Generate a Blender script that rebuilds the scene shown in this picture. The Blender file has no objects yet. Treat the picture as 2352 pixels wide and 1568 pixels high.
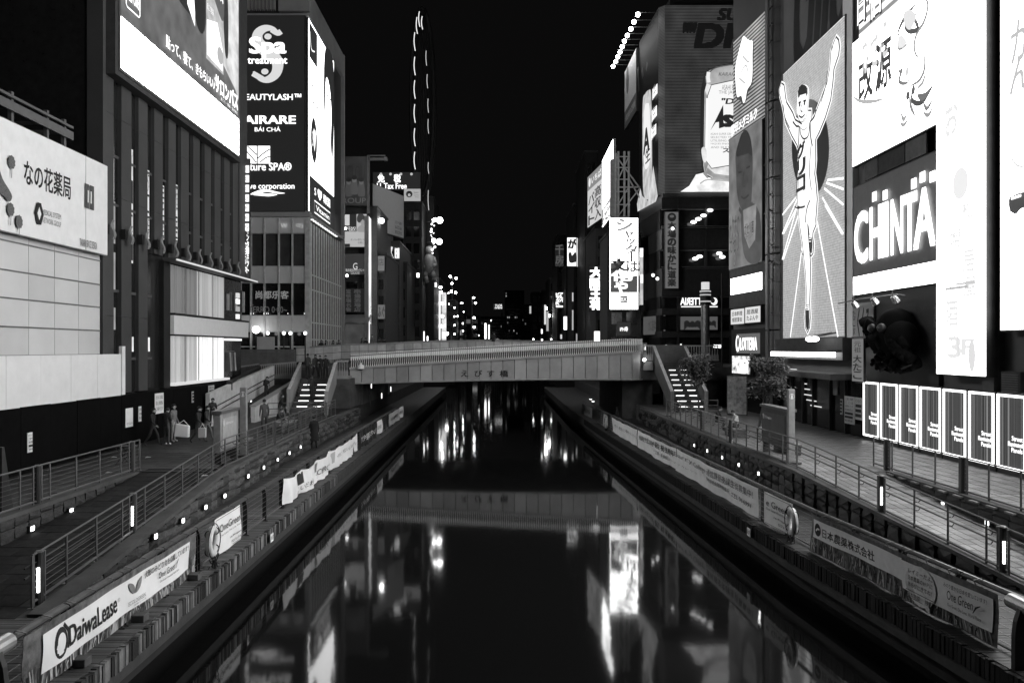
import bpy, bmesh, math, random
from mathutils import Vector, Matrix
from mathutils.geometry import tessellate_polygon
random.seed(7)
SC = bpy.context.scene
COL = SC.collection
# ---------------------------------------------------------------- camera, world, exposure
FPX, CX, CY, EYE = 1764.0, 1146.0, 800.0, 6.75      # focal length and vanishing point (of a 2352 px wide picture), eye height over the water
cam_d = bpy.data.cameras.new('camera'); cam = bpy.data.objects.new('camera', cam_d); COL.objects.link(cam)
cam.location = (0, 0, EYE); cam.rotation_euler = (math.radians(90), 0, 0)
cam_d.sensor_width = 36; cam_d.lens = 36 * FPX / 2352
cam_d.shift_x = (1176 - CX) / 2352; cam_d.shift_y = (CY - 784) / 2352
cam_d.clip_start = .1; cam_d.clip_end = 3000
SC.camera = cam
world = bpy.data.worlds.new('World'); SC.world = world; world.use_nodes = True
bg = world.node_tree.nodes['Background']; bg.inputs[0].default_value = (1, .97, .98, 1); bg.inputs[1].default_value = .0032
SC.view_settings.view_transform = 'Standard'; SC.view_settings.look = 'None'
SC.view_settings.exposure = 0; SC.view_settings.gamma = 1; SC.view_settings.use_curve_mapping = False
SC.render.engine = 'CYCLES'
cy = SC.cycles
cy.max_bounces = 6; cy.diffuse_bounces = 3; cy.glossy_bounces = 3; cy.transmission_bounces = 3; cy.transparent_max_bounces = 8
cy.sample_clamp_indirect = 4; cy.use_denoising = True; cy.use_light_tree = True; cy.caustics_reflective = False; cy.caustics_refractive = False
LED = 8.0
ORD = ('first', 'second', 'third', 'fourth', 'fifth', 'sixth', 'seventh', 'eighth', 'ninth', 'tenth', 'eleventh', 'twelfth', 'thirteenth', 'fourteenth', 'fifteenth', 'sixteenth')
# ---------------------------------------------------------------- materials
MATS = {}
def mat(name, v, rough=.65, metal=0, var=.25, scale=3.0, bump=0, bscale=40, spec=.4):
    if name in MATS: return MATS[name]
    m = bpy.data.materials.new(name); m.use_nodes = True; nt = m.node_tree; N = nt.nodes; L = nt.links
    b = N['Principled BSDF']; b.inputs['Roughness'].default_value = rough; b.inputs['Metallic'].default_value = metal
    b.inputs['Specular IOR Level'].default_value = spec
    tc = N.new('ShaderNodeTexCoord'); nz = N.new('ShaderNodeTexNoise'); nz.inputs['Scale'].default_value = scale; nz.inputs['Detail'].default_value = 8
    nz.inputs['Roughness'].default_value = .65
    L.new(tc.outputs['Object'], nz.inputs['Vector'])
    cr = N.new('ShaderNodeValToRGB'); lo, hi = v * (1 - var), v * (1 + var)
    cr.color_ramp.elements[0].position = .3; cr.color_ramp.elements[1].position = .72
    cr.color_ramp.elements[0].color = (lo, lo, lo, 1); cr.color_ramp.elements[1].color = (hi, hi, hi, 1)
    L.new(nz.outputs[0], cr.inputs[0]); L.new(cr.outputs[0], b.inputs['Base Color'])
    if bump:
        n2 = N.new('ShaderNodeTexNoise'); n2.inputs['Scale'].default_value = bscale; n2.inputs['Detail'].default_value = 5
        L.new(tc.outputs['Object'], n2.inputs['Vector'])
        bp = N.new('ShaderNodeBump'); bp.inputs['Strength'].default_value = bump; bp.inputs['Distance'].default_value = .02
        L.new(n2.outputs[0], bp.inputs['Height']); L.new(bp.outputs[0], b.inputs['Normal'])
    MATS[name] = m
    return m
def emat(name, v, var=0, scale=2.0, base=.02, samp=True):
    """a surface that gives off light: lit sign, screen, lamp"""
    if name in MATS: return MATS[name]
    m = bpy.data.materials.new(name); m.use_nodes = True; nt = m.node_tree; N = nt.nodes; L = nt.links
    b = N['Principled BSDF']; b.inputs['Base Color'].default_value = (base, base, base, 1); b.inputs['Roughness'].default_value = .5
    b.inputs['Emission Color'].default_value = (1, 1, 1, 1); b.inputs['Emission Strength'].default_value = v
    if var:
        tc = N.new('ShaderNodeTexCoord'); nz = N.new('ShaderNodeTexNoise'); nz.inputs['Scale'].default_value = scale; nz.inputs['Detail'].default_value = 6
        mr = N.new('ShaderNodeMapRange'); mr.inputs[1].default_value = .3; mr.inputs[2].default_value = .7
        mr.inputs[3].default_value = v * (1 - var); mr.inputs[4].default_value = v * (1 + var)
        L.new(tc.outputs['Object'], nz.inputs['Vector']); L.new(nz.outputs[0], mr.inputs[0]); L.new(mr.outputs[0], b.inputs['Emission Strength'])
    if not samp: m.cycles.emission_sampling = 'NONE'
    MATS[name] = m
    return m
def stripe_mat(name, a, b_, scale, axis='Z', emit=True, sharp=.5, base=.03):
    """fine alternating lines (LED rows, ribbed sheet) of two levels"""
    if name in MATS: return MATS[name]
    m = bpy.data.materials.new(name); m.use_nodes = True; nt = m.node_tree; N = nt.nodes; L = nt.links
    b = N['Principled BSDF']
    tc = N.new('ShaderNodeTexCoord'); w = N.new('ShaderNodeTexWave'); w.bands_direction = axis; w.inputs['Scale'].default_value = scale
    w.inputs['Distortion'].default_value = 0
    nz = N.new('ShaderNodeTexNoise'); nz.inputs['Scale'].default_value = .5; nz.inputs['Detail'].default_value = 5
    L.new(tc.outputs['Object'], w.inputs['Vector']); L.new(tc.outputs['Object'], nz.inputs['Vector'])
    mr = N.new('ShaderNodeMapRange'); mr.inputs[1].default_value = sharp - .25; mr.inputs[2].default_value = sharp + .25
    mr.inputs[3].default_value = a; mr.inputs[4].default_value = b_
    L.new(w.outputs['Fac'], mr.inputs[0])
    mu = N.new('ShaderNodeMath'); mu.operation = 'MULTIPLY'; n3 = N.new('ShaderNodeMapRange')
    n3.inputs[1].default_value = .3; n3.inputs[2].default_value = .7; n3.inputs[3].default_value = .65; n3.inputs[4].default_value = 1.3
    L.new(nz.outputs[0], n3.inputs[0]); L.new(mr.outputs[0], mu.inputs[0]); L.new(n3.outputs[0], mu.inputs[1])
    if emit:
        b.inputs['Base Color'].default_value = (base, base, base, 1); b.inputs['Emission Color'].default_value = (1, 1, 1, 1)
        L.new(mu.outputs[0], b.inputs['Emission Strength'])
    else:
        L.new(mu.outputs[0], b.inputs['Base Color'])
    MATS[name] = m
    return m
# plain surfaces
CONC = mat('concrete', .24, .75, bump=.25, var=.3, scale=1.2)
CONCD = mat('stained concrete', .08, .8, bump=.3, var=.4, scale=1.0)
STONE = mat('rough stone', .085, .85, bump=.9, bscale=14, var=.45, scale=4)
STONE2 = mat('dark rough stone', .045, .85, bump=.9, bscale=14, var=.5, scale=4)
PAVE = mat('paving', .22, .5, bump=.2, var=.35, scale=2)
PAVE2 = mat('dark paving', .04, .8, bump=.2, var=.4, scale=2)
DECK = mat('weathered boards', .05, .6, bump=.3, var=.4, scale=2.5)
STEEL = mat('grey painted steel', .14, .4, .3, var=.15)
STEELD = mat('dark painted steel', .045, .4, .2, var=.25)
BLACK = mat('black paint', .012, .6, var=.4)
DARK = mat('dark facade', .03, .6, var=.3, scale=.6)
DARK2 = mat('charcoal cladding', .07, .55, var=.25, scale=.4, bump=.1)
GREY = mat('grey cladding', .34, .6, var=.2, scale=.5)
LIGHT = mat('pale cladding', .5, .6, var=.12, scale=.7)
WHITE = mat('white sheet', .78, .6, var=.06, scale=1.5)
CLOTH = mat('white banner cloth', .8, .85, var=.06, scale=2)
INK = mat('black ink', .02, .7, var=.2)
INKG = mat('grey ink', .22, .7, var=.2)
INKL = mat('pale grey ink', .45, .7, var=.1)
GLASS = mat('dark window glass', .015, .12, var=.3, scale=.7, spec=.6)
GLASSG = mat('grey window glass', .06, .2, var=.3, scale=.7, spec=.6)
# light givers
E_LED = emat('bright led face', LED, var=.04, scale=.4)
E_WHITE = emat('white lightbox', 3.2, samp=False)
E_TXT = emat('lit lettering', 2.0, samp=False)
E_LAMP = emat('lamp glow', 10)
E_STEP = emat('step light', 5)
E_SPOT = emat('marker light', 7)
def elev(v): return emat('screen level %g' % v, v, samp=False)
def egrain(v): return emat('grained screen level %g' % v, v, var=.35, scale=.9, samp=False)
# ---------------------------------------------------------------- objects
def tagp(o, label=None, cat=None, group=None, kind=None):
    if label: o['label'] = label
    if cat: o['category'] = cat
    if group: o['group'] = group
    if kind: o['kind'] = kind
    return o
def thing(name, label, cat, loc=(0, 0, 0), group=None):
    o = bpy.data.objects.new(name, None); o.empty_display_size = .3; COL.objects.link(o); o.location = loc
    return tagp(o, label, cat, group)
def par(o, root):
    o.parent = root; o.matrix_parent_inverse = Matrix.Translation(-root.location) if root.parent is None and root.type == 'EMPTY' else Matrix.Identity(4)
    return o
def copy_tree(src, loc, label, group=None, rz=None, scale=None):
    r = src.copy(); COL.objects.link(r); r.location = loc
    if rz is not None: r.rotation_euler = (0, 0, rz)
    if scale: r.scale = (scale,) * 3
    r['label'] = label
    if group: r['group'] = group
    for ch in list(src.children):
        c = ch.copy(); COL.objects.link(c); c.parent = r
        for g in list(ch.children):
            d = g.copy(); COL.objects.link(d); d.parent = c
    return r
class MB:
    def __init__(s): s.v = []; s.f = []; s.mi = []; s.ms = []; s.cur = 0
    def use(s, m):
        if m not in s.ms: s.ms.append(m)
        s.cur = s.ms.index(m); return s
    def face(s, pts):
        k = len(s.v); s.v += [tuple(p) for p in pts]; s.f.append(tuple(range(k, k + len(pts)))); s.mi.append(s.cur)
    def raw(s, vs, fs):
        k = len(s.v); s.v += [tuple(p) for p in vs]
        for f in fs: s.f.append(tuple(i + k for i in f)); s.mi.append(s.cur)
    def hexa(s, p):      # 8 corners: bottom ring 0-3, top ring 4-7 (counter-clockwise from above)
        s.raw(p, [(3, 2, 1, 0), (4, 5, 6, 7), (0, 1, 5, 4), (1, 2, 6, 5), (2, 3, 7, 6), (3, 0, 4, 7)])
        return s
    def box(s, x0, y0, z0, x1, y1, z1):
        x0, x1 = sorted((x0, x1)); y0, y1 = sorted((y0, y1)); z0, z1 = sorted((z0, z1))
        return s.hexa([(x0, y0, z0), (x1, y0, z0), (x1, y1, z0), (x0, y1, z0), (x0, y0, z1), (x1, y0, z1), (x1, y1, z1), (x0, y1, z1)])
    def cyl(s, p0, p1, r0, r1=None, n=8, caps=True):
        r1 = r0 if r1 is None else r1
        a, b = Vector(p0), Vector(p1); d = (b - a)
        if d.length < 1e-6: return s
        d.normalize(); t = Vector((0, 0, 1)) if abs(d.z) < .9 else Vector((1, 0, 0)); e = d.cross(t).normalized(); g = d.cross(e)
        vs = []
        for q, r in ((a, r0), (b, r1)):
            for i in range(n):
                an = 2 * math.pi * i / n + math.pi / n; vs.append(q + e * (math.cos(an) * r) + g * (math.sin(an) * r))
        fs = [(i, (i + 1) % n, n + (i + 1) % n, n + i)[::-1] for i in range(n)]
        if caps: fs += [tuple(range(n)), tuple(range(2 * n - 1, n - 1, -1))]
        s.raw(vs, fs); return s
    def tube(s, pts, r, n=6):
        for a, b in zip(pts, pts[1:]): s.cyl(a, b, r, n=n)
        return s
    def ball(s, c, r, n=8, m=6, sc=(1, 1, 1)):
        vs = []; fs = []
        for j in range(m + 1):
            th = math.pi * j / m
            for i in range(n):
                ph = 2 * math.pi * i / n
                vs.append((c[0] + r * sc[0] * math.sin(th) * math.cos(ph), c[1] + r * sc[1] * math.sin(th) * math.sin(ph), c[2] + r * sc[2] * math.cos(th)))
        for j in range(m):
            for i in range(n): fs.append((j * n + i, (j + 1) * n + i, (j + 1) * n + (i + 1) % n, j * n + (i + 1) % n))
        s.raw(vs, fs); return s
    def torus(s, c, R, r, ax='x', n=28, m=10, rot=0):
        vs = []; fs = []
        for i in range(n):
            a = 2 * math.pi * i / n
            for j in range(m):
                b = 2 * math.pi * j / m; q = R + r * math.cos(b); h = r * math.sin(b)
                p = Vector((h, q * math.cos(a), q * math.sin(a)))
                p = Matrix.Rotation(rot, 3, 'Z') @ p
                vs.append(Vector(c) + p)
        for i in range(n):
            for j in range(m): fs.append((i * m + j, i * m + (j + 1) % m, ((i + 1) % n) * m + (j + 1) % m, ((i + 1) % n) * m + j))
        s.raw(vs, fs); return s
    def mesh(s, name, m=None):
        me = bpy.data.meshes.new(name); me.from_pydata(s.v, [], s.f)
        if s.ms:
            for q in s.ms: me.materials.append(q)
            me.polygons.foreach_set('material_index', s.mi)
        elif m: me.materials.append(m)
        me.update(); return me
    def build(s, name, m=None, parent=None, smooth=False, bevel=0):
        me = s.mesh(name, m)
        if smooth: me.polygons.foreach_set('use_smooth', [True] * len(me.polygons))
        o = bpy.data.objects.new(name, me); COL.objects.link(o)
        if parent: par(o, parent)
        if bevel:
            bv = o.modifiers.new('bevel', 'BEVEL'); bv.width = bevel; bv.segments = 1; bv.limit_method = 'ANGLE'
        return o
def place(name, me, loc, parent=None, rz=0, sc=None):
    o = bpy.data.objects.new(name, me); COL.objects.link(o); o.location = loc; o.rotation_euler = (0, 0, rz)
    if sc: o.scale = sc
    if parent: par(o, parent)
    return o
def struct(name, mb, m, **k): return tagp(mb.build(name, m, **k), kind='structure')
# ---------------------------------------------------------------- upright surfaces that carry signs and print
def onY(x, y, Y): return Vector(((x - CX) / FPX * Y, Y, EYE - (y - CY) / FPX * Y))
def onZ(x, y, Z):
    Y = (EYE - Z) * FPX / (y - CY); return Vector(((x - CX) / FPX * Y, Y, Z))
def onX(x, y, X): return onY(x, y, X * FPX / (x - CX))
C1 = lambda x, y: (x * .35, y * .35)
C2 = lambda x, y: (x * .35, 470.4 + y * .35)
C3 = lambda x, y: (x * .35, 1019.2 + y * .35)
C4 = lambda x, y: (705.6 + x * .35, 313.6 + y * .35)
R1 = lambda x, y: (1411.2 + x * .42, y * .42)
R2 = lambda x, y: (1568 + x * .35, 470.4 + y * .35)
R3 = lambda x, y: (1568 + x * .35, 1019.2 + y * .35)
C5 = lambda x, y: (980 + x * .18334, 548.8 + y * .18334)
C6 = lambda x, y: (313.6 + x * .175, 823.2 + y * .175)
S1 = lambda x, y: (470.4 + x * .2, 784 + y * .2)
S2 = lambda x, y: (1332.8 + x * .2, 744.8 + y * .2)
B4 = lambda x, y: (705.6 + x * .135, 666.4 + y * .135)
K1 = lambda x, y: (1764 + x * .25, y * .25)
A2 = lambda x, y: (1411.2 + x * .3, y * .3)
T1 = lambda x, y: (1332.8 + x * .25, 431.2 + y * .25)
E5 = lambda x, y: (784 + x * .15, 352.8 + y * .15)
ID = lambda x, y: (x, y)
class Surf:
    """upright face seen with p0 at its left and p1 at its right"""
    def __init__(s, p0, p1, disp=None):
        s.p = Vector(p0); d = Vector(p1) - s.p; s.len = d.length; s.d = d.normalized(); s.n = Vector((s.d.y, -s.d.x)); s.disp = disp
    def px(s, x, y=0):
        a = (x - CX) / FPX; den = a * s.d.y - s.d.x
        u = (s.p.x - a * s.p.y) / den
        Y = s.p.y + u * s.d.y
        return u, EYE - (y - CY) / FPX * Y
    def at(s, u, z, off=0):
        if s.disp: off += s.disp(u, z)
        q = s.p + s.d * u + s.n * off; return Vector((q.x, q.y, z))
    def rect(s, x0, y0, x1, y1):
        u0, z1 = s.px(x0, y0); u1, z0 = s.px(x1, y1); return (u0, z0, u1, z1)
    def shift(s, off): 
        q = s.p + s.n * off; return Surf(q, q + s.d * s.len, s.disp)
_tc = {}
def glyphs(txt):
    k = txt
    if k in _tc: return _tc[k]
    cu = bpy.data.curves.new('lettering', 'FONT'); cu.body = txt; cu.resolution_u = 3
    o = bpy.data.objects.new('lettering', cu)
    me = bpy.data.meshes.new_from_object(o)
    vs = [(v.co.x, v.co.y) for v in me.vertices]; fs = [tuple(p.vertices) for p in me.polygons]
    bpy.data.objects.remove(o); bpy.data.curves.remove(cu); bpy.data.meshes.remove(me)
    _tc[k] = (vs, fs); return vs, fs
class Art:
    """flat print, lettering and cut-out shapes on a Surf, one mesh, each piece a few mm over the one before"""
    def __init__(s, surf, off=.01, m=ID, step=.005): s.s = surf; s.o = off; s.m = m; s.step = step; s.mb = MB()
    def lay(s): s.o += s.step; return s.o
    def _u(s, x, y): return s.s.px(*s.m(x, y))
    def upoly(s, uz, m):
        o = s.lay(); s.mb.use(m)
        tri = tessellate_polygon([[Vector((u, z, 0)) for u, z in uz]])
        s.mb.raw([s.s.at(u, z, o) for u, z in uz], [t if _ccw(uz, t) else t[::-1] for t in tri]); return s
    def poly(s, pts, m): return s.upoly([s._u(*p) for p in pts], m)
    def urect(s, r, m, n=1, nz=1):
        o = s.lay(); s.mb.use(m); u0, z0, u1, z1 = r
        for i in range(n):
            a, b = u0 + (u1 - u0) * i / n, u0 + (u1 - u0) * (i + 1) / n
            for j in range(nz):
                c, e = z0 + (z1 - z0) * j / nz, z0 + (z1 - z0) * (j + 1) / nz; s.mb.face([s.s.at(a, c, o), s.s.at(b, c, o), s.s.at(b, e, o), s.s.at(a, e, o)])
        return s
    def rect(s, x0, y0, x1, y1, m): return s.urect(s.R(x0, y0, x1, y1), m)
    def R(s, x0, y0, x1, y1): return s.s.rect(*s.m(x0, y0), *s.m(x1, y1))
    def ustroke(s, uz, w, m, closed=False, taper=False):
        """ribbon of width w along the points; taper thins both ends"""
        o = s.lay(); s.mb.use(m); P = [Vector(p) for p in uz]; n = len(P)
        L = []
        for i in range(n):
            a = P[i - 1] if (i or closed) else P[i]; b = P[(i + 1) % n] if (i < n - 1 or closed) else P[i]
            t = (b - a); t = t.normalized() if t.length else Vector((1, 0)); q = Vector((-t.y, t.x))
            ww = w * .5 * (1 if not taper else max(.1, math.sin(math.pi * (i + .3) / (n - .4))))
            L.append((P[i] + q * ww, P[i] - q * ww))
        for i in range(n if closed else n - 1):
            a, b = L[i], L[(i + 1) % n]
            s.mb.face([s.s.at(*a[1], o), s.s.at(*b[1], o), s.s.at(*b[0], o), s.s.at(*a[0], o)])
        return s
    def stroke(s, pts, w, m, closed=False, taper=False, curve=True):
        uz = [s._u(*p) for p in pts]
        if curve and len(uz) > 2: uz = smooth(uz, closed)
        return s.ustroke(uz, w, m, closed, taper)
    def blob(s, pts, m): return s.upoly(smooth([s._u(*p) for p in pts], True), m)
    def disc(s, x, y, ru, rz, m, n=20):
        u, z = s._u(x, y); return s.upoly([(u + ru * math.cos(2 * math.pi * i / n), z + rz * math.sin(2 * math.pi * i / n)) for i in range(n)], m)
    def utext(s, txt, r, m, bold=0, vert=False, keep=False, slant=0, mirror=False):
        if vert:
            u0, z0, u1, z1 = r; n = len(txt); h = (z1 - z0) / n
            o = s.o
            for i, ch in enumerate(txt):
                s.o = o; s.utext(ch, (u0, z1 - h * (i + .95), u1, z1 - h * (i + .05)), m, bold)
            return s
        vs, fs = glyphs(txt)
        if not vs: return s
        xs = [v[0] for v in vs]; ys = [v[1] for v in vs]; x0, x1, y0, y1 = min(xs), max(xs), min(ys), max(ys)
        u0, z0, u1, z1 = r; o = s.lay(); s.mb.use(m)
        su = (u1 - u0) / max(x1 - x0, 1e-4); sz = (z1 - z0) / max(y1 - y0, 1e-4)
        if keep: su = sz = min(su, sz)
        f = (lambda a: x0 + x1 - a) if mirror else (lambda a: a)
        bu, bz = bold * su, bold * sz        # heavier strokes: the same outline laid over itself with small shifts
        for k, (du, dz) in enumerate(((-bu, -bz * .7), (bu, bz * .7), (-bu, bz * .7), (bu, -bz * .7), (0, 0)) if bold else ((0, 0),)):
            pts = [s.s.at(u0 + (f(x) - x0) * su + slant * (y - y0) * sz + du, z0 + (y - y0) * sz + dz, o + k * s.step * .16) for x, y in vs]
            s.mb.raw(pts, [q[::-1] for q in fs] if mirror else fs)
        return s
    def text(s, txt, x0, y0, x1, y1, m, **k): return s.utext(txt, s.R(x0, y0, x1, y1), m, **k)
    def textz(s, txt, x0, x1, z0, z1, m, **k): return s.utext(txt, (s._u(x0, 0)[0], z0, s._u(x1, 0)[0], z1), m, **k)
    def build(s, name, parent): return s.mb.build(name, None, parent)
def _ccw(uz, t):
    a, b, c = (uz[i] for i in t); return (b[0] - a[0]) * (c[1] - a[1]) - (b[1] - a[1]) * (c[0] - a[0]) > 0
def smooth(P, closed=False, k=4):
    n = len(P); out = []
    for i in range(n if closed else n - 1):
        p0 = P[i - 1] if (i or closed) else P[i]; p1 = P[i]; p2 = P[(i + 1) % n]; p3 = P[(i + 2) % n] if (i + 2 < n or closed) else p2
        for j in range(k):
            t = j / k; out.append(tuple(.5 * ((2 * b) + (-a + c) * t + (2 * a - 5 * b + 4 * c - d) * t * t + (-a + 3 * b - 3 * c + d) * t ** 3) for a, b, c, d in zip(p0, p1, p2, p3)))
    if not closed: out.append(P[-1])
    return out
def slab(mb, surf, r, o0, o1):
    """a box over rectangle r of a Surf, from depth o0 (back) to o1 (front)"""
    u0, z0, u1, z1 = r; a = surf.at
    return mb.hexa([a(u0, z0, o1), a(u1, z0, o1), a(u1, z0, o0), a(u0, z0, o0), a(u0, z1, o1), a(u1, z1, o1), a(u1, z1, o0), a(u0, z1, o0)])
def slabo(name, surf, r, o0, o1, m, parent, bevel=0): return slab(MB(), surf, r, o0, o1).build(name, m, parent, bevel=bevel)
def frame(name, surf, r, w, o0, o1, m, parent):
    u0, z0, u1, z1 = r; b = MB()
    for q in ((u0 - w, z0 - w, u1 + w, z0), (u0 - w, z1, u1 + w, z1 + w), (u0 - w, z0, u0, z1), (u1, z0, u1 + w, z1)): slab(b, surf, q, o0, o1)
    return b.build(name, m, parent)
def simple_sign(name, label, surf, r, depth, face, body, cat='sign', group=None, loc=None, o0=None, fw=.06):
    """a sign box: body, lit or printed face; returns (thing, Art for its print)"""
    if o0 is None: o0 = -depth
    u = (r[0] + r[2]) / 2; q = surf.at(u, r[1], o0)
    t = thing(name, label, cat, q, group)
    slabo('sign_case', surf, (r[0] - fw, r[1] - fw, r[2] + fw, r[3] + fw), o0, o0 + depth, body, t)
    slabo('sign_face', surf, r, o0 + depth, o0 + depth + .02, face, t)
    return t, Art(surf, o0 + depth + .024)
# ================================================================ SETTING: water, banks, ramps
def water_mat():
    m = bpy.data.materials.new('canal water'); m.use_nodes = True; nt = m.node_tree; N = nt.nodes; L = nt.links; b = N['Principled BSDF']
    b.inputs['Base Color'].default_value = (.006, .006, .006, 1); b.inputs['Roughness'].default_value = .05; b.inputs['IOR'].default_value = 1.33
    tc = N.new('ShaderNodeTexCoord'); mp = N.new('ShaderNodeMapping'); mp.inputs['Scale'].default_value = (.8, .45, 1)
    nz = N.new('ShaderNodeTexNoise'); nz.inputs['Scale'].default_value = 1.4; nz.inputs['Detail'].default_value = 3
    bp = N.new('ShaderNodeBump'); bp.inputs['Strength'].default_value = .035; bp.inputs['Distance'].default_value = .05
    L.new(tc.outputs['Object'], mp.inputs[0]); L.new(mp.outputs[0], nz.inputs['Vector']); L.new(nz.outputs[0], bp.inputs['Height']); L.new(bp.outputs[0], b.inputs['Normal'])
    return m
w = MB(); w.face([(-60, -20, 0), (60, -20, 0), (60, 900, 0), (-60, 900, 0)])
struct('water', w, water_mat())
ZD, ZP = 1.2, 2.3                                   # lower deck, upper promenade
def EL(y): return -7.0 - .006 * (y - 15)           # water-side edge of the left deck
def WL(y): return -9.45 - .045 * (y - 18) if y < 40 else -10.44   # foot of the left ramp wall
RP = [(10.0, 2), (9.3, 13.6), (8.6, 21.6), (8.1, 34.5), (7.4, 53.5), (7.0, 70), (7.0, 110)]   # right rail line
def lin(P, y):
    for (a, b), (c, d) in zip(P, P[1:]):
        if y <= d: return a + (c - a) * (y - b) / (d - b)
    return P[-1][0]
def RR(y): return lin(RP, y)
def ER(y): return RR(y) - .55
def WR(y): return lin([(12.6, 10), (12.0, 17), (10.7, 28), (10.55, 41), (10.5, 110)], y)
def rampz_l(y): return ZD if y < 15.5 else (ZP if y > 28 else ZD + (ZP - ZD) * (y - 15.5) / 12.5)
def rampz_r(y): return ZD if y < 16 else (ZP if y > 28 else ZD + (ZP - ZD) * (y - 16) / 12)
def strip(mb, fa, fb, z0, ztop, ys):
    """solid of a plan strip between curves fa(y) < fb(y), bottom z0, top ztop(y)"""
    for a, b in zip(ys, ys[1:]):
        mb.hexa([(fa(a), a, z0), (fb(a), a, z0), (fb(b), b, z0), (fa(b), b, z0), (fa(a), a, ztop(a)), (fb(a), a, ztop(a)), (fb(b), b, ztop(b)), (fa(b), b, ztop(b))])
    return mb
YS = [2, 9, 13.6, 15.5, 16, 17, 21.6, 28, 34.5, 41, 53.5, 70, 110]
lw = lambda y: WL(y) - .35
struct('left_deck', strip(MB(), lambda y: lw(y) if y > 15.5 else -13, lambda y: EL(y) - .055, .55, lambda y: ZD, [2, 9, 15.49, 15.5, 21.6, 28, 40, 58, 110]), DECK)
struct('right_deck', strip(MB(), lambda y: ER(y) + .055, lambda y: WR(y) + .35 if y > 16 else 14.2, .55, lambda y: ZD, YS), DECK)
struct('left_quay_base', strip(MB(), lambda y: -30, lambda y: EL(y) - .5, -1, lambda y: .55, [2, 110]), mat('quay base', .02, .8))
struct('right_quay_base', strip(MB(), lambda y: ER(y) + .5, lambda y: 30, -1, lambda y: .55, YS), mat('quay base', .02, .8))
struct('left_ramp', strip(MB(), lambda y: -13, lambda y: lw(y), .55, rampz_l, [15.5, 18, 21.6, 25, 28]), PAVE2)
struct('left_promenade', strip(MB(), lambda y: -30, lambda y: lw(y) if y > 28 else -13, .55, lambda y: ZP, [2, 27.99, 28, 34, 40, 58, 110]), PAVE2)
struct('right_ramp', strip(MB(), lambda y: WR(y) + .35, lambda y: 14, .55, rampz_r, [16, 17, 20, 24, 28]), mat('mortar bed', .09, .8))
struct('right_promenade', strip(MB(), lambda y: WR(y) + .35 if y > 28 else 14, lambda y: 30, .55, lambda y: ZP, [2, 27.99, 28, 34.5, 41, 58, 110]), mat('mortar bed', .09, .8))
for side, x in (('left', -42), ('right', 42)):
    struct(side + '_bank_ground', MB().box(x - 12, -20, -1, x + 12, 600, 2.25), DARK)
# stone edge of the decks: single stones near, the rest joined
def edge_stones(root_name, label, ef, sgn, y0, y1, dy, nmax, far, tone='pale'):
    root = thing(root_name, label, 'kerb', (ef(y0), y0, .8))
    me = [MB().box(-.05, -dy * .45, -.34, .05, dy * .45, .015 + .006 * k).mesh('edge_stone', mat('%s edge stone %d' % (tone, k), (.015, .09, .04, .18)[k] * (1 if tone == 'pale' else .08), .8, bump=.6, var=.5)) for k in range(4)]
    y = y0; n = 0
    while y < y1 and n < nmax:
        place('edge_stone', random.choice(me), (ef(y) + random.uniform(-.015, .015), y, ZD - .012 + random.uniform(-.012, .012)), root, rz=random.uniform(-.03, .03)); y += dy; n += 1
    b = MB()
    while y < far:
        b.box(ef(y) - .05, y - dy * .44, ZD - .36, ef(y) + .05, y + dy * .44, ZD + .01 + random.uniform(-.01, .01)); y += dy
    tagp(b.build('far_edge_stones', mat(tone + ' edge stone 2', .05), root), kind='stuff')
edge_stones('left_kerb', 'stone kerb along the water edge of the left deck', lambda y: EL(y), 1, 8.8, 60, .085, 292, 60)
edge_stones('right_kerb', 'shade-darkened stone kerb along the water edge of the right deck', lambda y: ER(y), -1, 9, 60, .12, 200, 60, 'dark')  # kerb tone lowered to hold the shade below the right banners
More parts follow.
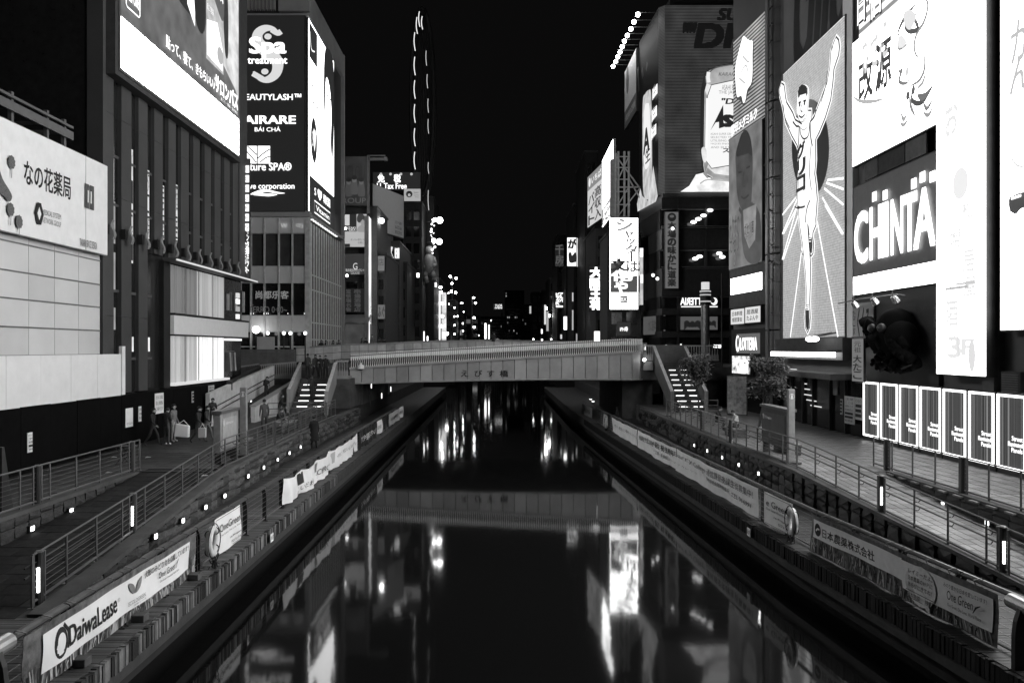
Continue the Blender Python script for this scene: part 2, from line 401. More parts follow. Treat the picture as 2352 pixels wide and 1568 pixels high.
# rough stone retaining walls, block by block
def block_wall(name, label, xf, y0, y1, z0f, z1f, sgn, bl, bh, m2, depth=.35, cap=True):
    root = thing(name, label, 'wall', (xf(y0), y0, z0f(y0)))
    vs = []
    for k in range(6):
        mb = MB(); h = .5
        f = [(.5 * sgn * 0 + sgn * random.uniform(.02, .07), u, w_) for u, w_ in ((-.47, -.45), (0, -.46), (.47, -.45), (.47, .0), (.47, .45), (0, .46), (-.47, .45), (-.47, 0))]
        c = (sgn * random.uniform(.08, .14), random.uniform(-.2, .2), random.uniform(-.15, .15))
        ring = f; n = len(ring); vv = ring + [c] + [(-depth * sgn, p[1], p[2]) for p in ring]
        fs = [(i, (i + 1) % n, n) for i in range(n)] + [(i, n + 1 + i, n + 1 + (i + 1) % n, (i + 1) % n) for i in range(n)]
        if sgn < 0: fs = [q[::-1] for q in fs]
        mb.raw(vv, fs); vs.append(mb.mesh('stone_block', m2[k % len(m2)]))
    y = y0; n = 0; b = MB()
    while y < y1:
        L = bl * random.uniform(.8, 1.25); ym = y + L / 2; z = z0f(ym); top = z1f(ym) - (.1 if cap else 0)
        while z < top - .05:
            h = min(bh * random.uniform(.85, 1.2), top - z)
            if n < 290: place('stone_block', random.choice(vs), (xf(ym), ym, z + h / 2), root, sc=(1, L, h)); n += 1
            else: b.box(xf(ym) - .3 if sgn > 0 else xf(ym), ym - L * .47, z + .01, xf(ym) + .04 * sgn, ym + L * .47, z + h - .01)
            z += h
        y += L
    if b.v: tagp(b.build('far_stone_blocks', m2[0], root), kind='stuff')
    if cap:
        cb = MB(); ys = [y0 + (y1 - y0) * i / 24 for i in range(25)]
        for a, c in zip(ys, ys[1:]):
            x0, x1 = xf(a), xf(c); w0, w1 = (-.36, .06) if sgn > 0 else (-.06, .36)
            cb.hexa([(x0 + w0, a, z1f(a) - .1), (x0 + w1, a, z1f(a) - .1), (x1 + w1, c, z1f(c) - .1), (x1 + w0, c, z1f(c) - .1), (x0 + w0, a, z1f(a) + .012), (x0 + w1, a, z1f(a) + .012), (x1 + w1, c, z1f(c) + .012), (x1 + w0, c, z1f(c) + .012)])
        cb.build('coping', CONCD, root)
    return root
block_wall('ramp_wall', 'rough stone wall under the left ramp railing beside the lower deck', lambda y: WL(y), 15.8, 57, lambda y: ZD, lambda y: rampz_l(y) + .05, 1, .62, .3, [STONE, STONE2])
block_wall('terrace_wall', 'low rough stone wall between the left ramp and the terrace above it', lambda y: -12.98, 15.5, 27.6, rampz_l, lambda y: ZP + .04, 1, .62, .3, [STONE2])
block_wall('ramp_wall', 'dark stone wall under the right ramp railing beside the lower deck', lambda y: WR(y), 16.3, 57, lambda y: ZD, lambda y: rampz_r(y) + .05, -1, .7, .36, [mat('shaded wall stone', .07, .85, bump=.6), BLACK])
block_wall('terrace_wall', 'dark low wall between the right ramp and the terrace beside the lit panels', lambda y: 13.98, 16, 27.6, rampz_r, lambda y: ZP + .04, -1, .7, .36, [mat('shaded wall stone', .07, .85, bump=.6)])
# paving slabs on the right bank: singly near, joined further on
def tiles(root, xf0, xf1, y0, y1, zf, dx, dy, nmax, ms):
    me = [MB().box(-.5, -.5, -.05, .5, .5, 0).mesh('paving_slab', q) for q in ms]
    n = 0; b = MB(); y = y0; row = 0
    while y < y1:
        x = xf0(y + dy / 2) + dx / 2 - (dx / 2 if row % 2 else 0); row += 1
        while x < xf1(y + dy / 2) - dx * .2:
            z = zf(y + dy / 2) + .012 + random.uniform(-.003, .003); sl = math.atan2(zf(y + dy) - zf(y), dy)
            if n < nmax:
                o = place('paving_slab', random.choice(me), (x, y + dy / 2, z), root, sc=(dx - .014, dy - .014, 1)); o.rotation_euler = (sl, 0, 0); n += 1
            else: b.box(x - dx / 2 + .007, y + .007, z - .03, x + dx / 2 - .007, y + dy - .007, z)
            x += dx
        y += dy
    if b.v: tagp(b.build('far_paving_slabs', ms[0], root), kind='stuff')
PT = [mat('paving slab a', .15, .42, var=.3, scale=3, bump=.15), mat('paving slab b', .185, .42, var=.3, scale=3, bump=.15), mat('paving slab c', .115, .45, var=.3, scale=3, bump=.15)]
tiles(bpy.data.objects['right_ramp'], lambda y: WR(y) + .4, lambda y: 13.9, 16.2, 28, rampz_r, .6, .4, 200, PT)
tiles(bpy.data.objects['right_promenade'], lambda y: (WR(y) + .4) if y > 28 else 14.1, lambda y: 18, 17, 58, lambda y: ZP, .6, .4, 290, PT)
PTD = [mat('dark slab a', .04, .65, var=.45, scale=3, spec=.25), mat('dark slab b', .055, .65, var=.45, scale=3, spec=.25)]
tiles(bpy.data.objects['left_promenade'], lambda y: (-17) if y > 28 else -17, lambda y: WL(y) - .4 if y > 28 else -13.4, 20, 57, lambda y: ZP, .6, .6, 200, PTD)
tiles(bpy.data.objects['left_ramp'], lambda y: -12.9, lambda y: WL(y) - .4, 15.7, 28, rampz_l, .6, .6, 130, [mat('ramp slab a', .022, .85, var=.45, scale=3, spec=.12), mat('ramp slab b', .03, .85, var=.45, scale=3, spec=.12)])
def boards(root, x0f, x1f, y0, y1, dy, nmax, ms):
    n = 0; y = y0; b = MB(); me = [MB().box(-.5, -.5, -.02, .5, .5, 0).mesh('deck_board', q) for q in ms]
    while y < y1:
        x0, x1 = x0f(y), x1f(y); z = ZD + .02 + random.uniform(-.004, .004)
        if n < nmax: place('deck_board', random.choice(me), ((x0 + x1) / 2, y, z), root, sc=(x1 - x0, dy * .93, 1)); n += 1
        else: b.box(x0, y - dy * .46, ZD, x1, y + dy * .46, z)
        y += dy
    if b.v: tagp(b.build('far_deck_boards', ms[0], root), kind='stuff')
BD = [mat('board %d' % k, (.068, .09, .05)[k], .6, var=.45, scale=4, bump=.2) for k in range(3)]; BD_SHADED = [mat('dark board %d' % k, (.02, .028, .015)[k], .6, var=.45, scale=4, bump=.2) for k in range(3)]  # right boards darker: shade of the banners put into their tone
boards(bpy.data.objects['left_deck'], lambda y: WL(y) + .02 if y > 15.8 else -12.9, lambda y: EL(y) - .06, 9, 57, .12, 290, BD)
boards(bpy.data.objects['right_deck'], lambda y: ER(y) + .06, lambda y: WR(y) - .02 if y > 16.3 else 13.9, 9, 57, .12, 290, BD_SHADED)
# recessed marker lights in the walls
def marker(x, y, z, sgn, label, group):
    t = thing('marker_light', label, 'light', (x, y, z), group)
    MB().box(x - .03, y - .1, z - .09, x + .05 * sgn, y + .1, z + .09).build('housing', STEELD, t)
    MB().box(x + .051 * sgn, y - .07, z - .06, x + .07 * sgn, y + .07, z + .06).build('lens', E_SPOT, t)
for i, q in enumerate([(353.5, 1231), (416.6, 1195), (469, 1164), (513, 1138), (567, 1093), (603, 1073), (635, 1055), (662.5, 1040), (688, 1026)]):
    a = onX(*q, -9.9); Y = a.y
    for _ in range(4): a = onX(*q, WL(a.y) + .13)
    marker(a.x, a.y, a.z, 1, 'small square light in the left ramp wall, ' + ORD[i] + ' from the near end', 'lights in the left ramp wall')
for i, q in enumerate([(70, 1213), (160, 1172)]):
    a = onX(*q, -12.85); marker(a.x, a.y, a.z, 1, ('nearer' if i == 0 else 'farther') + ' of two bright lights in the low stone wall beside the left ramp', 'lights in the left terrace wall')
for i, q in enumerate([(1745.5, 1087), (1700, 1067), (1661.5, 1050), (1627, 1035), (1597, 1022)]):
    a = onX(*q, 10.8)
    for _ in range(4): a = onX(*q, WR(a.y) - .13)
    marker(a.x, a.y, a.z, -1, 'small square light in the right ramp wall, ' + ORD[i] + ' from the near end', 'lights in the right ramp wall')
for i, q in enumerate([(2271.5, 1200), (2170, 1157)]):
    a = onX(*q, 13.85); marker(a.x, a.y, a.z, -1, ('nearer' if i == 0 else 'farther') + ' of two bright lights in the low wall beside the right ramp', 'lights in the right terrace wall')
for i, q in enumerate([(1672, 936), (1617, 966), (1563, 1000), (1500, 1035), (1446, 1074), (1350, 1128)]):      # ground lights of the left deck near the bridge
    a = onZ(*S1(*q), ZD + .03)
    t = thing('ground_light', 'flat light in the left deck beside the white banners, ' + ORD[i] + ' from the bridge', 'light', a, 'ground lights on the left deck')
    MB().cyl((a.x, a.y, ZD), (a.x, a.y, ZD + .035), .16, n=10).build('rim', STEELD, t); MB().cyl((a.x, a.y, ZD + .03), (a.x, a.y, ZD + .045), .12, n=10).build('lens', E_SPOT, t)
# ================================================================ railings
def deck_rail(name, label, xf, ys, sgn):
    """waterside railing: broad rounded handrail on posts that bend over the walk; sgn points to the water"""
    root = thing(name, label, 'railing', (xf(ys[0]), ys[0], ZD))
    for a, b in zip(ys, ys[1:]):
        hb = MB(); n = 10; pr = [((.1 if sgn > 0 else .065) * math.cos(t), .052 * math.sin(t)) for t in [2 * math.pi * k / n for k in range(n)]]
        vs = []; 
        for y in (a + .012, b - .012):
            vs += [(xf(y) + p[0] - .03 * sgn, y, 2.29 + p[1]) for p in pr]
        hb.raw(vs, [(k, (k + 1) % n, n + (k + 1) % n, n + k)[::-1] for k in range(n)] + [tuple(range(n)), tuple(range(2 * n - 1, n - 1, -1))])
        o = hb.build('handrail', STEELD, root)
    pm = MB()
    prof = [(0, 0), (0, .45), (.0, .8), (-.02, .95), (-.07, 1.06)]
    for (x0, z0), (x1, z1) in zip(prof, prof[1:]):
        pm.hexa([(x0 - .06, -.025, z0), (x0 + .06, -.025, z0), (x0 + .06, .025, z0), (x0 - .06, .025, z0), (x1 - .06, -.025, z1), (x1 + .06, -.025, z1), (x1 + .06, .025, z1), (x1 - .06, .025, z1)])
    pm.box(-.12, -.06, 0, .12, .06, .02)
    me = pm.mesh('post', STEELD)
    for y in ys[:-1]:
        for d in (0, .16) if int(y * 3) % 2 else (0,):
            o = place('post', me, (xf(y + d), y + d, ZD + .02), root, rz=0 if sgn > 0 else math.pi)
    for k in range(6):
        MB().tube([(xf(y) + .05 * sgn, y, ZD + .2 + k * .15) for y in ys], .006, 4).build('cable', STEEL, root)
    MB().tube([(xf(y), y, ZD + .1) for y in ys], .028, 6).build('bottom_rail', STEEL, root)
    return root
RLX = lambda y: -7.5 - .004 * (y - 15)
deck_rail('deck_railing', 'waterside railing with broad dark handrail along the left deck', RLX, [11.4 + 1.9 * i for i in range(25)], 1)
deck_rail('deck_railing', 'waterside railing with broad dark handrail along the right deck', RR, [13.3 + 1.9 * i for i in range(24)], -1)
def ramp_rail(label, P, lights, sgn, hand=True, hh=1.12, step=1.35):
    """thin steel post-and-cable railing through plan points P (x, y, z of the ground)"""
    root = thing('ramp_railing', label, 'railing', P[0])
    def at(t):
        for (a, b) in zip(P, P[1:]):
            l = (Vector(b) - Vector(a)).length
            if t <= l: return Vector(a).lerp(Vector(b), t / l)
            t -= l
        return Vector(P[-1])
    Lg = sum((Vector(b) - Vector(a)).length for a, b in zip(P, P[1:])); n = max(1, round(Lg / step)); pts = [at(Lg * i / n) for i in range(n + 1)]
    pm = MB().cyl((0, 0, 0), (0, 0, hh), .03, n=6).box(-.08, -.05, 0, .08, .05, .015).mesh('post', STEEL)
    posts = [place('post', pm, p, root) for p in pts]
    MB().tube([p + Vector((0, 0, hh)) for p in pts], .024, 6).build('top_rail', STEEL, root)
    MB().tube([p + Vector((0, 0, .13)) for p in pts], .032, 6).build('bottom_rail', STEEL, root)
    for k in range(6): MB().tube([p + Vector((0, 0, .28 + k * .13)) for p in pts], .007, 4).build('cable', STEEL, root)
    if hand:
        off = Vector((.16 * sgn, 0, 0))
        for z in (.62, .84):
            MB().tube([p + off + Vector((0, 0, z)) for p in pts], .022, 6).build('hand_grip', STEELD, root)
        br = MB()
        for z in (.62, .84): br.tube([(0, 0, z - .07), (.11 * sgn, 0, z - .09), (.16 * sgn, 0, z - .02)], .012, 5)
        bm = br.mesh('bracket', STEELD)
        for p_i, p in enumerate(pts[1:-1]): place('bracket', bm, (0, 0, 0), posts[p_i + 1])
    return root
def bollard(p, label, sgn, lit=True):
    t = thing('light_post', label, 'lamp', p, 'light posts along the ramps')
    p = Vector(p); q = Vector((.0, .0, 1.12))
    MB().cyl(p, p + Vector((0, 0, 1.12)), .085, n=10).build('post', STEELD, t)
    MB().cyl(p + Vector((0, 0, 1.12)), p + Vector((0, 0, 1.15)), .095, .06, n=10).build('cap', STEEL, t)
    if lit: MB().cyl(p + Vector((.03 * sgn, -.075, .28)), p + Vector((.03 * sgn, -.075, .80)), .03, n=6).build('lamp_strip', emat('lamp strip', 9), t)
    for s in (-.2, .2): MB().cyl(p + Vector((0, s, 0)), p + Vector((0, s, 1.1)), .03, n=6).build('side_post', STEEL, t)
LRAMP = [(-9.85, 16.2, rampz_l(16.2)), (-9.95, 20.9, rampz_l(20.9)), (-10.1, 28, ZP), (-10.25, 35, ZP), (-10.55, 42.5, ZP), (-10.65, 50, ZP)]
RRAMP = [(12.05, 17.4, rampz_r(17.4)), (11.45, 22.8, rampz_r(22.8)), (10.95, 28, ZP), (10.8, 35.8, ZP), (10.8, 41, ZP), (10.9, 50, ZP)]
ramp_rail('thin steel cable railing along the left ramp and promenade', LRAMP, None, -1)
ramp_rail('thin steel cable railing along the right ramp and promenade', RRAMP, None, 1)
ramp_rail('steel cable railing on the low wall of the left terrace, ending at the ramp top', [(-13.1, 14, ZP), (-13.1, 28, ZP)], None, -1, hand=False)
ramp_rail('steel cable railing on the low wall of the right terrace before the lit panels', [(14.15, 14, ZP), (14.15, 29, ZP)], None, 1, hand=False)
bollard((-9.85, 16.45, rampz_l(16.4)), 'lit round post at the near end of the left ramp railing', 1)
bollard((-9.97, 20.9, rampz_l(20.9)), 'lit round post halfway up the left ramp railing', 1)
bollard((-10.25, 35, ZP), 'unlit round post in the left railing beyond the bench', 1, False)
bollard((-10.5, 40.5, ZP), 'unlit round post in the left railing nearest the left stairs', 1, False)
bollard((-13.1, 21.8, ZP), 'unlit thick post in the left terrace railing nearest the camera', 1, False)
bollard((-13.1, 27.4, ZP), 'unlit thick post in the left terrace railing by its far end', 1, False)
bollard((11.95, 18.2, rampz_r(18.2)), 'lit round post at the near end of the right ramp railing', -1)
bollard((11.4, 22.9, rampz_r(22.9)), 'lit round post halfway up the right ramp railing', -1)
bollard((10.8, 35.8, ZP), 'unlit round post in the right railing by the seated man', -1, False)
bollard((10.82, 41, ZP), 'unlit round post in the right railing nearest the right stairs', -1, False)
bollard((14.15, 23.4, ZP), 'unlit thick post in the right terrace railing nearest the camera', -1, False)
bollard((14.15, 28, ZP), 'unlit thick post in the right terrace railing by its far end', -1, False)
# big rail ends close to the camera
for sgn, x, y, lab in ((1, -7.4, 11.35, 'thick curved steel end post of the left deck railing at the frame corner'), (-1, 9.0, 13.25, 'thick dark end post of the right deck railing at the frame corner')):
    t = thing('end_post', lab, 'post', (x, y, ZD))
    b = MB(); pr = [(0, 0), (0, .6), (-.03 * sgn, .85), (-.1 * sgn, 1.06)]
    for (a, z0), (c, z1) in zip(pr, pr[1:]): b.hexa([(x + a - .13, y - .05, ZD + z0), (x + a + .13, y - .05, ZD + z0), (x + a + .13, y + .05, ZD + z0), (x + a - .13, y + .05, ZD + z0), (x + c - .13, y - .05, ZD + z1), (x + c + .13, y - .05, ZD + z1), (x + c + .13, y + .05, ZD + z1), (x + c - .13, y + .05, ZD + z1)])
    b.build('post', STEELD, t); MB().cyl((x - .1 * sgn, y - .12, 2.28), (x - .1 * sgn, y + .4, 2.28), .13, n=14).build('sleeve', mat('bare steel', .4, .35, .5), t)
# ================================================================ banners on the deck railings
def wave(a, k, ph): return lambda u, z: a * (math.sin(u * k + ph) + .6 * math.sin(u * k * 2.7 + z * 4 + ph * 2) + .5 * math.sin(z * 5 + u * .9)) * (.35 + .65 * min(1, max(0, (2.35 - z))))
grass_i = [0]
def banner(name, label, surf, r, base, group, sag=.05, edge=0):
    u0, z0, u1, z1 = r; t = thing(name, label, 'banner', surf.at((u0 + u1) / 2, z1, 0), group)
    n = max(6, int((u1 - u0) / .05)); m = 12; vs = []; fs = []
    for o in (0, -.006):
        for j in range(m + 1):
            for i in range(n + 1):
                a = i / n; c = j / m; dz = -sag * (abs(math.sin(a * math.pi * 3)) * .5 + .5 * math.sin(a * math.pi)) * (1 if j == m else .6)
                vs.append(surf.at(u0 + (u1 - u0) * a, z0 + (z1 - z0) * c + (dz if edge else 0), o))
    q = (n + 1) * (m + 1)
    for j in range(m):
        for i in range(n):
            k = j * (n + 1) + i; fs.append((k, k + 1, k + n + 2, k + n + 1)); fs.append((q + k, q + k + n + 1, q + k + n + 2, q + k + 1))
    mb = MB(); mb.raw(vs, fs); mb.build('cloth', base, t, smooth=True)
    tie = MB()
    for i in range(int((u1 - u0) / .7) + 1):
        u = u0 + min(u1 - u0, i * .7); p = surf.at(u, z1, 0); e = surf.at(u, 2.37, -.12); e2 = surf.at(u, 2.22, -.25)
        tie.tube([p, surf.at(u, 2.33, .05), e, e2], .008, 4)
    tie.build('tie', STEEL, t)
    return t, Art(surf, .014, step=.0025)
def blades(A, r, n, seed):
    rd = random.Random(seed); u0, z0, u1, z1 = r
    for i in range(n):
        u = rd.uniform(u0, u1); h = rd.uniform(.3, 1) * (z1 - z0); l = rd.uniform(-.12, .12)
        A.o = .01 + .0025 * rd.randint(1, 3); A.ustroke([(u, z0), (u + l * .4, z0 + h * .6), (u + l, z0 + h)], .032, mat(*rd.choice([('grass print a', .28), ('grass print b', .07), ('grass print c', .02), ('grass print d', .5)])))
    A.o = .022
SL = Surf((-7.38, 8), (-7.6, 62), wave(.03, 1.5, .4)); FILM = mat('printed film', .13, .3, var=.75, scale=6)
u = lambda S, x, m=C3: S.px(*m(x, 0))[0]
# nearest left banner: film with grass print, white lettered band
t, A = banner('grass_banner', 'long banner with grass print, white band and dark company lettering, nearest on the left', SL, (u(SL, 150), 1.28, u(SL, 1287), 2.26), FILM, 'advertising banners on the deck railings'); A.m = C3
blades(A, (u(SL, 150), 1.3, u(SL, 1285), 1.75), 230, 3)
A.urect((u(SL, 262), 1.5, u(SL, 1236), 2.14), CLOTH, 200, 10)
ra = (u(SL, 333) + u(SL, 425)) / 2; rw = (u(SL, 425) - u(SL, 333)) / 2
A.upoly([(ra + rw * math.cos(k * .314), 1.82 + .26 * math.sin(k * .314)) for k in range(20)], INK)
A.upoly([(ra + .02 + rw * .62 * math.cos(k * .314), 1.83 + .15 * math.sin(k * .314)) for k in range(20)], CLOTH)
A.ustroke([(ra + .1, 2.1), (ra + .24, 1.95), (ra + .25, 1.8), (ra + .2, 1.66)], .07, INK)
A.textz('DaiwaLease', 436, 765, 1.66, 2.0, INK, bold=.02)
A.textz('®', 770, 786, 1.82, 1.9, INKG); A.textz('ECOLOGREEN', 838, 940, 1.6, 1.68, INKG); A.textz('大和リース', 868, 940, 1.54, 1.58, INKG)
for s in (-1, 1): A.upoly(smooth([(u(SL, 880) , 1.8), (u(SL, 880) + s * .2, 1.88), (u(SL, 880) + s * .28, 2.06), (u(SL, 880) + s * .08, 1.98)], True), INKG)
A.textz('大阪のみどり化を応援しています！', 940, 1222, 1.96, 2.1, INK, bold=.012); A.textz('One Green', 1028, 1130, 1.76, 1.9, INK); A.textz('One Green, One Love, World Peace', 1035, 1155, 1.66, 1.71, INK)
A.ustroke([(u(SL, 1135), 1.76), (u(SL, 1142), 1.86), (u(SL, 1155), 1.93)], .04, INK, taper=True)
A.build('print', t)
# white poster with leaf text
t, A = banner('poster_banner', 'square white poster with black lettering hung beside the left life ring', SL, (u(SL, 1408), 1.28, u(SL, 1576), 2.27), CLOTH, 'advertising banners on the deck railings'); A.m = C3
r = (u(SL, 1415) , 1.32, u(SL, 1572), 2.23); A.ustroke([(r[0], r[1]), (r[2], r[1]), (r[2], r[3]), (r[0], r[3])], .014, INK, closed=True)
A.textz('OneGreen', 1435, 1568, 1.86, 2.06, INK); A.textz('One Green, One Love, World', 1436, 1570, 1.74, 1.8, INK); A.textz('ra-Project', 1500, 1570, 1.53, 1.59, INK, bold=.02); A.textz('プロジェクト', 1505, 1570, 1.38, 1.46, INK, bold=.02)
A.build('print', t)
# long white banners and the dark one
lb = Surf((-7.34, 8), (-7.56, 62), wave(.06, 2.3, 1.1))
t, A = banner('white_banner', 'long white banner with two dark picture prints on the left railing', lb, (u(lb, 1862), 1.36, u(lb, 2170), 2.27), CLOTH, 'advertising banners on the deck railings', .2, 1); A.m = C3
A.urect((u(lb, 1955), 1.68, u(lb, 1990), 2.1), egrain(.02)); A.urect((u(lb, 2066), 1.72, u(lb, 2086), 2.08), INKG)
A.textz('くいだおれ', 1955, 2060, 1.42, 1.6, INK); A.textz('CIPRO', 2092, 2150, 1.52, 1.75, INK); A.build('print', t)
t, A = banner('white_banner', 'second white banner with a line of script beyond the two pictures, left railing', lb, (lb.px(*S1(1415, 0))[0], 1.4, lb.px(*S1(1748, 0))[0], 2.28), CLOTH, 'advertising banners on the deck railings', .17, 1); A.m = S1
A.urect((lb.px(*S1(1440, 0))[0], 1.6, lb.px(*S1(1490, 0))[0], 2.1), INKL); A.textz('一CMソング・大阪といえばこのメロディ', 1500, 1735, 1.72, 1.92, INK); A.build('print', t)
t, A = banner('dark_banner', 'black banner with white script beyond the white banners on the left railing', lb, (lb.px(*S1(1762, 0))[0], 1.35, lb.px(*S1(1975, 0))[0], 2.26), INK, 'advertising banners on the deck railings'); A.m = S1
A.textz('ぐりこや道頓堀にぎわい市', 1780, 1965, 1.62, 1.95, CLOTH); A.build('print', t)
for x0, x1, mm, lab in ((1985, 2030, CLOTH, 'narrow white banner right after the black one on the left railing'), (2112, 2235, INKL, 'grey banner on the far left railing near the bridge'), (2240, 2275, CLOTH, 'narrow pale banner closest to the bridge on the left railing')):
    t, A = banner('far_banner', lab, lb, (lb.px(*S1(x0, 0))[0], 1.4, lb.px(*S1(x1, 0))[0], 2.24), mm, 'advertising banners on the deck railings'); A.m = S1
    A.textz('道頓堀', x0 + (x1 - x0) * .2, x1 - (x1 - x0) * .2, 1.7, 1.95, INK); A.build('print', t)
# right-hand banners; the railing runs in straight pieces
SR1 = Surf((RR(34.5) - .12, 34.5), (RR(21.6) - .12, 21.6), wave(.035, 1.3, 1.2)); SR0 = Surf((RR(21.6) - .12, 21.6), (RR(13.6) - .12, 13.6), wave(.035, 1.4, .2)); SR2 = Surf((RR(53.5) - .12, 53.5), (RR(34.5) - .12, 34.5), wave(.035, 1.3, .1))
DCL = mat('off white banner cloth', .82, .85, var=.1, scale=2)
t, A = banner('grass_banner', 'long banner with grass print and black characters, nearest on the right', SR0, (u(SR0, 850, R3), 1.25, u(SR0, 2060, R3), 2.24), FILM, 'advertising banners on the deck railings'); A.m = R3
blades(A, (u(SR0, 860, R3), 1.28, u(SR0, 2055, R3), 1.7), 230, 5)
A.urect((u(SR0, 866, R3), 1.66, u(SR0, 1450, R3), 2.15), DCL, 140, 10); A.urect((u(SR0, 1450, R3), 1.5, u(SR0, 2035, R3), 2.12), DCL, 140, 10)
A.textz('日本農薬株式会社', 928, 1262, 1.76, 2.0, INK, bold=.01); c0 = u(SR0, 895, R3)
A.upoly([(c0 + .17 * math.cos(k * .314), 1.9 + .17 * math.sin(k * .314)) for k in range(20)], INK); A.ustroke([(c0 - .1, 1.86), (c0, 1.93), (c0 + .1, 1.92)], .05, DCL)
bu = u(SR0, 1580, R3); A.o += .012; A.upoly([(bu + .5 * math.cos(k * .314), 1.73 + .42 * math.sin(k * .314)) for k in range(20)], mat('bubble print', .7)); A.upoly([(bu + .1, 1.4), (bu + .34, 1.24), (bu + .3, 1.5)], mat('bubble print', .7))
for k, s in enumerate(('レイミーだよ。', '日本農薬のＨＰに', 'あそびにきてね！')): A.textz(s, 1508, 1660, 1.93 - .14 * k, 2.03 - .14 * k, INK)
A.textz('日本農薬', 1500, 1590, 1.42, 1.53, INK); A.textz('検索', 1620, 1668, 1.42, 1.53, INK); r = (u(SR0, 1490, R3), 1.4, u(SR0, 1672, R3), 1.56); A.ustroke([(r[0], r[1]), (r[2], r[1]), (r[2], r[3]), (r[0], r[3])], .012, INK, closed=True)
A.textz('みのり豊かな日本を愛しています！', 1738, 2005, 1.98, 2.07, INK); A.textz('One Green', 1762, 1925, 1.76, 1.94, INK); A.textz('One Green, One Love, World Peace', 1765, 1980, 1.62, 1.69, INK)
A.ustroke([(u(SR0, 1930, R3), 1.72), (u(SR0, 1945, R3), 1.84), (u(SR0, 1970, R3), 1.9)], .04, INK, taper=True); A.build('print', t)
t, A = banner('poster_banner', 'square white poster with black lettering hung beside the right life ring', SR1, (u(SR1, 540, R3), 1.28, u(SR1, 716, R3), 2.26), DCL, 'advertising banners on the deck railings'); A.m = R3
r = (u(SR1, 548, R3), 1.32, u(SR1, 710, R3), 2.21); A.ustroke([(r[0], r[1]), (r[2], r[1]), (r[2], r[3]), (r[0], r[3])], .014, INK, closed=True)
A.textz('e Green', 556, 690, 1.86, 2.06, INK); A.textz('One Love World Peace', 556, 692, 1.74, 1.81, INK); A.textz('ra-Project', 600, 685, 1.55, 1.62, INK, bold=.02); A.textz('ロジェクト', 625, 690, 1.4, 1.48, INK, bold=.02); A.build('print', t)
t, A = banner('college_banner', 'pale wrinkled banner with script and phone number beside the right poster', SR1, (SR1.px(*S2(1110, 0))[0], 1.3, u(SR1, 500, R3), 2.26), DCL, 'advertising banners on the deck railings', .06, 1); A.m = R3
A.textz('Orient Barry', -190, 62, 1.85, 2.1, INKG); A.textz('College', 70, 150, 1.78, 2.05, INKG); A.textz('アジアンビューティカレッジ', -190, 95, 1.58, 1.66, INKG)
A.textz('通信課昼夜課生徒募集中！', 165, 465, 1.82, 2.08, INK); A.textz('学校説明会随時開催中', 160, 310, 1.58, 1.74, INK); A.textz('TEL 06-6991', 320, 455, 1.5, 1.64, INK); A.build('print', t)
t, A = banner('school_banner', 'pale banner with dense black school lettering in the middle of the right railing', SR2, (SR2.px(*S2(665, 0))[0], 1.32, SR2.px(*S2(1100, 0))[0], 2.25), DCL, 'advertising banners on the deck railings', .06, 1); A.m = S2
A.textz('大阪府立今宮工科学校', 680, 845, 1.78, 2.05, INK, bold=.01); A.textz('創立 祝 五周年', 860, 1075, 1.8, 2.1, INK, bold=.015); A.textz('工業・英会話ス', 870, 1020, 1.5, 1.68, INK); A.build('print', t)
t, A = banner('music_banner', 'pale creased banner with one thin line of script, farther along the right railing', SR2, (SR2.px(*S2(365, 0))[0], 1.34, SR2.px(*S2(655, 0))[0], 2.25), DCL, 'advertising banners on the deck railings', .06, 1); A.m = S2
A.textz('MCハワイ・夢が多いエンターテイメントモール', 395, 650, 1.72, 1.92, INK); A.build('print', t)
for x0, x1, mm, lab in ((268, 318, INKL, 'narrow grey banner before the far life ring on the right railing'), (20, 135, INKG, 'dim banner under the bridge on the right railing'), (-300, -40, INKG, 'dim long banner beyond the bridge edge on the right railing')):
    if x0 < -100: continue
    t, A = banner('far_banner', lab, SR2, (SR2.px(*S2(x0, 0))[0], 1.4, SR2.px(*S2(x1, 0))[0], 2.2), mm, 'advertising banners on the deck railings'); A.m = S2
    A.textz('大阪', x0 + (x1 - x0) * .2, x1 - (x1 - x0) * .2, 1.65, 1.95, INK); A.build('print', t)
# life rings
def ring(c, label, sgn):
    t = thing('life_ring', label, 'life ring', c, 'life rings on the deck railings'); c = Vector(c)
    MB().torus(c, .31, .085, rot=.12 * sgn).build('ring', mat('ring foam', .6, .5), t, smooth=True)
    for k in range(4):
        a = math.pi / 4 + k * math.pi / 2; MB().torus(c + Vector((0, math.cos(a) * .31, math.sin(a) * .31)), .093, .014, n=10, m=5, rot=math.pi / 2 if k % 2 == 0 else math.pi / 2).build('band', INK, t)
    MB().tube([c + Vector((.06 * sgn, math.cos(a) * .42, math.sin(a) * .42 - .03 * math.sin(3 * a))) for a in [k * .3 for k in range(22)]], .012, 5).build('rope', INK, t)
    b = MB(); rd = random.Random(3); p = c + Vector((0, .1, -.45))
    for k in range(5):
        b.tube([p + Vector((rd.uniform(-.1, .1), rd.uniform(-.2, .2), rd.uniform(-.55, .1))) for _ in range(7)], .012, 4)
    b.build('rope_coil', INK, t)
ring(onX(487, 1243, -7.2), 'white life ring with dark rope on the left railing', 1)
a = onX(1834, 1197, 8.5); ring((RR(a.y) - .27, a.y, a.z), 'white life ring with dark rope on the right railing', -1)
a = SR2.at(SR2.px(*S2(318, 1110))[0], 1.75, .1); ring(a, 'far white life ring on the right railing near the bridge', -1)
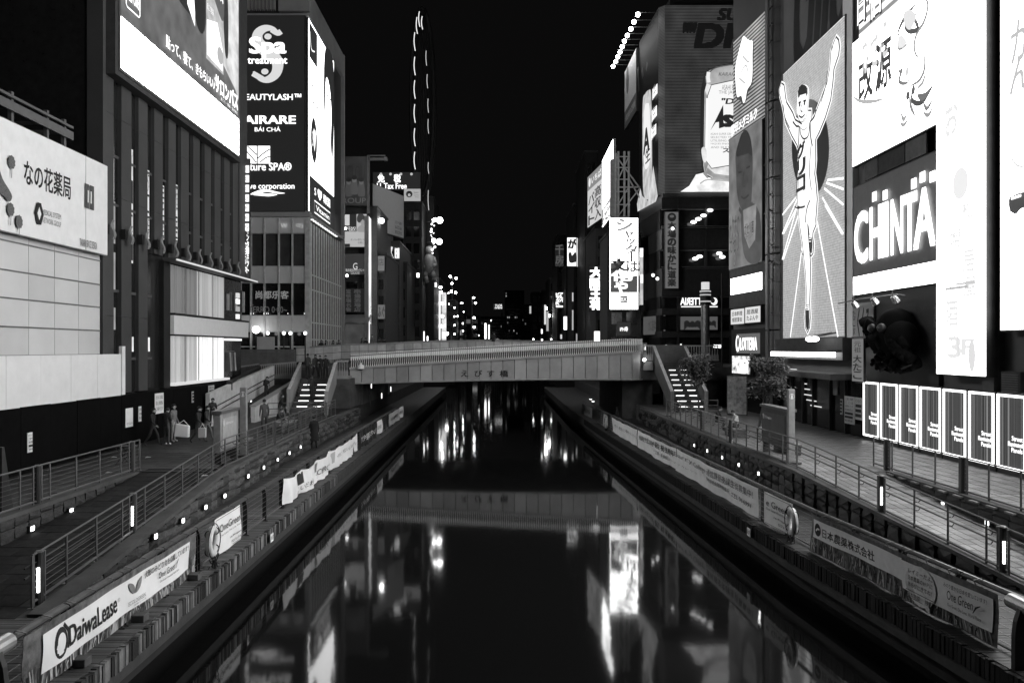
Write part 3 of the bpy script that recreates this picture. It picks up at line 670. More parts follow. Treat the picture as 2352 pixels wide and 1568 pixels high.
# depth plate on the right kerb, hose bundle on the left deck
for q, lab, e in (((1732, 1221), 'small square number plate on the right kerb', ER), ((612, 1228), 'small square number plate on the left kerb', EL)):
    a = onX(*q, e(25)); a = onX(*q, e(a.y)); s = 1 if e is EL else -1
    S = Surf((e(a.y) + .16 * s, a.y - 1 * s), (e(a.y) + .16 * s, a.y + 1 * s)); t, A = simple_sign('number_plate', lab, S, (.85, .9, 1.15, 1.14), .01, CLOTH, STEELD, 'plate', o0=-.02, fw=.01)
    A.utext('18.7', (.89, .96, 1.11, 1.08), INK); A.build('print', t)
# rough planter pots hidden under the banners' lower edge
for i, y in enumerate((11.2, 13.4, 15.6, 18.4)):
    t = thing('rail_foot', 'dark block foot under the nearest left banner, ' + ORD[i] + ' from the camera', 'block', (-7.3, y, ZD)); MB().box(-7.42, y - .12, ZD + .022, -7.16, y + .12, ZD + .17).build('block', CONCD, t, bevel=.01)
# ================================================================ BRIDGE
BM = mat('bridge cladding', .3, .45, var=.22, scale=.45); BT = mat('bridge stone', .55, .6, var=.25, scale=1.5, bump=.1)
bridge = thing('bridge', 'wide pale bridge with leaning baluster parapet and name in dark characters across the canal', 'bridge', (-1, 59, 4.2))
YB = 59.0
def bpt(x, yt):     # near face of the bridge: px -> point; right end turns away
    return onY(x, yt, YB)
XL, XRr = bpt(803, 0).x, bpt(1438, 0).x
def btop(x): t = (x - XL) / (XRr - XL); return 5.13 + (6.36 - 5.13) * (t ** .9 if t > 0 else 0) if t < 1 else 6.36
def bbot(x): t = (x - XL) / (XRr - XL); return 4.1 + .32 * math.sin(min(1, max(0, t)) * math.pi * .62)
def bface(t):       # t metres along the face from its left end; the last 2.2 m curve back round the corner
    L = XRr - XL
    if t <= L: return XL + t, YB + .0
    R = 1.5; a = min(math.pi / 2, (t - L) / R); return XRr + R * math.sin(a), YB + R * (1 - math.cos(a))
Ltot = XRr - XL + 2.3; n = 26; seams = [Ltot * i / n for i in range(n + 1)]
for a, b in zip(seams, seams[1:]):
    (x0, y0), (x1, y1) = bface(a + .022), bface(b - .022); mb = MB()
    mb.hexa([(x0, y0, bbot(x0)), (x1, y1, bbot(x1)), (x1, y1 + .2, bbot(x1)), (x0, y0 + .2, bbot(x0)), (x0, y0, btop(x0)), (x1, y1, btop(x1)), (x1, y1 + .2, btop(x1)), (x0, y0 + .2, btop(x0))])
    mb.build('fascia_panel', random.choice((BM, BM, mat('bridge cladding b', .26, .45, var=.25, scale=.45), mat('bridge cladding c', .35, .45, var=.2, scale=.45))), bridge)
def sweep(name, prof, m, ts, zf, nrm_out=True):
    mb = MB(); k = len(prof); vs = []
    for t in ts:
        x, y = bface(t); x2, y2 = bface(t + .02); d = Vector((x2 - x, y2 - y)).normalized() if t < Ltot - .02 else Vector((0, 1)); nn = Vector((d.y, -d.x))
        vs += [(x + nn.x * o, y + nn.y * o, zf(x) + z) for o, z in prof]
    fs = []
    for i in range(len(ts) - 1):
        for j in range(k): fs.append((i * k + j, i * k + (j + 1) % k, (i + 1) * k + (j + 1) % k, (i + 1) * k + j))
    fs += [tuple(range(k)), tuple(range(len(ts) * k - 1, (len(ts) - 1) * k - 1, -1))]
    mb.raw(vs, fs); return mb.build(name, m, bridge)
TS = [Ltot * i / 60 for i in range(61)]
sweep('cornice', [(-.25, .0), (-.25, .16), (.05, .16), (.1, .1), (.1, .0)], BM, TS, btop)
sweep('lower_edge', [(-.2, -.12), (-.2, 0), (.06, 0), (.1, -.05), (.05, -.12)], BM, TS, bbot)
sweep('core_wall', [(-.5, .1), (-.5, 1.0), (-.22, .9), (-.22, .05)], mat('bridge core', .1), TS, bbot)
struct_deck = MB().box(-34, YB + .9, 4.3, 34, 76, 5.3); struct_deck.build('road_slab', CONCD, bridge)
for x in (-12.6, 11.6): MB().box(x - 1.2 * (x > 0) - .6, YB + 2, .5, x + .6 + 1.2 * (x < 0), 75, 4.3).build('abutment', CONCD, bridge)
# leaning paddle-shaped balusters
pm = MB()
def paddle(w0, w1, z0, z1, l0, l1, th=.012):
    pm.hexa([(-w0 + .02, l0 - th, z0), (w0 + .02, l0 - th, z0), (w0 + .02, l0 + th, z0), (-w0 + .02, l0 + th, z0), (-w1 + .02 + (z1 - z0) * .1, l1 - th, z1), (w1 + .02 + (z1 - z0) * .1, l1 - th, z1), (w1 + .02 + (z1 - z0) * .1, l1 + th, z1), (-w1 + .02 + (z1 - z0) * .1, l1 + th, z1)])
paddle(.014, .014, .1, .52, -.02, -.02); paddle(.014, .048, .52, .6, -.02, -.02); paddle(.048, .05, .6, 1.0, -.02, -.02); paddle(.02, .03, 0, .1, -.09, -.02)
me = pm.mesh('baluster', mat('baluster metal', .85, .4, var=.08))
NB = 142
for i in range(NB):
    t = .1 + (Ltot - .35) * i / NB; x, y = bface(t); x2, y2 = bface(t + .05)
    place('baluster', me, (x, y + .06, btop(x) + .14), bridge, rz=math.atan2(y2 - y, x2 - x))
sweep('baluster_gap_shade', [(-.2, .16), (-.2, .62), (-.17, .62), (-.17, .16)], mat('baluster shade', .05, .5), TS, btop)  # dark sheet added behind the balusters to put shade in their gaps
sweep('top_bar', [(-.1, .98), (-.1, 1.05), (-.02, 1.05), (-.02, .98)], STEEL, TS, btop)
SB = Surf((XL, YB), (XRr, YB)); A = Art(SB, .012)
for ch, x0, x1 in (('え', 1059, 1075), ('び', 1090, 1107), ('す', 1119, 1135), ('橋', 1148, 1167)): A.text(ch, x0, 850, x1, 865, INK, bold=.015)
A.build('name_lettering', bridge)
# far parapet, clad in two rows of stone slabs
YP = 70.0
def ptop(x):
    pts = [(565, 800), (706, 796), (793, 789), (886, 787), (980, 782), (1137, 780), (1328, 784), (1460, 787)]
    px = CX + x / YP * FPX
    for (a, b), (c, d) in zip(pts, pts[1:]):
        if px <= c: return EYE - ((b + (d - b) * (px - a) / (c - a)) - CY) / FPX * YP
    return EYE + 13 / FPX * YP
x = onY(680, 0, YP).x; xe = onY(1470, 0, YP).x; dx = .82; i = 0
pms = [BT, mat('bridge stone light', .62, .6, var=.25, scale=1.5), mat('bridge stone dark', .42, .6, var=.3, scale=1.5)]
while x < xe:
    rd = random.random(); m = pms[0 if rd < .5 else 1 if rd < .8 else 2]
    MB().hexa([(x, YP + .11, ptop(x) - 1.4), (x + dx, YP + .11, ptop(x + dx) - 1.4), (x + dx, YP + .3, ptop(x + dx) - 1.4), (x, YP + .3, ptop(x) - 1.4), (x, YP + .11, ptop(x) - .16), (x + dx, YP + .11, ptop(x + dx) - .16), (x + dx, YP + .3, ptop(x + dx) - .16), (x, YP + .3, ptop(x) - .16)]).build('parapet_core', mat('joint shadow', .05), bridge)
    for z0, z1 in ((.0, .6), (.64, 1.2)):
        t0, t1 = ptop(x), ptop(x + dx)
        MB().hexa([(x + .022, YP, t0 - 1.36 + z0), (x + dx - .022, YP, t1 - 1.36 + z0), (x + dx - .022, YP + .1, t1 - 1.36 + z0), (x + .022, YP + .1, t0 - 1.36 + z0), (x + .022, YP, t0 - 1.36 + z1), (x + dx - .022, YP, t1 - 1.36 + z1), (x + dx - .022, YP + .1, t1 - 1.36 + z1), (x + .022, YP + .1, t0 - 1.36 + z1)]).build('parapet_slab', m, bridge)
    MB().hexa([(x, YP - .06, ptop(x) - .15), (x + dx - .004, YP - .06, ptop(x + dx) - .15), (x + dx - .004, YP + .36, ptop(x + dx) - .15), (x, YP + .36, ptop(x) - .15), (x, YP - .06, ptop(x)), (x + dx - .004, YP - .06, ptop(x + dx)), (x + dx - .004, YP + .36, ptop(x + dx)), (x, YP + .36, ptop(x))]).build('parapet_cap', BM, bridge)
    x += dx
# dark stretch of parapet left of the steps (nearer)
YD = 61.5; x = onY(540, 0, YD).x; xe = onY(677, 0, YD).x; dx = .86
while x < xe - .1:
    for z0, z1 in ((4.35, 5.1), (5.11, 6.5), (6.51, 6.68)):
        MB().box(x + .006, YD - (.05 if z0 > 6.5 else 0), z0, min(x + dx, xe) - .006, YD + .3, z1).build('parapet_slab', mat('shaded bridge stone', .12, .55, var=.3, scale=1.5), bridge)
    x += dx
t = thing('camera_dome', 'white round security camera on the bridge cornice', 'camera', onY(829, 847, 58.85))
p = t.location; MB().cyl(p, p + Vector((0, 0, .22)), .26, .24, n=12).ball(p + Vector((0, 0, .2)), .24, 12, 6, (1, 1, .6)).cyl(p + Vector((0, 0, .3)), p + Vector((0, 0, .46)), .06).build('housing', WHITE, t); MB().ball(p + Vector((0, 0, .02)), .18, 10, 6, (1, 1, .7)).build('lens', BLACK, t)
# balustrades of bottle-shaped balusters beside the stairs
def bottle_mesh(h, w):
    b = MB(); pr = [(.5, 0), (.5, .28), (.34, .38), (.13, .46), (.13, .88), (.3, 1)]
    for (a, z0), (c, z1) in zip(pr, pr[1:]): b.hexa([(-a * w, -.03, z0 * h), (a * w, -.03, z0 * h), (a * w, .03, z0 * h), (-a * w, .03, z0 * h), (-c * w, -.03, z1 * h), (c * w, -.03, z1 * h), (c * w, .03, z1 * h), (-c * w, .03, z1 * h)])
    return b
def balustrade(label, p0, p1, h, n, m):
    t = thing('balustrade', label, 'balustrade', p0); p0 = Vector(p0); p1 = Vector(p1); d = p1 - p0; an = math.atan2(d.y, d.x); w = d.length / n * .8
    bm = bottle_mesh(h - .1, w).mesh('baluster', m)
    for i in range(n): place('baluster', bm, p0 + d * ((i + .5) / n), t, rz=an)
    for z0, z1, nm in ((h - .1, h, 'handrail'), (-.08, 0, 'base_rail')):
        q = Vector((-d.y, d.x, 0)).normalized() * .07; a = Vector((0, 0, z0)); c = Vector((0, 0, z1))
        MB().hexa([p0 - q + a, p1 - q + a, p1 + q + a, p0 + q + a, p0 - q + c, p1 - q + c, p1 + q + c, p0 + q + c]).build(nm, BM, t)
    return t
balustrade('row of bottle shaped balusters left of the left stairs', onY(598, 876, 57.6), onY(682, 869, 57.6), 1.28, 17, BM)
balustrade('short row of bottle shaped balusters between the left stairs and the bridge end', onY(772, 863, 57.4), onY(800, 863, 57.4), 1.15, 5, BM)
balustrade('row of bottle shaped balusters right of the right stairs', onY(1573, 826, 60.5), onY(1651, 826, 60.5), 1.15, 13, BM)
balustrade('short row of bottle shaped balusters between the bridge and the right stairs', onY(1478, 826, 59.8), onY(1500, 826, 59.8), 1.15, 5, BM)
balustrade('faint row of balusters behind the left shop window', onY(553, 874, 57.6), onY(594, 868, 57.6), 1.1, 9, CONCD)
def blockthing(name, label, cat, mb, m, loc, part='body'):
    t = thing(name, label, cat, loc); mb.build(part, m, t); return t
a = onY(773, 863, 57.3); b = onY(801, 881, 57.3); blockthing('stair_pier', 'pale square block under the balusters by the left stairs', 'pier', MB().box(a.x, 57.3, b.z, b.x, 58.6, a.z - .03), BM, (a.x, 57.3, b.z))
a = onY(1478, 828, 59.7); b = onY(1500, 850, 59.7); blockthing('stair_pier', 'pale square block under the balusters by the right stairs', 'pier', MB().box(a.x, 59.7, b.z, b.x, 61, a.z - .1), BM, (a.x, 59.7, b.z))
a = onY(598, 879, 57.5); b = onY(690, 905, 57.5); blockthing('landing_wall', 'dark stone wall under the balusters left of the left stairs', 'wall', MB().box(a.x, 57.7, 2.3, b.x, 58.6, a.z - .08), CONCD, (a.x, 57.7, 2.3))
a = onY(1573, 829, 60.6); b = onY(1660, 829, 60.6); blockthing('landing_wall', 'dark wall under the balusters right of the right stairs', 'wall', MB().box(a.x, 60.6, 2.3, b.x, 61.6, a.z - .1), CONCD, (a.x, 60.6, 2.3))
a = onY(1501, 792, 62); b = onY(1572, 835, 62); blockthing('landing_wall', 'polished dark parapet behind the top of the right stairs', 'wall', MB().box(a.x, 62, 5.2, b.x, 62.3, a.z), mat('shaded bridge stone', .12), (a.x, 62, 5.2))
# stairs with lit treads
def stairs(label, bl, br, tl, tr, n, lights):
    """bottom-left, bottom-right, top-left, top-right points"""
    bl, br, tl, tr = map(Vector, (bl, br, tl, tr)); t = thing('stairs', label, 'stairs', bl)
    for i in range(n):
        f0, f1 = i / n, (i + 1) / n; l0, r0 = bl.lerp(tl, f0), br.lerp(tr, f0); l1, r1 = bl.lerp(tl, f1 + .012), br.lerp(tr, f1 + .012); z = bl.z + (tl.z - bl.z) * (i + 1) / n
        zb = 1.3
        step = MB().hexa([(l0.x, l0.y, zb), (r0.x, r0.y, zb), (r1.x, r1.y, zb), (l1.x, l1.y, zb), (l0.x, l0.y, z), (r0.x, r0.y, z), (r1.x, r1.y, z), (l1.x, l1.y, z)]).build('step', CONCD, t)
        if i in lights:
            for a, c in ((.14, .44), (.62, .92)):
                p, q = l0.lerp(r0, a), l0.lerp(r0, c); d = Vector((0, -.02, 0))
                MB().box(p.x, p.y - .03, z - .07, q.x, p.y - .004, z - .02).build('tread_light', emat('tread glow', 2.5), step)
    return t
def stringer(label, b, tp, h0, h1, th, m):
    """slanted solid side wall of a stair with a rail on top"""
    b, tp = Vector(b), Vector(tp); t = thing('stair_wall', label, 'stair wall', b); q = Vector((th, 0, 0))
    MB().hexa([b - q + Vector((0, 0, -.3)), b + q + Vector((0, 0, -.3)), tp + q + Vector((0, 0, -.45)), tp - q + Vector((0, 0, -.45)), b - q + Vector((0, 0, h0)), b + q + Vector((0, 0, h0)), tp + q + Vector((0, 0, h1)), tp - q + Vector((0, 0, h1))]).build('panel', m, t)
    k = Vector((0, 0, .07)); q2 = Vector((th + .03, 0, 0))
    MB().hexa([b - q2 + Vector((0, 0, h0)), b + q2 + Vector((0, 0, h0)), tp + q2 + Vector((0, 0, h1)), tp - q2 + Vector((0, 0, h1)), b - q2 + Vector((0, 0, h0)) + k, b + q2 + Vector((0, 0, h0)) + k, tp + q2 + Vector((0, 0, h1)) + k, tp - q2 + Vector((0, 0, h1)) + k]).build('rail', mat('pale metal', .5), t)
    MB().box(b.x - th - .03, b.y - .12, b.z - .5, b.x + th + .03, b.y, b.z + h0 + .07).build('end_post', BM, t)
    return t
lb0 = onY(668, 944, 50.6); lt0 = onY(693, 870, 57); lb1 = onY(750, 944, 50.6); lt1 = onY(757, 870, 57)
stairs('left stairs with pairs of glowing strips on every second step', lb0, lb1, (lt0.x, 57, lt0.z), (lt1.x, 57, lt1.z), 12, {1, 3, 5, 7, 9})
MB().box(lt0.x - 3, 57, 2.3, lt1.x + 1.5, 61, lt0.z).build('landing', CONCD, bridge)
stringer('pale slanted side wall on the left of the left stairs', onY(663, 930, 50.5), onY(690, 866, 57.2), 1.0, 1.05, .07, BM)
stringer('pale slanted side wall between the left stairs and the bridge', onY(750, 935, 50.5), onY(771, 866, 57.2), 1.0, 1.05, .09, BM)
rb0 = onY(1550, 938, 53.8); rt0 = onY(1524, 832, 60.4); rb1 = onY(1620, 938, 53.8); rt1 = onY(1570, 832, 60.4)
stairs('right stairs with pairs of glowing strips behind a small tree', rb0, rb1, rt0, rt1, 18, {0, 2, 4, 6, 8, 10, 12, 14})
stringer('pale slanted side wall on the canal side of the right stairs', onY(1544, 934, 53.7), onY(1502, 832, 60.5), 1.02, 1.25, .08, mat('stair wall', .13, .5))
stringer('slanted side wall on the far side of the right stairs behind the tree', onY(1622, 934, 53.7), onY(1574, 832, 60.5), 1.05, 1.2, .08, CONCD)
# left ramp up to the bridge: back wall, front parapet, floor lights
ZR = lambda y: 2.3 + (y - 44) * .155 if y > 44 else 2.3
def sloped_wall(name, label, x, y0, y1, zb, zt, th, m, mats=None):
    t = thing(name, label, 'wall', (x, y0, zb(y0))); n = 5
    for i in range(n):
        a, b = y0 + (y1 - y0) * i / n, y0 + (y1 - y0) * (i + 1) / n
        MB().hexa([(x - th, a + .006, zb(a)), (x + th, a + .006, zb(a)), (x + th, b - .006, zb(b)), (x - th, b - .006, zb(b)), (x - th, a + .006, zt(a)), (x + th, a + .006, zt(a)), (x + th, b - .006, zt(b)), (x - th, b - .006, zt(b))]).build('wall_panel', m, t)
    return t
sloped_wall('ramp_back_wall', 'grey back wall of the ramp that climbs to the bridge, under the black barrier', -16.5, 43.5, 56, lambda y: 2.2, lambda y: 4.2 + (y - 43.5) * .105, .12, BT)
t = sloped_wall('ramp_parapet', 'pale sloping parapet of the left ramp that climbs to the bridge', -14.75, 46, 55.5, lambda y: 2.2, lambda y: 3.25 + (y - 46) * .12, .12, BT)
MB().hexa([(-14.93, 46, 3.25), (-14.57, 46, 3.25), (-14.57, 55.5, 4.39), (-14.93, 55.5, 4.39), (-14.93, 46, 3.33), (-14.57, 46, 3.33), (-14.57, 55.5, 4.47), (-14.93, 55.5, 4.47)]).build('coping', BM, t)
t = thing('ramp_handrail', 'pair of dark handrails along the back wall of the left bridge ramp', 'handrail', (-16.25, 44, 3.3))
for z in (3.05, 3.35): MB().tube([(-16.25, 43.6, z), (-16.25, 55.6, z + 1.5)], .03, 6).build('rail', BLACK, t)
struct('bridge_ramp', MB().hexa([(-16.4, 44, 2.2), (-14.85, 44, 2.2), (-14.85, 56, 2.2), (-16.4, 56, 2.2), (-16.4, 44, 2.31), (-14.85, 44, 2.31), (-14.85, 56, 4.1), (-16.4, 56, 4.1)]), PAVE2)
for i, q in enumerate([(1400, 635), (1500, 578), (1595, 525)]):
    a = onX(*C6(*q), -16.3); t = thing('marker_light', ('nearest', 'middle', 'farthest')[i] + ' of three bright lights low on the back wall of the left bridge ramp', 'light', a, 'lights on the left bridge ramp')
    MB().box(a.x - .08, a.y - .09, a.z - .14, a.x + .0, a.y + .09, a.z + .14).build('housing', STEELD, t); MB().box(a.x + .001, a.y - .07, a.z - .12, a.x + .03, a.y + .07, a.z + .12).build('lens', E_SPOT, t)
# black barrier on the slope
S0 = Surf((-16.2, 48), (-16.45, 57.5)); a = onX(511, 873, -16.4); b = onY(600, 840, 57.4)
blockthing('barrier', 'black sloping barrier wall from the shop window up to the bridge balusters', 'barrier', MB().hexa([(-16.7, 47, 4.2), (-16.35, 47, 4.2), (b.x, 57.3, 4.35), (b.x - .3, 57.3, 4.35), (-16.7, 47, 4.7), (-16.35, 47, 4.7), (b.x, 57.3, b.z), (b.x - .3, 57.3, b.z)]), BLACK, (-16.5, 47, 4.2))
# pipe barriers at the foot of the left stairs
for lab, x0, y0, x1, y1 in (('pipe barrier across the foot of the left stairs', -14.3, 47.5, -12.0, 49.0), ('pipe barrier beside the foot of the left stairs', -11.7, 47, -11.3, 50)):
    t = thing('pipe_barrier', lab, 'barrier', (x0, y0, ZP))
    for z in (.35, .7, 1.05): MB().tube([(x0, y0, ZP + z), (x1, y1, ZP + z)], .025, 6).build('rail', STEEL, t)
    for f in (0, .5, 1): MB().cyl((x0 + (x1 - x0) * f, y0 + (y1 - y0) * f, ZP), (x0 + (x1 - x0) * f, y0 + (y1 - y0) * f, ZP + 1.07), .03, n=6).build('post', STEEL, t)
t = thing('pipe_barrier', 'pipe barrier across the foot of the right stairs', 'barrier', (12.0, 50, ZP))
for z in (.35, .7, 1.05): MB().tube([(11.9, 50.5, ZP + z), (14.4, 50.5, ZP + z)], .025, 6).build('rail', STEEL, t)
for x in (11.9, 13.1, 14.4): MB().cyl((x, 50.5, ZP), (x, 50.5, ZP + 1.07), .03, n=6).build('post', STEEL, t)
# bridge pylon lamp (right) and things on the bridge
p = onY(1620, 790, 66); sc = 66 / FPX
t = thing('clock_pillar', 'round grey pillar with banded lamp head standing on the right end of the bridge', 'pillar', (p.x, 66, 5.3))
MB().cyl((p.x, 66, 5.3), (p.x, 66, EYE + 100 * sc), .36, n=12).build('shaft', mat('pillar metal', .3, .35, .5), t)
MB().cyl((p.x, 66, EYE + 100 * sc), (p.x, 66, EYE + 134 * sc), .46, n=14).build('head', STEELD, t)
for k in (106, 121, 129): MB().cyl((p.x, 66, EYE + k * sc), (p.x, 66, EYE + (k + 3) * sc), .475, n=14).build('band', elev(.5), t)
MB().cyl((p.x, 66, EYE + 134 * sc), (p.x, 66, EYE + 152 * sc), .34, n=12).build('lamp_top', elev(.7), t)
p = onY(1658, 800, 60); t = thing('utility_pole', 'thin grey pole rising right of the banded pillar', 'pole', (p.x, 60, 5.2)); MB().cyl((p.x, 60, 2.3), (p.x, 60, EYE + 171 * 60 / FPX), .07, n=6).build('pole', STEELD, t)
a = onY(1480, 826, 59.2); t = thing('lamp', 'small bright lamp on the pier between the bridge and the right stairs', 'lamp', a); MB().ball(a, .13).build('bulb', E_LAMP, t); MB().cyl(a - Vector((0, 0, .3)), a, .04).build('stem', STEELD, t)
for i, (x, y) in enumerate(((1481, 797), (1530, 797), (1564, 795))):
    a = onY(x, y, 66); t = thing('small_lamp', 'tiny lamp above the parapet behind the right stairs, ' + ORD[i] + ' from the left', 'lamp', a, 'tiny lamps over the parapet'); MB().cyl(a - Vector((0, 0, .25)), a + Vector((0, 0, .2)), .07, n=6).build('glow', elev(1.5), t); MB().cyl(a - Vector((0, 0, 1.6)), a - Vector((0, 0, .25)), .03, n=5).build('stem', STEELD, t)
a = onY(1648, 795, 66); t = thing('tube_lamp', 'short bright tube lamp over the right balusters', 'lamp', a); MB().box(a.x - .3, 65.9, a.z - .12, a.x + .3, 66.1, a.z + .12).build('tube', E_WHITE, t); MB().box(a.x - 1.4, 66, a.z + .13, a.x + .4, 66.1, a.z + .2).build('arm', STEELD, t)
# under the bridge: small lit slots on the left bank, bicycle on the right deck
for i, (x, y) in enumerate(((2128, 546), (2023, 622), (1904, 502))):
    a = onX(*S1(x, y), -10.2); t = thing('lamp_strip_post', 'slim lit post under the left part of the bridge, ' + ORD[i] + ' from the right', 'lamp', (a.x, a.y, ZP), 'slim lit posts under the bridge')
    MB().cyl((a.x, a.y, ZP), (a.x, a.y, a.z + .4), .06, n=6).build('post', STEELD, t); MB().box(a.x + .05, a.y - .1, a.z - .22, a.x + .1, a.y - .04, a.z + .22).build('glow', E_WHITE, t)
def bicycle(c, label):
    t = thing('bicycle', label, 'bicycle', c); c = Vector(c)
    for d in (-.52, .52):
        w_ = MB().torus(c + Vector((0, d, .33)), .31, .022, n=18, m=6).build('wheel', INK, t)
    b = MB(); P = {k: c + Vector(v) for k, v in dict(r=(0, .52, .33), f=(0, -.52, .33), b=(0, .08, .3), s=(0, .2, .78), h=(0, -.4, .82)).items()}
    for i, j in ('rb', 'rs', 'bs', 'sh', 'bh', 'hf'): b.cyl(P[i], P[j], .02, n=6)
    b.build('frame', STEELD, t); MB().box(c.x - .07, c.y + .1, c.z + .8, c.x + .07, c.y + .34, c.z + .86).build('saddle', INK, t)
    MB().tube([P['h'] + Vector((-.28, .1, .16)), P['h'] + Vector((0, 0, .14)), P['h'] + Vector((.28, .1, .16))], .015, 6).build('handlebar', STEELD, t)
a = onZ(1371, 908, ZD); bicycle((9.3, 60.5, ZD + .02), 'dark bicycle parked on the right deck under the bridge')
for i, (x, y) in enumerate(((120, 860), (147, 885))):
    a = onZ(*S2(x, y), ZD + .03); t = thing('ground_light', 'flat ground light beside the bicycle under the bridge, ' + ('farther' if i == 0 else 'nearer') + ' one', 'light', a, 'ground lights by the bicycle'); MB().cyl((a.x, a.y, ZD), (a.x, a.y, ZD + .045), .15, n=10).build('lens', E_SPOT, t); MB().cyl((a.x, a.y, ZD), (a.x, a.y, ZD + .03), .2, n=10).build('rim', STEELD, t)
blockthing('pillar_wall', 'pale concrete wall under the right part of the bridge behind the bicycle', 'wall', MB().box(9.9, 63, ZD, 12.6, 63.5, 4.3), BT, (11, 63, ZD))
# information boards
def info(side, sgn, x, y0, y1, lab):
    m = mat('board steel', .3 if sgn > 0 else .1, .4, .2) if sgn > 0 else mat('board steel shaded', .09, .4, .2); S = Surf((x, y0), (x, y1)) if sgn > 0 else Surf((x, y1), (x, y0)); L = abs(y1 - y0)  # right board's dim side is shade put into its steel and map colour
    t = thing('information_board', 'grey information board ' + lab, 'information board', (x, (y0 + y1) / 2, ZP))
    slabo('board', S, (0, ZP + .45, L, ZP + 1.95), -.28, 0, m, t, bevel=.015); slabo('roof', S, (-.06, ZP + 1.955, L + .06, ZP + 2.06), -.34, .06, STEEL, t)
    slabo('screen', S, (.2, ZP + .6, L - .25, ZP + 1.75), .001, .015, mat('map panel', .38, .3, var=.2) if sgn > 0 else mat('map panel shaded', .1, .3), t)
    for u in (.1, L - .22): slabo('leg', S, (u, ZP, u + .12, ZP + .445), -.26, -.02, STEELD, t)
    A = Art(S, .018); A.disc_u = 0
    A.utext('i', (.3, ZP + 1.5, .35, ZP + 1.64), CLOTH, bold=.02); A.ustroke([(.325 + .09 * math.cos(k * .5), ZP + 1.57 + .11 * math.sin(k * .5)) for k in range(13)], .015, CLOTH); A.utext('information', (.48, ZP + 1.5, min(1.3, L - .4), ZP + 1.62), CLOTH); A.build('print', t)
def pylon(x, y, w, h, lab, sgn):
    t = thing('information_post', 'tall grey post with round i symbol ' + lab, 'information post', (x, y, ZP)); m = mat('board steel', .3)
    MB().box(x - w, y - .1, ZP, x + w, y + .1, ZP + h).build('post', m, t, bevel=.01); MB().box(x - w - .18, y - .3, ZP, x + w + .18, y + .3, ZP + .1).build('foot', STEELD, t)
    S = Surf((x - w, y - .1), (x + w, y - .1)); A = Art(S, .003); c = ZP + h - .27
    A.utext('i', (w - .025, c - .1, w + .025, c + .1), CLOTH, bold=.03); A.ustroke([(w + (w * .82) * math.cos(k * .3142), c + (w * .82) * math.sin(k * .3142)) for k in range(20)], .012, CLOTH, closed=True); A.build('symbol', t)
info('left', 1, -10.62, 29.3, 31.3, 'with pale map panel behind the left railing')
pylon(-10.5, 31.6, .13, 2.85, 'behind the left railing', 1)
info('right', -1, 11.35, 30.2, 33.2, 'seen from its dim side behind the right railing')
pylon(11.25, 29.6, .12, 2.88, 'behind the right railing', -1)
# benches with arched divider hoops
def bench(c, L, lab, n):
    t = thing('bench', lab, 'bench', c); x, y, z = c
    MB().box(x - .3, y - L / 2, z, x + .3, y + L / 2, z + .38).build('block', CONCD, t, bevel=.02); MB().box(x - .33, y - L / 2 - .03, z + .385, x + .33, y + L / 2 + .03, z + .45).build('seat', mat('bench top', .2, .4), t, bevel=.01)
    for i in range(n):
        yy = y - L / 2 + L * (i + .6) / (n + .2); MB().tube([(x - .25 * math.cos(k * math.pi / 8), yy, z + .45 + .22 * math.sin(k * math.pi / 8)) for k in range(9)], .022, 6).build('hoop', mat('bright steel', .6, .25, .8), t)
bench((-11.4, 33.3, ZP), 2.6, 'dark stone bench with steel hoops where the crouching person sits', 2)
bench((-11.6, 41.5, ZP), 3.2, 'dark stone bench with four steel hoops farther along the left promenade', 4)
bench((12.3, 32.8, ZP), 1.6, 'dark stone bench with three steel hoops behind the right railing', 3)
bench((12.0, 39.0, ZP), 1.6, 'dark stone bench where the seated man in a white shirt sits', 1)
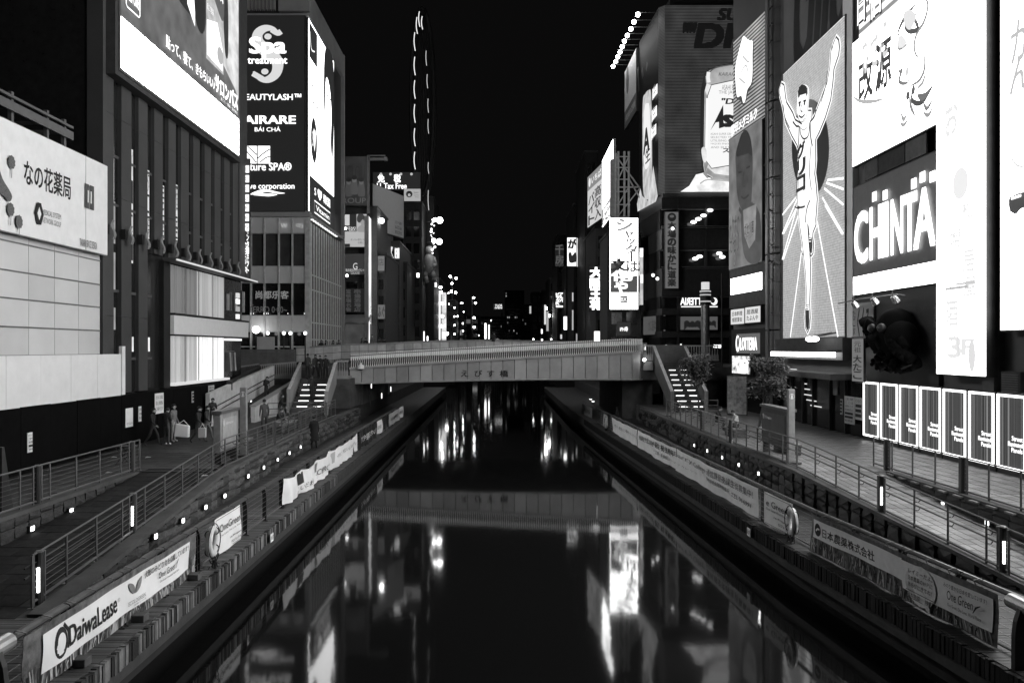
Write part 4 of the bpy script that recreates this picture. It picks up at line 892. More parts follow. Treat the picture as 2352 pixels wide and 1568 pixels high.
# ================================================================ PEOPLE
SKIN = mat('skin', .33, .55, var=.08); HAIR = mat('dark hair', .012, .5); SHOE = mat('dark shoes', .02, .5); SHOEW = mat('white shoes', .6, .6)
def cloth(v): return mat('clothing %g' % v, v, .85, var=.2, scale=6)
POSES = {
 'stand': dict(pel=(0, 0, .93), sp=(0, 0, 1.14), ch=(0, .01, 1.34), nk=(0, 0, 1.47), hd=(0, -.02, 1.57), ht=(0, -.015, 1.67), sl=(.17, 0, 1.4), el=(.22, .03, 1.13), wl=(.2, -.1, .92), hl=(.19, -.13, .84), sr=(-.17, 0, 1.4), er=(-.23, .02, 1.13), wr=(-.23, -.05, .88), hr=(-.23, -.07, .8), pl=(.09, 0, .87), kl=(.1, -.02, .48), al=(.1, .03, .09), tl=(.11, -.13, .03), pr=(-.09, 0, .87), kr=(-.11, -.01, .48), ar=(-.13, .03, .09), tr=(-.15, -.13, .03)),
 'walk': dict(pel=(0, 0, .91), sp=(0, -.01, 1.12), ch=(0, -.02, 1.32), nk=(0, -.04, 1.45), hd=(0, -.07, 1.55), ht=(0, -.07, 1.65), sl=(.17, -.01, 1.38), el=(.21, .12, 1.12), wl=(.2, .16, .88), hl=(.2, .16, .8), sr=(-.17, -.02, 1.38), er=(-.22, -.08, 1.12), wr=(-.2, -.24, .95), hr=(-.2, -.3, .9), pl=(.09, 0, .85), kl=(.1, -.2, .5), al=(.1, -.26, .1), tl=(.1, -.42, .07), pr=(-.09, 0, .85), kr=(-.1, .08, .47), ar=(-.1, .34, .14), tr=(-.1, .24, .03)),
 'phone': dict(pel=(0, 0, .93), sp=(0, 0, 1.14), ch=(0, .01, 1.34), nk=(0, -.02, 1.46), hd=(0, -.07, 1.55), ht=(0, -.09, 1.64), sl=(.17, 0, 1.39), el=(.22, -.02, 1.12), wl=(.08, -.23, 1.15), hl=(.03, -.28, 1.2), sr=(-.17, 0, 1.39), er=(-.22, -.02, 1.12), wr=(-.09, -.22, 1.13), hr=(-.03, -.27, 1.18), pl=(.09, 0, .87), kl=(.1, -.02, .48), al=(.1, .03, .09), tl=(.11, -.13, .03), pr=(-.09, 0, .87), kr=(-.1, -.02, .48), ar=(-.11, .03, .09), tr=(-.13, -.13, .03)),
 'sit': dict(pel=(0, 0, .55), sp=(0, -.04, .76), ch=(0, -.1, .95), nk=(0, -.17, 1.06), hd=(0, -.24, 1.14), ht=(0, -.28, 1.23), sl=(.17, -.1, 1.0), el=(.23, -.22, .77), wl=(.1, -.42, .7), hl=(.05, -.48, .72), sr=(-.17, -.1, 1.0), er=(-.23, -.22, .77), wr=(-.1, -.42, .7), hr=(-.05, -.48, .72), pl=(.09, -.02, .53), kl=(.13, -.44, .53), al=(.13, -.42, .09), tl=(.14, -.57, .03), pr=(-.09, -.02, .53), kr=(-.13, -.44, .53), ar=(-.13, -.4, .09), tr=(-.14, -.55, .03)),
 'hunch': dict(pel=(0, 0, .55), sp=(0, -.12, .73), ch=(0, -.28, .86), nk=(0, -.4, .9), hd=(0, -.5, .9), ht=(0, -.58, .86), sl=(.17, -.28, .86), el=(.2, -.4, .62), wl=(.1, -.55, .58), hl=(.05, -.61, .55), sr=(-.17, -.28, .86), er=(-.2, -.4, .62), wr=(-.1, -.55, .58), hr=(-.05, -.61, .55), pl=(.09, -.02, .53), kl=(.13, -.44, .53), al=(.13, -.42, .09), tl=(.14, -.57, .03), pr=(-.09, -.02, .53), kr=(-.13, -.44, .53), ar=(-.13, -.4, .09), tr=(-.14, -.55, .03)),
}
BONES = [('pel', 'sp', 'top'), ('sp', 'ch', 'top'), ('ch', 'nk', 'top'), ('nk', 'hd', 'skin'), ('hd', 'ht', 'skin')]
for s in 'lr': BONES += [('ch', 's' + s, 'top'), ('s' + s, 'e' + s, 'top'), ('e' + s, 'w' + s, 'top'), ('w' + s, 'h' + s, 'skin'), ('pel', 'p' + s, 'leg'), ('p' + s, 'k' + s, 'leg'), ('k' + s, 'a' + s, 'leg'), ('a' + s, 't' + s, 'shoe')]
RAD = dict(pel=.135, sp=.125, ch=.145, nk=.055, hd=.085, ht=.082, s=.07, e=.048, w=.032, h=.036, p=.088, k=.062, a=.042, t=.042)
_pm = {}
def pose_mesh(pose):
    if pose in _pm: return _pm[pose]
    J = POSES[pose]; keys = list(J); ix = {k: i for i, k in enumerate(keys)}
    me = bpy.data.meshes.new('person'); me.from_pydata([J[k] for k in keys], [(ix[a], ix[b]) for a, b, _ in BONES], [])
    o = bpy.data.objects.new('person', me); COL.objects.link(o); o.modifiers.new('skin', 'SKIN'); sd = o.modifiers.new('sub', 'SUBSURF'); sd.levels = 1
    for k in keys:
        r = RAD.get(k, RAD.get(k[0])); q = me.skin_vertices[0].data[ix[k]]; q.radius = (r, r * (.72 if k in ('ch', 'sp', 'pel') else 1)); q.use_root = k == 'pel'
    dg = bpy.context.evaluated_depsgraph_get(); dg.update(); ev = bpy.data.meshes.new_from_object(o.evaluated_get(dg)); bpy.data.objects.remove(o)
    vs = [tuple(v.co) for v in ev.vertices]; fs = [tuple(p.vertices) for p in ev.polygons]
    V = {k: Vector(v) for k, v in J.items()}; kind = []
    for f in fs:
        c = sum((Vector(vs[i]) for i in f), Vector()) / len(f); best = None
        for a, b, kd in BONES:
            p, q = V[a], V[b]; d = q - p; t = max(0, min(1, (c - p).dot(d) / d.dot(d))); r = (RAD.get(a, RAD.get(a[0])) + RAD.get(b, RAD.get(b[0]))) / 2
            e = (c - p - d * t).length - r
            if best is None or e < best[0]: best = (e, kd)
        kind.append(best[1])
    mb = MB(); mb.v = vs; mb.f = fs; mb.mi = [0] * len(fs)
    def add(fn, kd):
        n0 = len(mb.f); fn(); kind.extend([kd] * (len(mb.f) - n0))
    fw = (V['ht'] - V['hd']).normalized(); face = Vector((0, -1, 0)) if fw.z > .6 else Vector((0, -.5, -.85)); side = Vector((1, 0, 0)); hc = (V['hd'] + V['ht']) / 2
    add(lambda: mb.cyl(hc + face * .075 + fw * .02, hc + face * .112 - fw * .02, .012, .016, n=5), 'skin')
    for s in (-1, 1): add(lambda s=s: mb.ball(hc + side * .082 * s, .022, 6, 4), 'skin'); add(lambda s=s: mb.ball(hc + side * .032 * s + face * .078 + fw * .018, .011, 5, 4), 'eye')
    add(lambda: mb.box(hc.x - .026, hc.y + face.y * .085 - .004, hc.z - .052, hc.x + .026, hc.y + face.y * .085 + .004, hc.z - .043), 'eye')
    for s in 'lr':
        d = (V['h' + s] - V['w' + s]).normalized(); o_ = side.cross(d); o_ = o_.normalized() if o_.length > .1 else Vector((0, 1, 0)); pa = V['h' + s]
        for j, L in enumerate((.07, .082, .076, .06)):
            b0 = pa + o_ * ((j - 1.5) * .018) ; m1 = b0 + d * L * .6; bend = side * (.012 if s == 'r' else -.012)
            add(lambda b0=b0, m1=m1, d=d, L=L, bend=bend: mb.tube([b0, m1, m1 + d * L * .45 + bend], .0085, 5), 'skin')
        b0 = V['w' + s] + d * .03 - o_ * .03; add(lambda b0=b0, d=d, o_=o_: mb.tube([b0, b0 - o_ * .02 + d * .035, b0 - o_ * .018 + d * .065], .01, 5), 'skin')
    hb = MB().ball(hc + fw * .035 - face * .018, .104, 10, 7, (.93, 1.0, .95))
    hair_v = [(v[0], v[1], v[2]) for v in hb.v]; hm = MB(); hm.v = hair_v
    hm.f = [f for f in hb.f if (sum((Vector(hair_v[i]) for i in f), Vector()) / len(f) - hc).dot(fw * .6 - face) > -.012]; hm.mi = [0] * len(hm.f)
    bpy.data.meshes.remove(ev); _pm[pose] = (mb, kind, hm, V); return _pm[pose]
def person(pose, loc, face, label, top, leg, h=1.72, shoe=SHOE, group=None, coat=None, long_hair=False):
    mb, kind, hm, V = pose_mesh(pose); order = ['top', 'leg', 'skin', 'shoe', 'eye']
    me = bpy.data.meshes.new('person'); me.from_pydata(mb.v, [], mb.f)
    for m in (cloth(top), cloth(leg), SKIN, shoe, HAIR): me.materials.append(m)
    me.polygons.foreach_set('material_index', [order.index(k) for k in kind]); me.polygons.foreach_set('use_smooth', [True] * len(kind)); me.update()
    o = bpy.data.objects.new('person', me); COL.objects.link(o); o.location = loc; o.rotation_euler = (0, 0, face); o.scale = (h / 1.72,) * 3
    tagp(o, label, 'person', group)
    h_ = hm.build('hair', HAIR, o, smooth=True)
    if long_hair: MB().ball((V['hd'] + V['nk']) / 2 + Vector((0, .06, -.05)), .1, 8, 6, (1, .6, 1.9)).build('long_hair', HAIR, o, smooth=True)
    if coat:
        b = MB(); n = 12; pr = [(1.42, .2, .13), (1.3, .235, .16), (1.1, .21, .15), (.9, .22, .17), (coat[0], .27, .2)]; vs = []
        for z, rx, ry in pr: vs += [(rx * math.cos(2 * math.pi * k / n), ry * math.sin(2 * math.pi * k / n), z) for k in range(n)]
        b.raw(vs, [(i * n + k, (i + 1) * n + k, (i + 1) * n + (k + 1) % n, i * n + (k + 1) % n) for i in range(len(pr) - 1) for k in range(n)] + [tuple(range(n))]); b.build('coat', cloth(coat[1]), o, smooth=True)
    return o
def feet(x, y, z): return onZ(x, y, z)
PI = math.pi
a = feet(399, 1014, ZP); person('stand', a, PI * .45, 'person in grey jacket and pale trousers standing by the black fence', .2, .4, 1.78, SHOEW)
a = feet(383, 1021, ZP); person('phone', a, PI * .9, 'person in dark coat and white shoes facing the one in pale trousers', .03, .06, 1.72, SHOEW)
a = feet(350, 1024, ZP); person('walk', a, PI * .5, 'dark walking person nearest the black fence, left of the pair', .02, .02, 1.74)
a = feet(455, 1017, ZP); p1 = person('walk', a, PI * .5, 'person in black carrying big white shopping bags on the left promenade', .03, .05, 1.72)
t = thing('shopping_bag', 'large white shopping bag carried past the information board', 'bag', (a.x - .55, a.y - .35, ZP + .35)); MB().hexa([(a.x - .95, a.y - .45, ZP + .35), (a.x - .3, a.y - .45, ZP + .3), (a.x - .3, a.y - .2, ZP + .3), (a.x - .95, a.y - .2, ZP + .35), (a.x - .9, a.y - .43, ZP + .95), (a.x - .28, a.y - .43, ZP + .85), (a.x - .28, a.y - .22, ZP + .85), (a.x - .9, a.y - .22, ZP + .95)]).build('bag', WHITE, t, bevel=.03); MB().tube([(a.x - .8, a.y - .33, ZP + .92), (a.x - .55, a.y - .3, ZP + 1.1), (a.x - .3, a.y - .33, ZP + .85)], .012, 5).build('handle', CLOTH, t)
t = thing('shopping_bag', 'smaller pale shopping bag right beside the large white one', 'bag', (a.x + .3, a.y - .3, ZP + .3)); MB().hexa([(a.x + .15, a.y - .4, ZP + .3), (a.x + .5, a.y - .4, ZP + .3), (a.x + .5, a.y - .25, ZP + .3), (a.x + .15, a.y - .25, ZP + .3), (a.x + .15, a.y - .4, ZP + .75), (a.x + .5, a.y - .4, ZP + .75), (a.x + .5, a.y - .25, ZP + .75), (a.x + .15, a.y - .25, ZP + .75)]).build('bag', LIGHT, t, bevel=.02); MB().tube([(a.x + .2, a.y - .32, ZP + .74), (a.x + .33, a.y - .32, ZP + .92), (a.x + .45, a.y - .32, ZP + .74)], .01, 5).build('handle', CLOTH, t)
a = feet(474, 1012, ZP); person('walk', a, PI * .5, 'person in dark coat walking just behind the shopper with white bags', .04, .12, 1.7, long_hair=True)
a = feet(488, 985, ZP); person('phone', a, PI * .2, 'dark person standing under the white notice by the ramp wall', .03, .03, 1.72)
person('hunch', (-11.55, 33.0, ZP + .0), PI * .5, 'person bent over with hanging hair on the bench behind the information board', .14, .02, 1.72, long_hair=True)
a = feet(607, 993, ZP); person('stand', a, PI * 1.2, 'person in long grey jacket standing between the benches, left promenade', .07, .05, 1.75)
a = feet(646, 968, ZP); person('walk', a, PI * .6, 'dark haired person walking beside the pale ramp parapet', .02, .2, 1.68, long_hair=True)
person('sit', (-11.75, 40.7, ZP), PI * .5, 'person with pale trousers seated on the farther left bench', .03, .3, 1.7)
a = onX(612, 930, -15.6); person('phone', (a.x, a.y, 3.15), PI * .3, 'person in puffy black jacket on the ramp that climbs to the bridge', .015, .02, 1.72)
st = lb0.lerp(Vector((lt0.x, 57, lt0.z)), .22); sr = lb1.lerp(Vector((lt1.x, 57, lt1.z)), .22); c = st.lerp(sr, .52); person('walk', (c.x, c.y + .1, st.z + .19), PI, 'person with white sleeve climbing the left stairs', .03, .03, 1.72)
for i, (x, l) in enumerate(((707, 'leftmost of the four people at the top of the left stairs'), (724, 'second from the left of the four people at the top of the left stairs'), (736, 'third of the four people at the top of the left stairs, holding a phone'), (748, 'rightmost of the four people at the top of the left stairs'))):
    p = onY(x, 868, 57.3 + .25 * (i % 2)); person(('stand', 'walk', 'phone', 'stand')[i], (p.x, p.y, lt0.z), PI * (.9, .2, -.1, .1)[i], l, (.06, .05, .02, .02)[i], .02, (1.86, 1.8, 1.76, 1.74)[i], group='people at the top of the left stairs')
a = onX(721, 1030, -9.3); a = onZ(721, 1031, ZD); person('stand', (a.x, a.y, ZD + .02), PI * 1.1, 'person in long black coat standing alone on the left lower deck', .015, .015, 1.8, coat=(.42, .012))
person('sit', (12.1, 38.9, ZP), PI * -.5, 'man in white shirt sitting bent over behind the right railing', .5, .03, 1.75)
person('sit', (11.75, 41.6, ZP), PI * .35, 'dark seated person left of the man in the white shirt', .02, .03, 1.72)
t = thing('carry_case', 'pale suitcase standing beside the seated man in the white shirt', 'suitcase', (13.0, 37.8, ZP)); MB().box(12.8, 37.6, ZP + .05, 13.3, 37.9, ZP + .6).build('shell', mat('case shell', .35), t, bevel=.04); MB().tube([(12.9, 37.75, ZP + .6), (12.9, 37.75, ZP + .85), (13.2, 37.75, ZP + .85), (13.2, 37.75, ZP + .6)], .014, 5).build('handle', STEEL, t)
for k in (12.87, 13.23): pass
zb = 5.35
for i, (x, lab, f) in enumerate(((738, 'passer-by with raised hood behind the parapet, leftmost on the bridge', .1), (747, 'passer-by close beside the hooded one behind the bridge parapet', .5), (764, 'round haired passer-by behind the bridge parapet in front of the ribbed glass', .4), (778, 'dark haired passer-by at the right edge of the ribbed glass', 1.2), (830, 'passer-by with bag left of the tall white lit board', .5), (840, 'short passer-by just left of the tall white lit board', 0), (855, 'tall dark passer-by in front of the tall white lit board', .2), (873, 'passer-by looking down right of the tall white lit board', 1.4), (882, 'passer-by in pale cap right of the tall white lit board', .9), (1003, 'passer-by near the lit shop front behind the bridge', .5), (1190, 'passer-by whose head shows right of the bridge middle', .3))):
    tz = EYE - ({855: 769}.get(x, 781 if x < 800 else 776 if x < 900 else 778) - CY) / FPX * 71.5; p = onY(x, 800, 71.5); hh = 1.7; person(('stand', 'walk', 'phone')[i % 3], (p.x, 71.5, tz - hh), PI * f, lab, (.03, .02, .12, .04)[i % 4], .03, hh, group='passers-by on the bridge')
p = onY(1133, 800, 69.6); person('sit', (p.x, 69.9, ptop(p.x) - .62), PI * .9, 'person in dark clothes perched on the far bridge parapet above the name', .03, .02, 1.72)
p = onY(1148, 800, 70.9); person('hunch', (p.x, 71.0, ptop(p.x) - .78), PI * 1.3, 'person in pale jacket leaning over the far bridge parapet', .4, .1, 1.72)
# small folding table and leaning sign by the left terrace
p = onZ(289, 1066, ZP); t = thing('folding_table', 'small dark folding table beside the far end of the left terrace railing', 'table', p); x, y, z = p
MB().box(x - .35, y - .28, z + .68, x + .35, y + .28, z + .72).build('tabletop', STEELD, t, bevel=.01)
for s in (-1, 1):
    for d in (-1, 1): MB().cyl((x + .3 * d, y + .24 * s, z), (x - .28 * d, y + .24 * s, z + .68), .018, n=6).build('leg', STEELD, t)
p = onZ(2, 1178, ZP); t = thing('leaning_sign', 'tall narrow dark sign leaning at the left frame edge', 'sign', p); x, y, z = p
MB().hexa([(x - .5, y, z), (x + .02, y, z), (x + .02, y + .5, z), (x - .5, y + .5, z), (x - .62, y + .2, z + 1.75), (x - .1, y + .2, z + 1.75), (x - .1, y + .3, z + 1.75), (x - .62, y + .3, z + 1.75)]).build('board', STEELD, t)
rd = random.Random(8)
for i, w_ in enumerate(('nearest the black fence', 'by the walking person', 'beside the folding table', 'in front of the information board')):
    p = onZ((250, 340, 262, 470)[i], (1085, 1050, 1050, 1092)[i], ZP + .03); t = thing('paper_scrap', 'small pale paper scrap lying on the left promenade, ' + w_, 'litter', p, 'paper scraps on the left promenade'); q = [(p.x + rd.uniform(-.12, .12), p.y + rd.uniform(-.12, .12), p.z + rd.uniform(0, .04)) for _ in range(3)]; MB().hexa([(p.x - .1, p.y - .07, p.z - .01), (p.x + .09, p.y - .08, p.z + .01), (p.x + .1, p.y + .06, p.z), (p.x - .08, p.y + .08, p.z + .02), (p.x - .1, p.y - .07, p.z), (p.x + .09, p.y - .08, p.z + .02), (p.x + .1, p.y + .06, p.z + .01), (p.x - .08, p.y + .08, p.z + .03)]).build('paper', LIGHT, t)
# trees in front of the right stairs
LEAF = mat('leaf', .12, .6, var=.3, scale=9, spec=.5); LEAF2 = mat('pale leaf', .22, .5, spec=.5); BARK = mat('bark', .06, .9, bump=.6)
def tree(base, cr, label, n, seed, hole):
    rd = random.Random(seed); t = thing('street_tree', label, 'tree', base); base = Vector(base); b = MB(); c, rx, rz = Vector(cr[0]), cr[1], cr[2]
    top = c + Vector((0, 0, rz * .2)); b.cyl(base, base.lerp(top, .5), .07, .05, n=7).cyl(base.lerp(top, .5), top, .05, .02, n=6); tips = []
    for i in range(26):
        s = base.lerp(top, rd.uniform(.45, 1)); a = rd.uniform(0, 2 * PI); e = rd.uniform(-.5, 1.1); q = c + Vector((rx * math.cos(a) * rd.uniform(.45, .95), rx * math.sin(a) * rd.uniform(.45, .95), rz * math.sin(e) * .9)); m = s.lerp(q, .5) + Vector((0, 0, .12))
        b.cyl(s, m, .022, .014, n=5).cyl(m, q, .014, .006, n=4); tips.append((q, rd.uniform(.22, .42) * rx)); tips.append((m, rx * .2))
    b.build('trunk', BARK, t); lm = MB()
    for i in range(n):
        q, r = rd.choice(tips); p = q + Vector((rd.gauss(0, r * .55), rd.gauss(0, r * .55), rd.gauss(0, r * .5)))
        d = Vector((rd.uniform(-1, 1), rd.uniform(-1, 1), rd.uniform(-.7, .1))).normalized(); s = d.cross(Vector((rd.uniform(-.5, .5), rd.uniform(-.5, .5), 1))).normalized(); L = rd.uniform(.16, .28); w_ = L * .22
        lm.use(LEAF if rd.random() < .7 else LEAF2); lm.face([p, p + d * L * .5 + s * w_, p + d * L, p + d * L * .5 - s * w_])
    lm.build('crown', None, t)
b = onZ(1757, 1005, ZP); b = Vector((14.2, 42, ZP)); c = onY(1764, 872, 42); tree(b, (c, 1.0, 1.45), 'leafy street tree behind the right information board', 5200, 4, 0)
c = onY(1597, 852, 50); tree((c.x + .3, 50, ZP), (c, .95, 1.3), 'thin dark street tree in front of the right stairs', 2600, 9, 0)
t = thing('bottle', 'clear drink bottle left on the wall under the right railing', 'bottle', onX(1682, 1024, 10.75)); p = t.location; MB().cyl(p, p + Vector((0, 0, .17)), .04, n=8).cyl(p + Vector((0, 0, .17)), p + Vector((0, 0, .26)), .04, .014, n=8).build('body', mat('bottle', .5, .2), t); MB().cyl(p + Vector((0, 0, .26)), p + Vector((0, 0, .3)), .018, n=8).build('cap', WHITE, t)
# ================================================================ LEFT BANK BUILDINGS
PL = Surf((-17.3, 0), (-17.3, 100))          # u = y
def yL(x, X=-17.3): return X * FPX / (x - CX)
# --- white clad site building with banner board
PANEL = mat('ivory panel', .62, .5, var=.06, scale=.6); PANEL2 = mat('ivory panel b', .56, .5, var=.06, scale=.6)
t = thing('site_building', 'white panel clad site building with scaffolding on its roof at the left frame edge', 'building', (-18, 28, 2.3))
MB().box(-24, 18, 2.3, -17.42, 33.3, 10.9).build('core_wall', mat('panel joint', .12), t)
cols = [18.6, 20.2, 21.8, 23.4, 25.0, 26.6, 28.25, 29.9, 31.6, 33.3]; rows = [5.5, 6.49, 7.52, 8.53, 9.51, 10.54, 10.85]
for i in range(len(cols) - 1):
    for j in range(len(rows) - 1): slabo('wall_panel', PL, (cols[i] + .012, rows[j] + (.025 if j else 0), cols[i + 1] - .012, rows[j + 1] - .02), -.1, random.uniform(-.006, .006), random.choice([PANEL, PANEL, PANEL2]), t)
for z in rows[1:-1]: slabo('joint_rail', PL, (18.6, z - .03, 33.3, z + .015), -.05, .03, mat('joint rail', .2, .4, .4), t)
S = PL.shift(.35)
r = (18.5, 10.78, 33.25, 14.62)
t, A = simple_sign('billboard', 'big white cloth billboard with a pharmacy name above the ivory panels', S, r, .12, CLOTH, CONC, 'billboard', o0=-.14, fw=.03); A.m = C1
for k in (26.9 + 4.6,): slabo('seam', S, (k - .015, r[1], k + .015, r[3]), .0, .012, INKL, t)
A.textz('なの花薬局', 157, 462, 12.62, 13.5, INK, bold=.018)
A.textz('MEDICAL SYSTEM', 276, 398, 11.72, 11.92, INKG); A.textz('NETWORK GROUP', 276, 398, 11.42, 11.62, INKG); A.textz('TAKARA SPACE DESIGN', 520, 632, 10.9, 11.2, INKG, bold=.01)
a, b = A.s.px(*C1(552, 0))[0], A.s.px(*C1(612, 0))[0]; A.urect((a, 12.5, a + (b - a) * .46, 13.5), mat('dark grey ink', .08)); A.urect((a + (b - a) * .54, 12.5, b, 13.5), mat('dark grey ink', .08)); A.urect((a + (b - a) * .28, 12.75, a + (b - a) * .42, 13.25), CLOTH); A.urect((a + (b - a) * .58, 12.75, a + (b - a) * .72, 13.25), CLOTH)
a = A.s.px(*C1(249, 0))[0]; A.upoly([(a - .28, 11.7), (a - .12, 12.1), (a + .12, 12.1), (a + .28, 11.7), (a + .12, 11.3), (a - .12, 11.3)], INK); A.upoly([(a - .12, 11.7), (a, 11.95), (a + .12, 11.7), (a, 11.45)], CLOTH)
for x, z in ((66, 13.2), (58, 11.55), (112, 11.2)):
    a = A.s.px(*C1(x, 0))[0]; A.upoly([(a + (.18 + .03 * (k % 2)) * math.cos(k * .314), z + (.22 + .03 * (k % 2)) * math.sin(k * .314)) for k in range(20)], mat('flower print', .12, .8, var=.7, scale=30)); A.ustroke([(a, z - .2), (a - .02, z - .55)], .04, INKG)
A.upoly(smooth([(24.0, 13.4), (25.6, 13.1), (26.1, 12.5), (26.45, 12.2), (26.6, 12.0), (26.45, 11.8), (26.1, 11.95), (25.8, 11.9), (25.6, 11.4), (24.0, 11.2)], True), mat('flower print', .12)); A.build('print', t)
t = thing('roof_scaffold', 'steel scaffold frame standing on the roof above the white billboard', 'scaffold', (-18, 28, 14.6))
for y in (19.4, 22.0, 25.0, 28.0, 30.2, 31.4):
    for x in (-17.8, -20.2): MB().box(x - .07, y - .07, 14.4, x + .07, y + .07, 16.1).build('post', STEEL, t)
    MB().box(-20.3, y - .05, 15.5, -17.7, y + .05, 15.66).build('cross_beam', STEEL, t)
for x in (-17.66, -20.32):
    for z, h in ((15.35, .34), (15.82, .1), (14.75, .1)): MB().box(x - .05, 18, z, x + .05, 31.8, z + h).build('beam', STEEL, t)
t = thing('hoarding', 'plain white hoarding strip over the black fence at the left', 'hoarding', (-17.0, 28, 4.65)); S = PL.shift(.42)
for i in range(8):
    a = 18.3 + i * 2.0; slabo('hoarding_panel', S, (a + .006, 4.66, a + 1.994, 6.5), -.04, random.uniform(-.004, .004), WHITE, t)
slabo('end_strip', S, (34.31, 4.62, 34.6, 6.85), -.1, .05, WHITE, t)
t = thing('site_fence', 'black site fence along the left promenade with paper notices on it', 'fence', (-16.9, 35, 2.3)); S = PL.shift(.5)
FEN = mat('black fence', .003, .75, var=.5, spec=.08)
for i in range(17): a = 18.0 + i * 1.8; slabo('fence_panel', S, (a + .008, 2.3, a + 1.792, 4.66 + .02 * (i % 2)), -.04, random.uniform(-.01, .01), FEN, t)
S = PL.shift(.53)
def notice(x0, x1, z0, z1, lab, lines, m=CLOTH, Sx=S, mm=C2, i0=INK):
    r = (Sx.px(*mm(x0, 0))[0], z0, Sx.px(*mm(x1, 0))[0], z1); t, A = simple_sign('notice', lab, Sx, r, .015, m, STEELD, 'notice', o0=.0, fw=.006); A.m = mm
    h = (z1 - z0) / (len(lines) + .6)
    for k, s in enumerate(lines):
        if s: w = (r[2] - r[0]); A.utext(s, (r[0] + w * .1, z1 - h * (k + 1.05), r[0] + w * .9, z1 - h * (k + .4)), i0)
    A.build('print', t); return t
notice(175, 207, 3.05, 3.75, 'narrow white notice low on the black fence, nearest the camera', ['お知らせ', '工事中', '期間', '―――', '連絡先'])
notice(820, 868, 3.2, 4.05, 'poster with a dark photo and white foot on the black fence', ['', '', '', 'イベント'], CLOTH)
notice(905, 923, 3.35, 4.05, 'small narrow notice right of the photo poster', ['注意', '駐輪', '禁止'])
notice(1013, 1070, 3.55, 4.55, 'white notice with three lines of black writing above the pair of people', ['歩きタバコの禁止', '路上喫煙は', 'ご遠慮ください'])
notice(1255, 1268, 3.8, 4.4, 'very narrow pale strip notice high on the black fence', ['―', '―', '―'], LIGHT)
notice(1365, 1402, 3.75, 4.6, 'pale notice at the right end of the black fence above a dark person', ['案内', '―――', '―――', '―――'], LIGHT)
a, b = S.px(*C2(822, 0))[0], S.px(*C2(866, 0))[0]; t = thing('photo_print', 'dark photograph stuck on the upper half of the fence poster', 'photo', S.at(a, 3.6, .02)); slabo('sheet', S, (a, 3.45, b, 4.02), .021, .028, mat('photo print', .1, .5, var=.8, scale=25), t)
# --- ribbed dark tower with big screen
FIN = mat('tower panel', .055, .6, var=.22, scale=.35, bump=.15); REC = mat('tower recess', .015, .25)
tower = thing('screen_tower', 'tall dark tower of upright panels carrying the big slanting screen on the left', 'building', (-18, 43, 2.3))
MB().box(-30, 33.4, 2.3, -17.5, 52.1, 44).build('core', REC, tower)
fx = [(233, 261), (279, 302), (318.5, 339), (354.5, 374), (387, 404), (416, 434), (444, 459), (470, 485), (493, 507), (515, 528), (535, 547)]
for i, (x0, x1) in enumerate(fx):
    z0 = 4.7 if i < 3 else 11.5
    y0, y1 = yL(x0), yL(x1)
    zz = [z0, 8.2 if i < 3 else 11.55, 13.6, 17.2, 19.2, 28, 44] if i < 3 else [z0, 13.6, 17.2, 19.2, 28, 44]
    for a, b in zip(zz, zz[1:]):
        if b - a > .2: MB().box(-17.51, y0, a + .008, -17.3, y1, b - .008).build('facade_panel', FIN, tower)
    if i < 10:
        yn = yL(fx[i + 1][0]); 
        for z in ((6.2, 9.3) if i < 3 else ()) + (13.2, 15.4): MB().box(-17.5, y1, z, -17.42, yn, z + .12).build('sill', DARK2, tower)
        MB().box(-17.5, y1 + .03, 4.8 if i < 3 else 11.6, -17.47, yn - .03, 19).build('window', GLASS, tower)
MB().box(-17.9, 33.36, 2.3, -17.2, 33.6, 44).build('corner_pier', FIN, tower)
MB().box(-17.51, yL(547) + .1, 11.6, -17.25, yL(566), 44).build('end_pier', mat('dark pier', .06), tower)
MB().box(-17.6, yL(374), 4.7, -17.25, yL(389), 11.3).build('jamb', BLACK, tower)
for gi, (x, m) in enumerate(((303, 'バーガー'), (340.5, 'タコ焼'), (374.5, '居酒'), (405.5, '個室'))):
    u0 = yL(x - 2.6, -17.45); S = Surf((-17.45, 0), (-17.45, 100)); w_ = (yL(x + 2.2, -17.45) - u0) ; A = Art(S, .0); z0, z1 = ((10.8, 16.2), (12.2, 15.6), (12.4, 15.2), (12.6, 15.6))[gi]
    A.urect((u0, z0, u0 + w_, z1), elev(.8)); A.utext(m, (u0 + w_ * .1, z0, u0 + w_ * .9, z1), INK, vert=True); A.build('lit_window_sign', tower)
S = Surf((-17.45, 0), (-17.45, 100)); A = Art(S, 0)
for z0, z1 in ((11.5, 13.4), (9.4, 11.1), (7.6, 8.6)): A.urect((yL(260.5, -17.45), z0, yL(264.5, -17.45), z1), egrain(.3))
for x in (302, 339): A.urect((yL(x, -17.45), 6.6, yL(x + 4, -17.45), 7.3), egrain(.8))
A.build('lit_window_strip', tower)
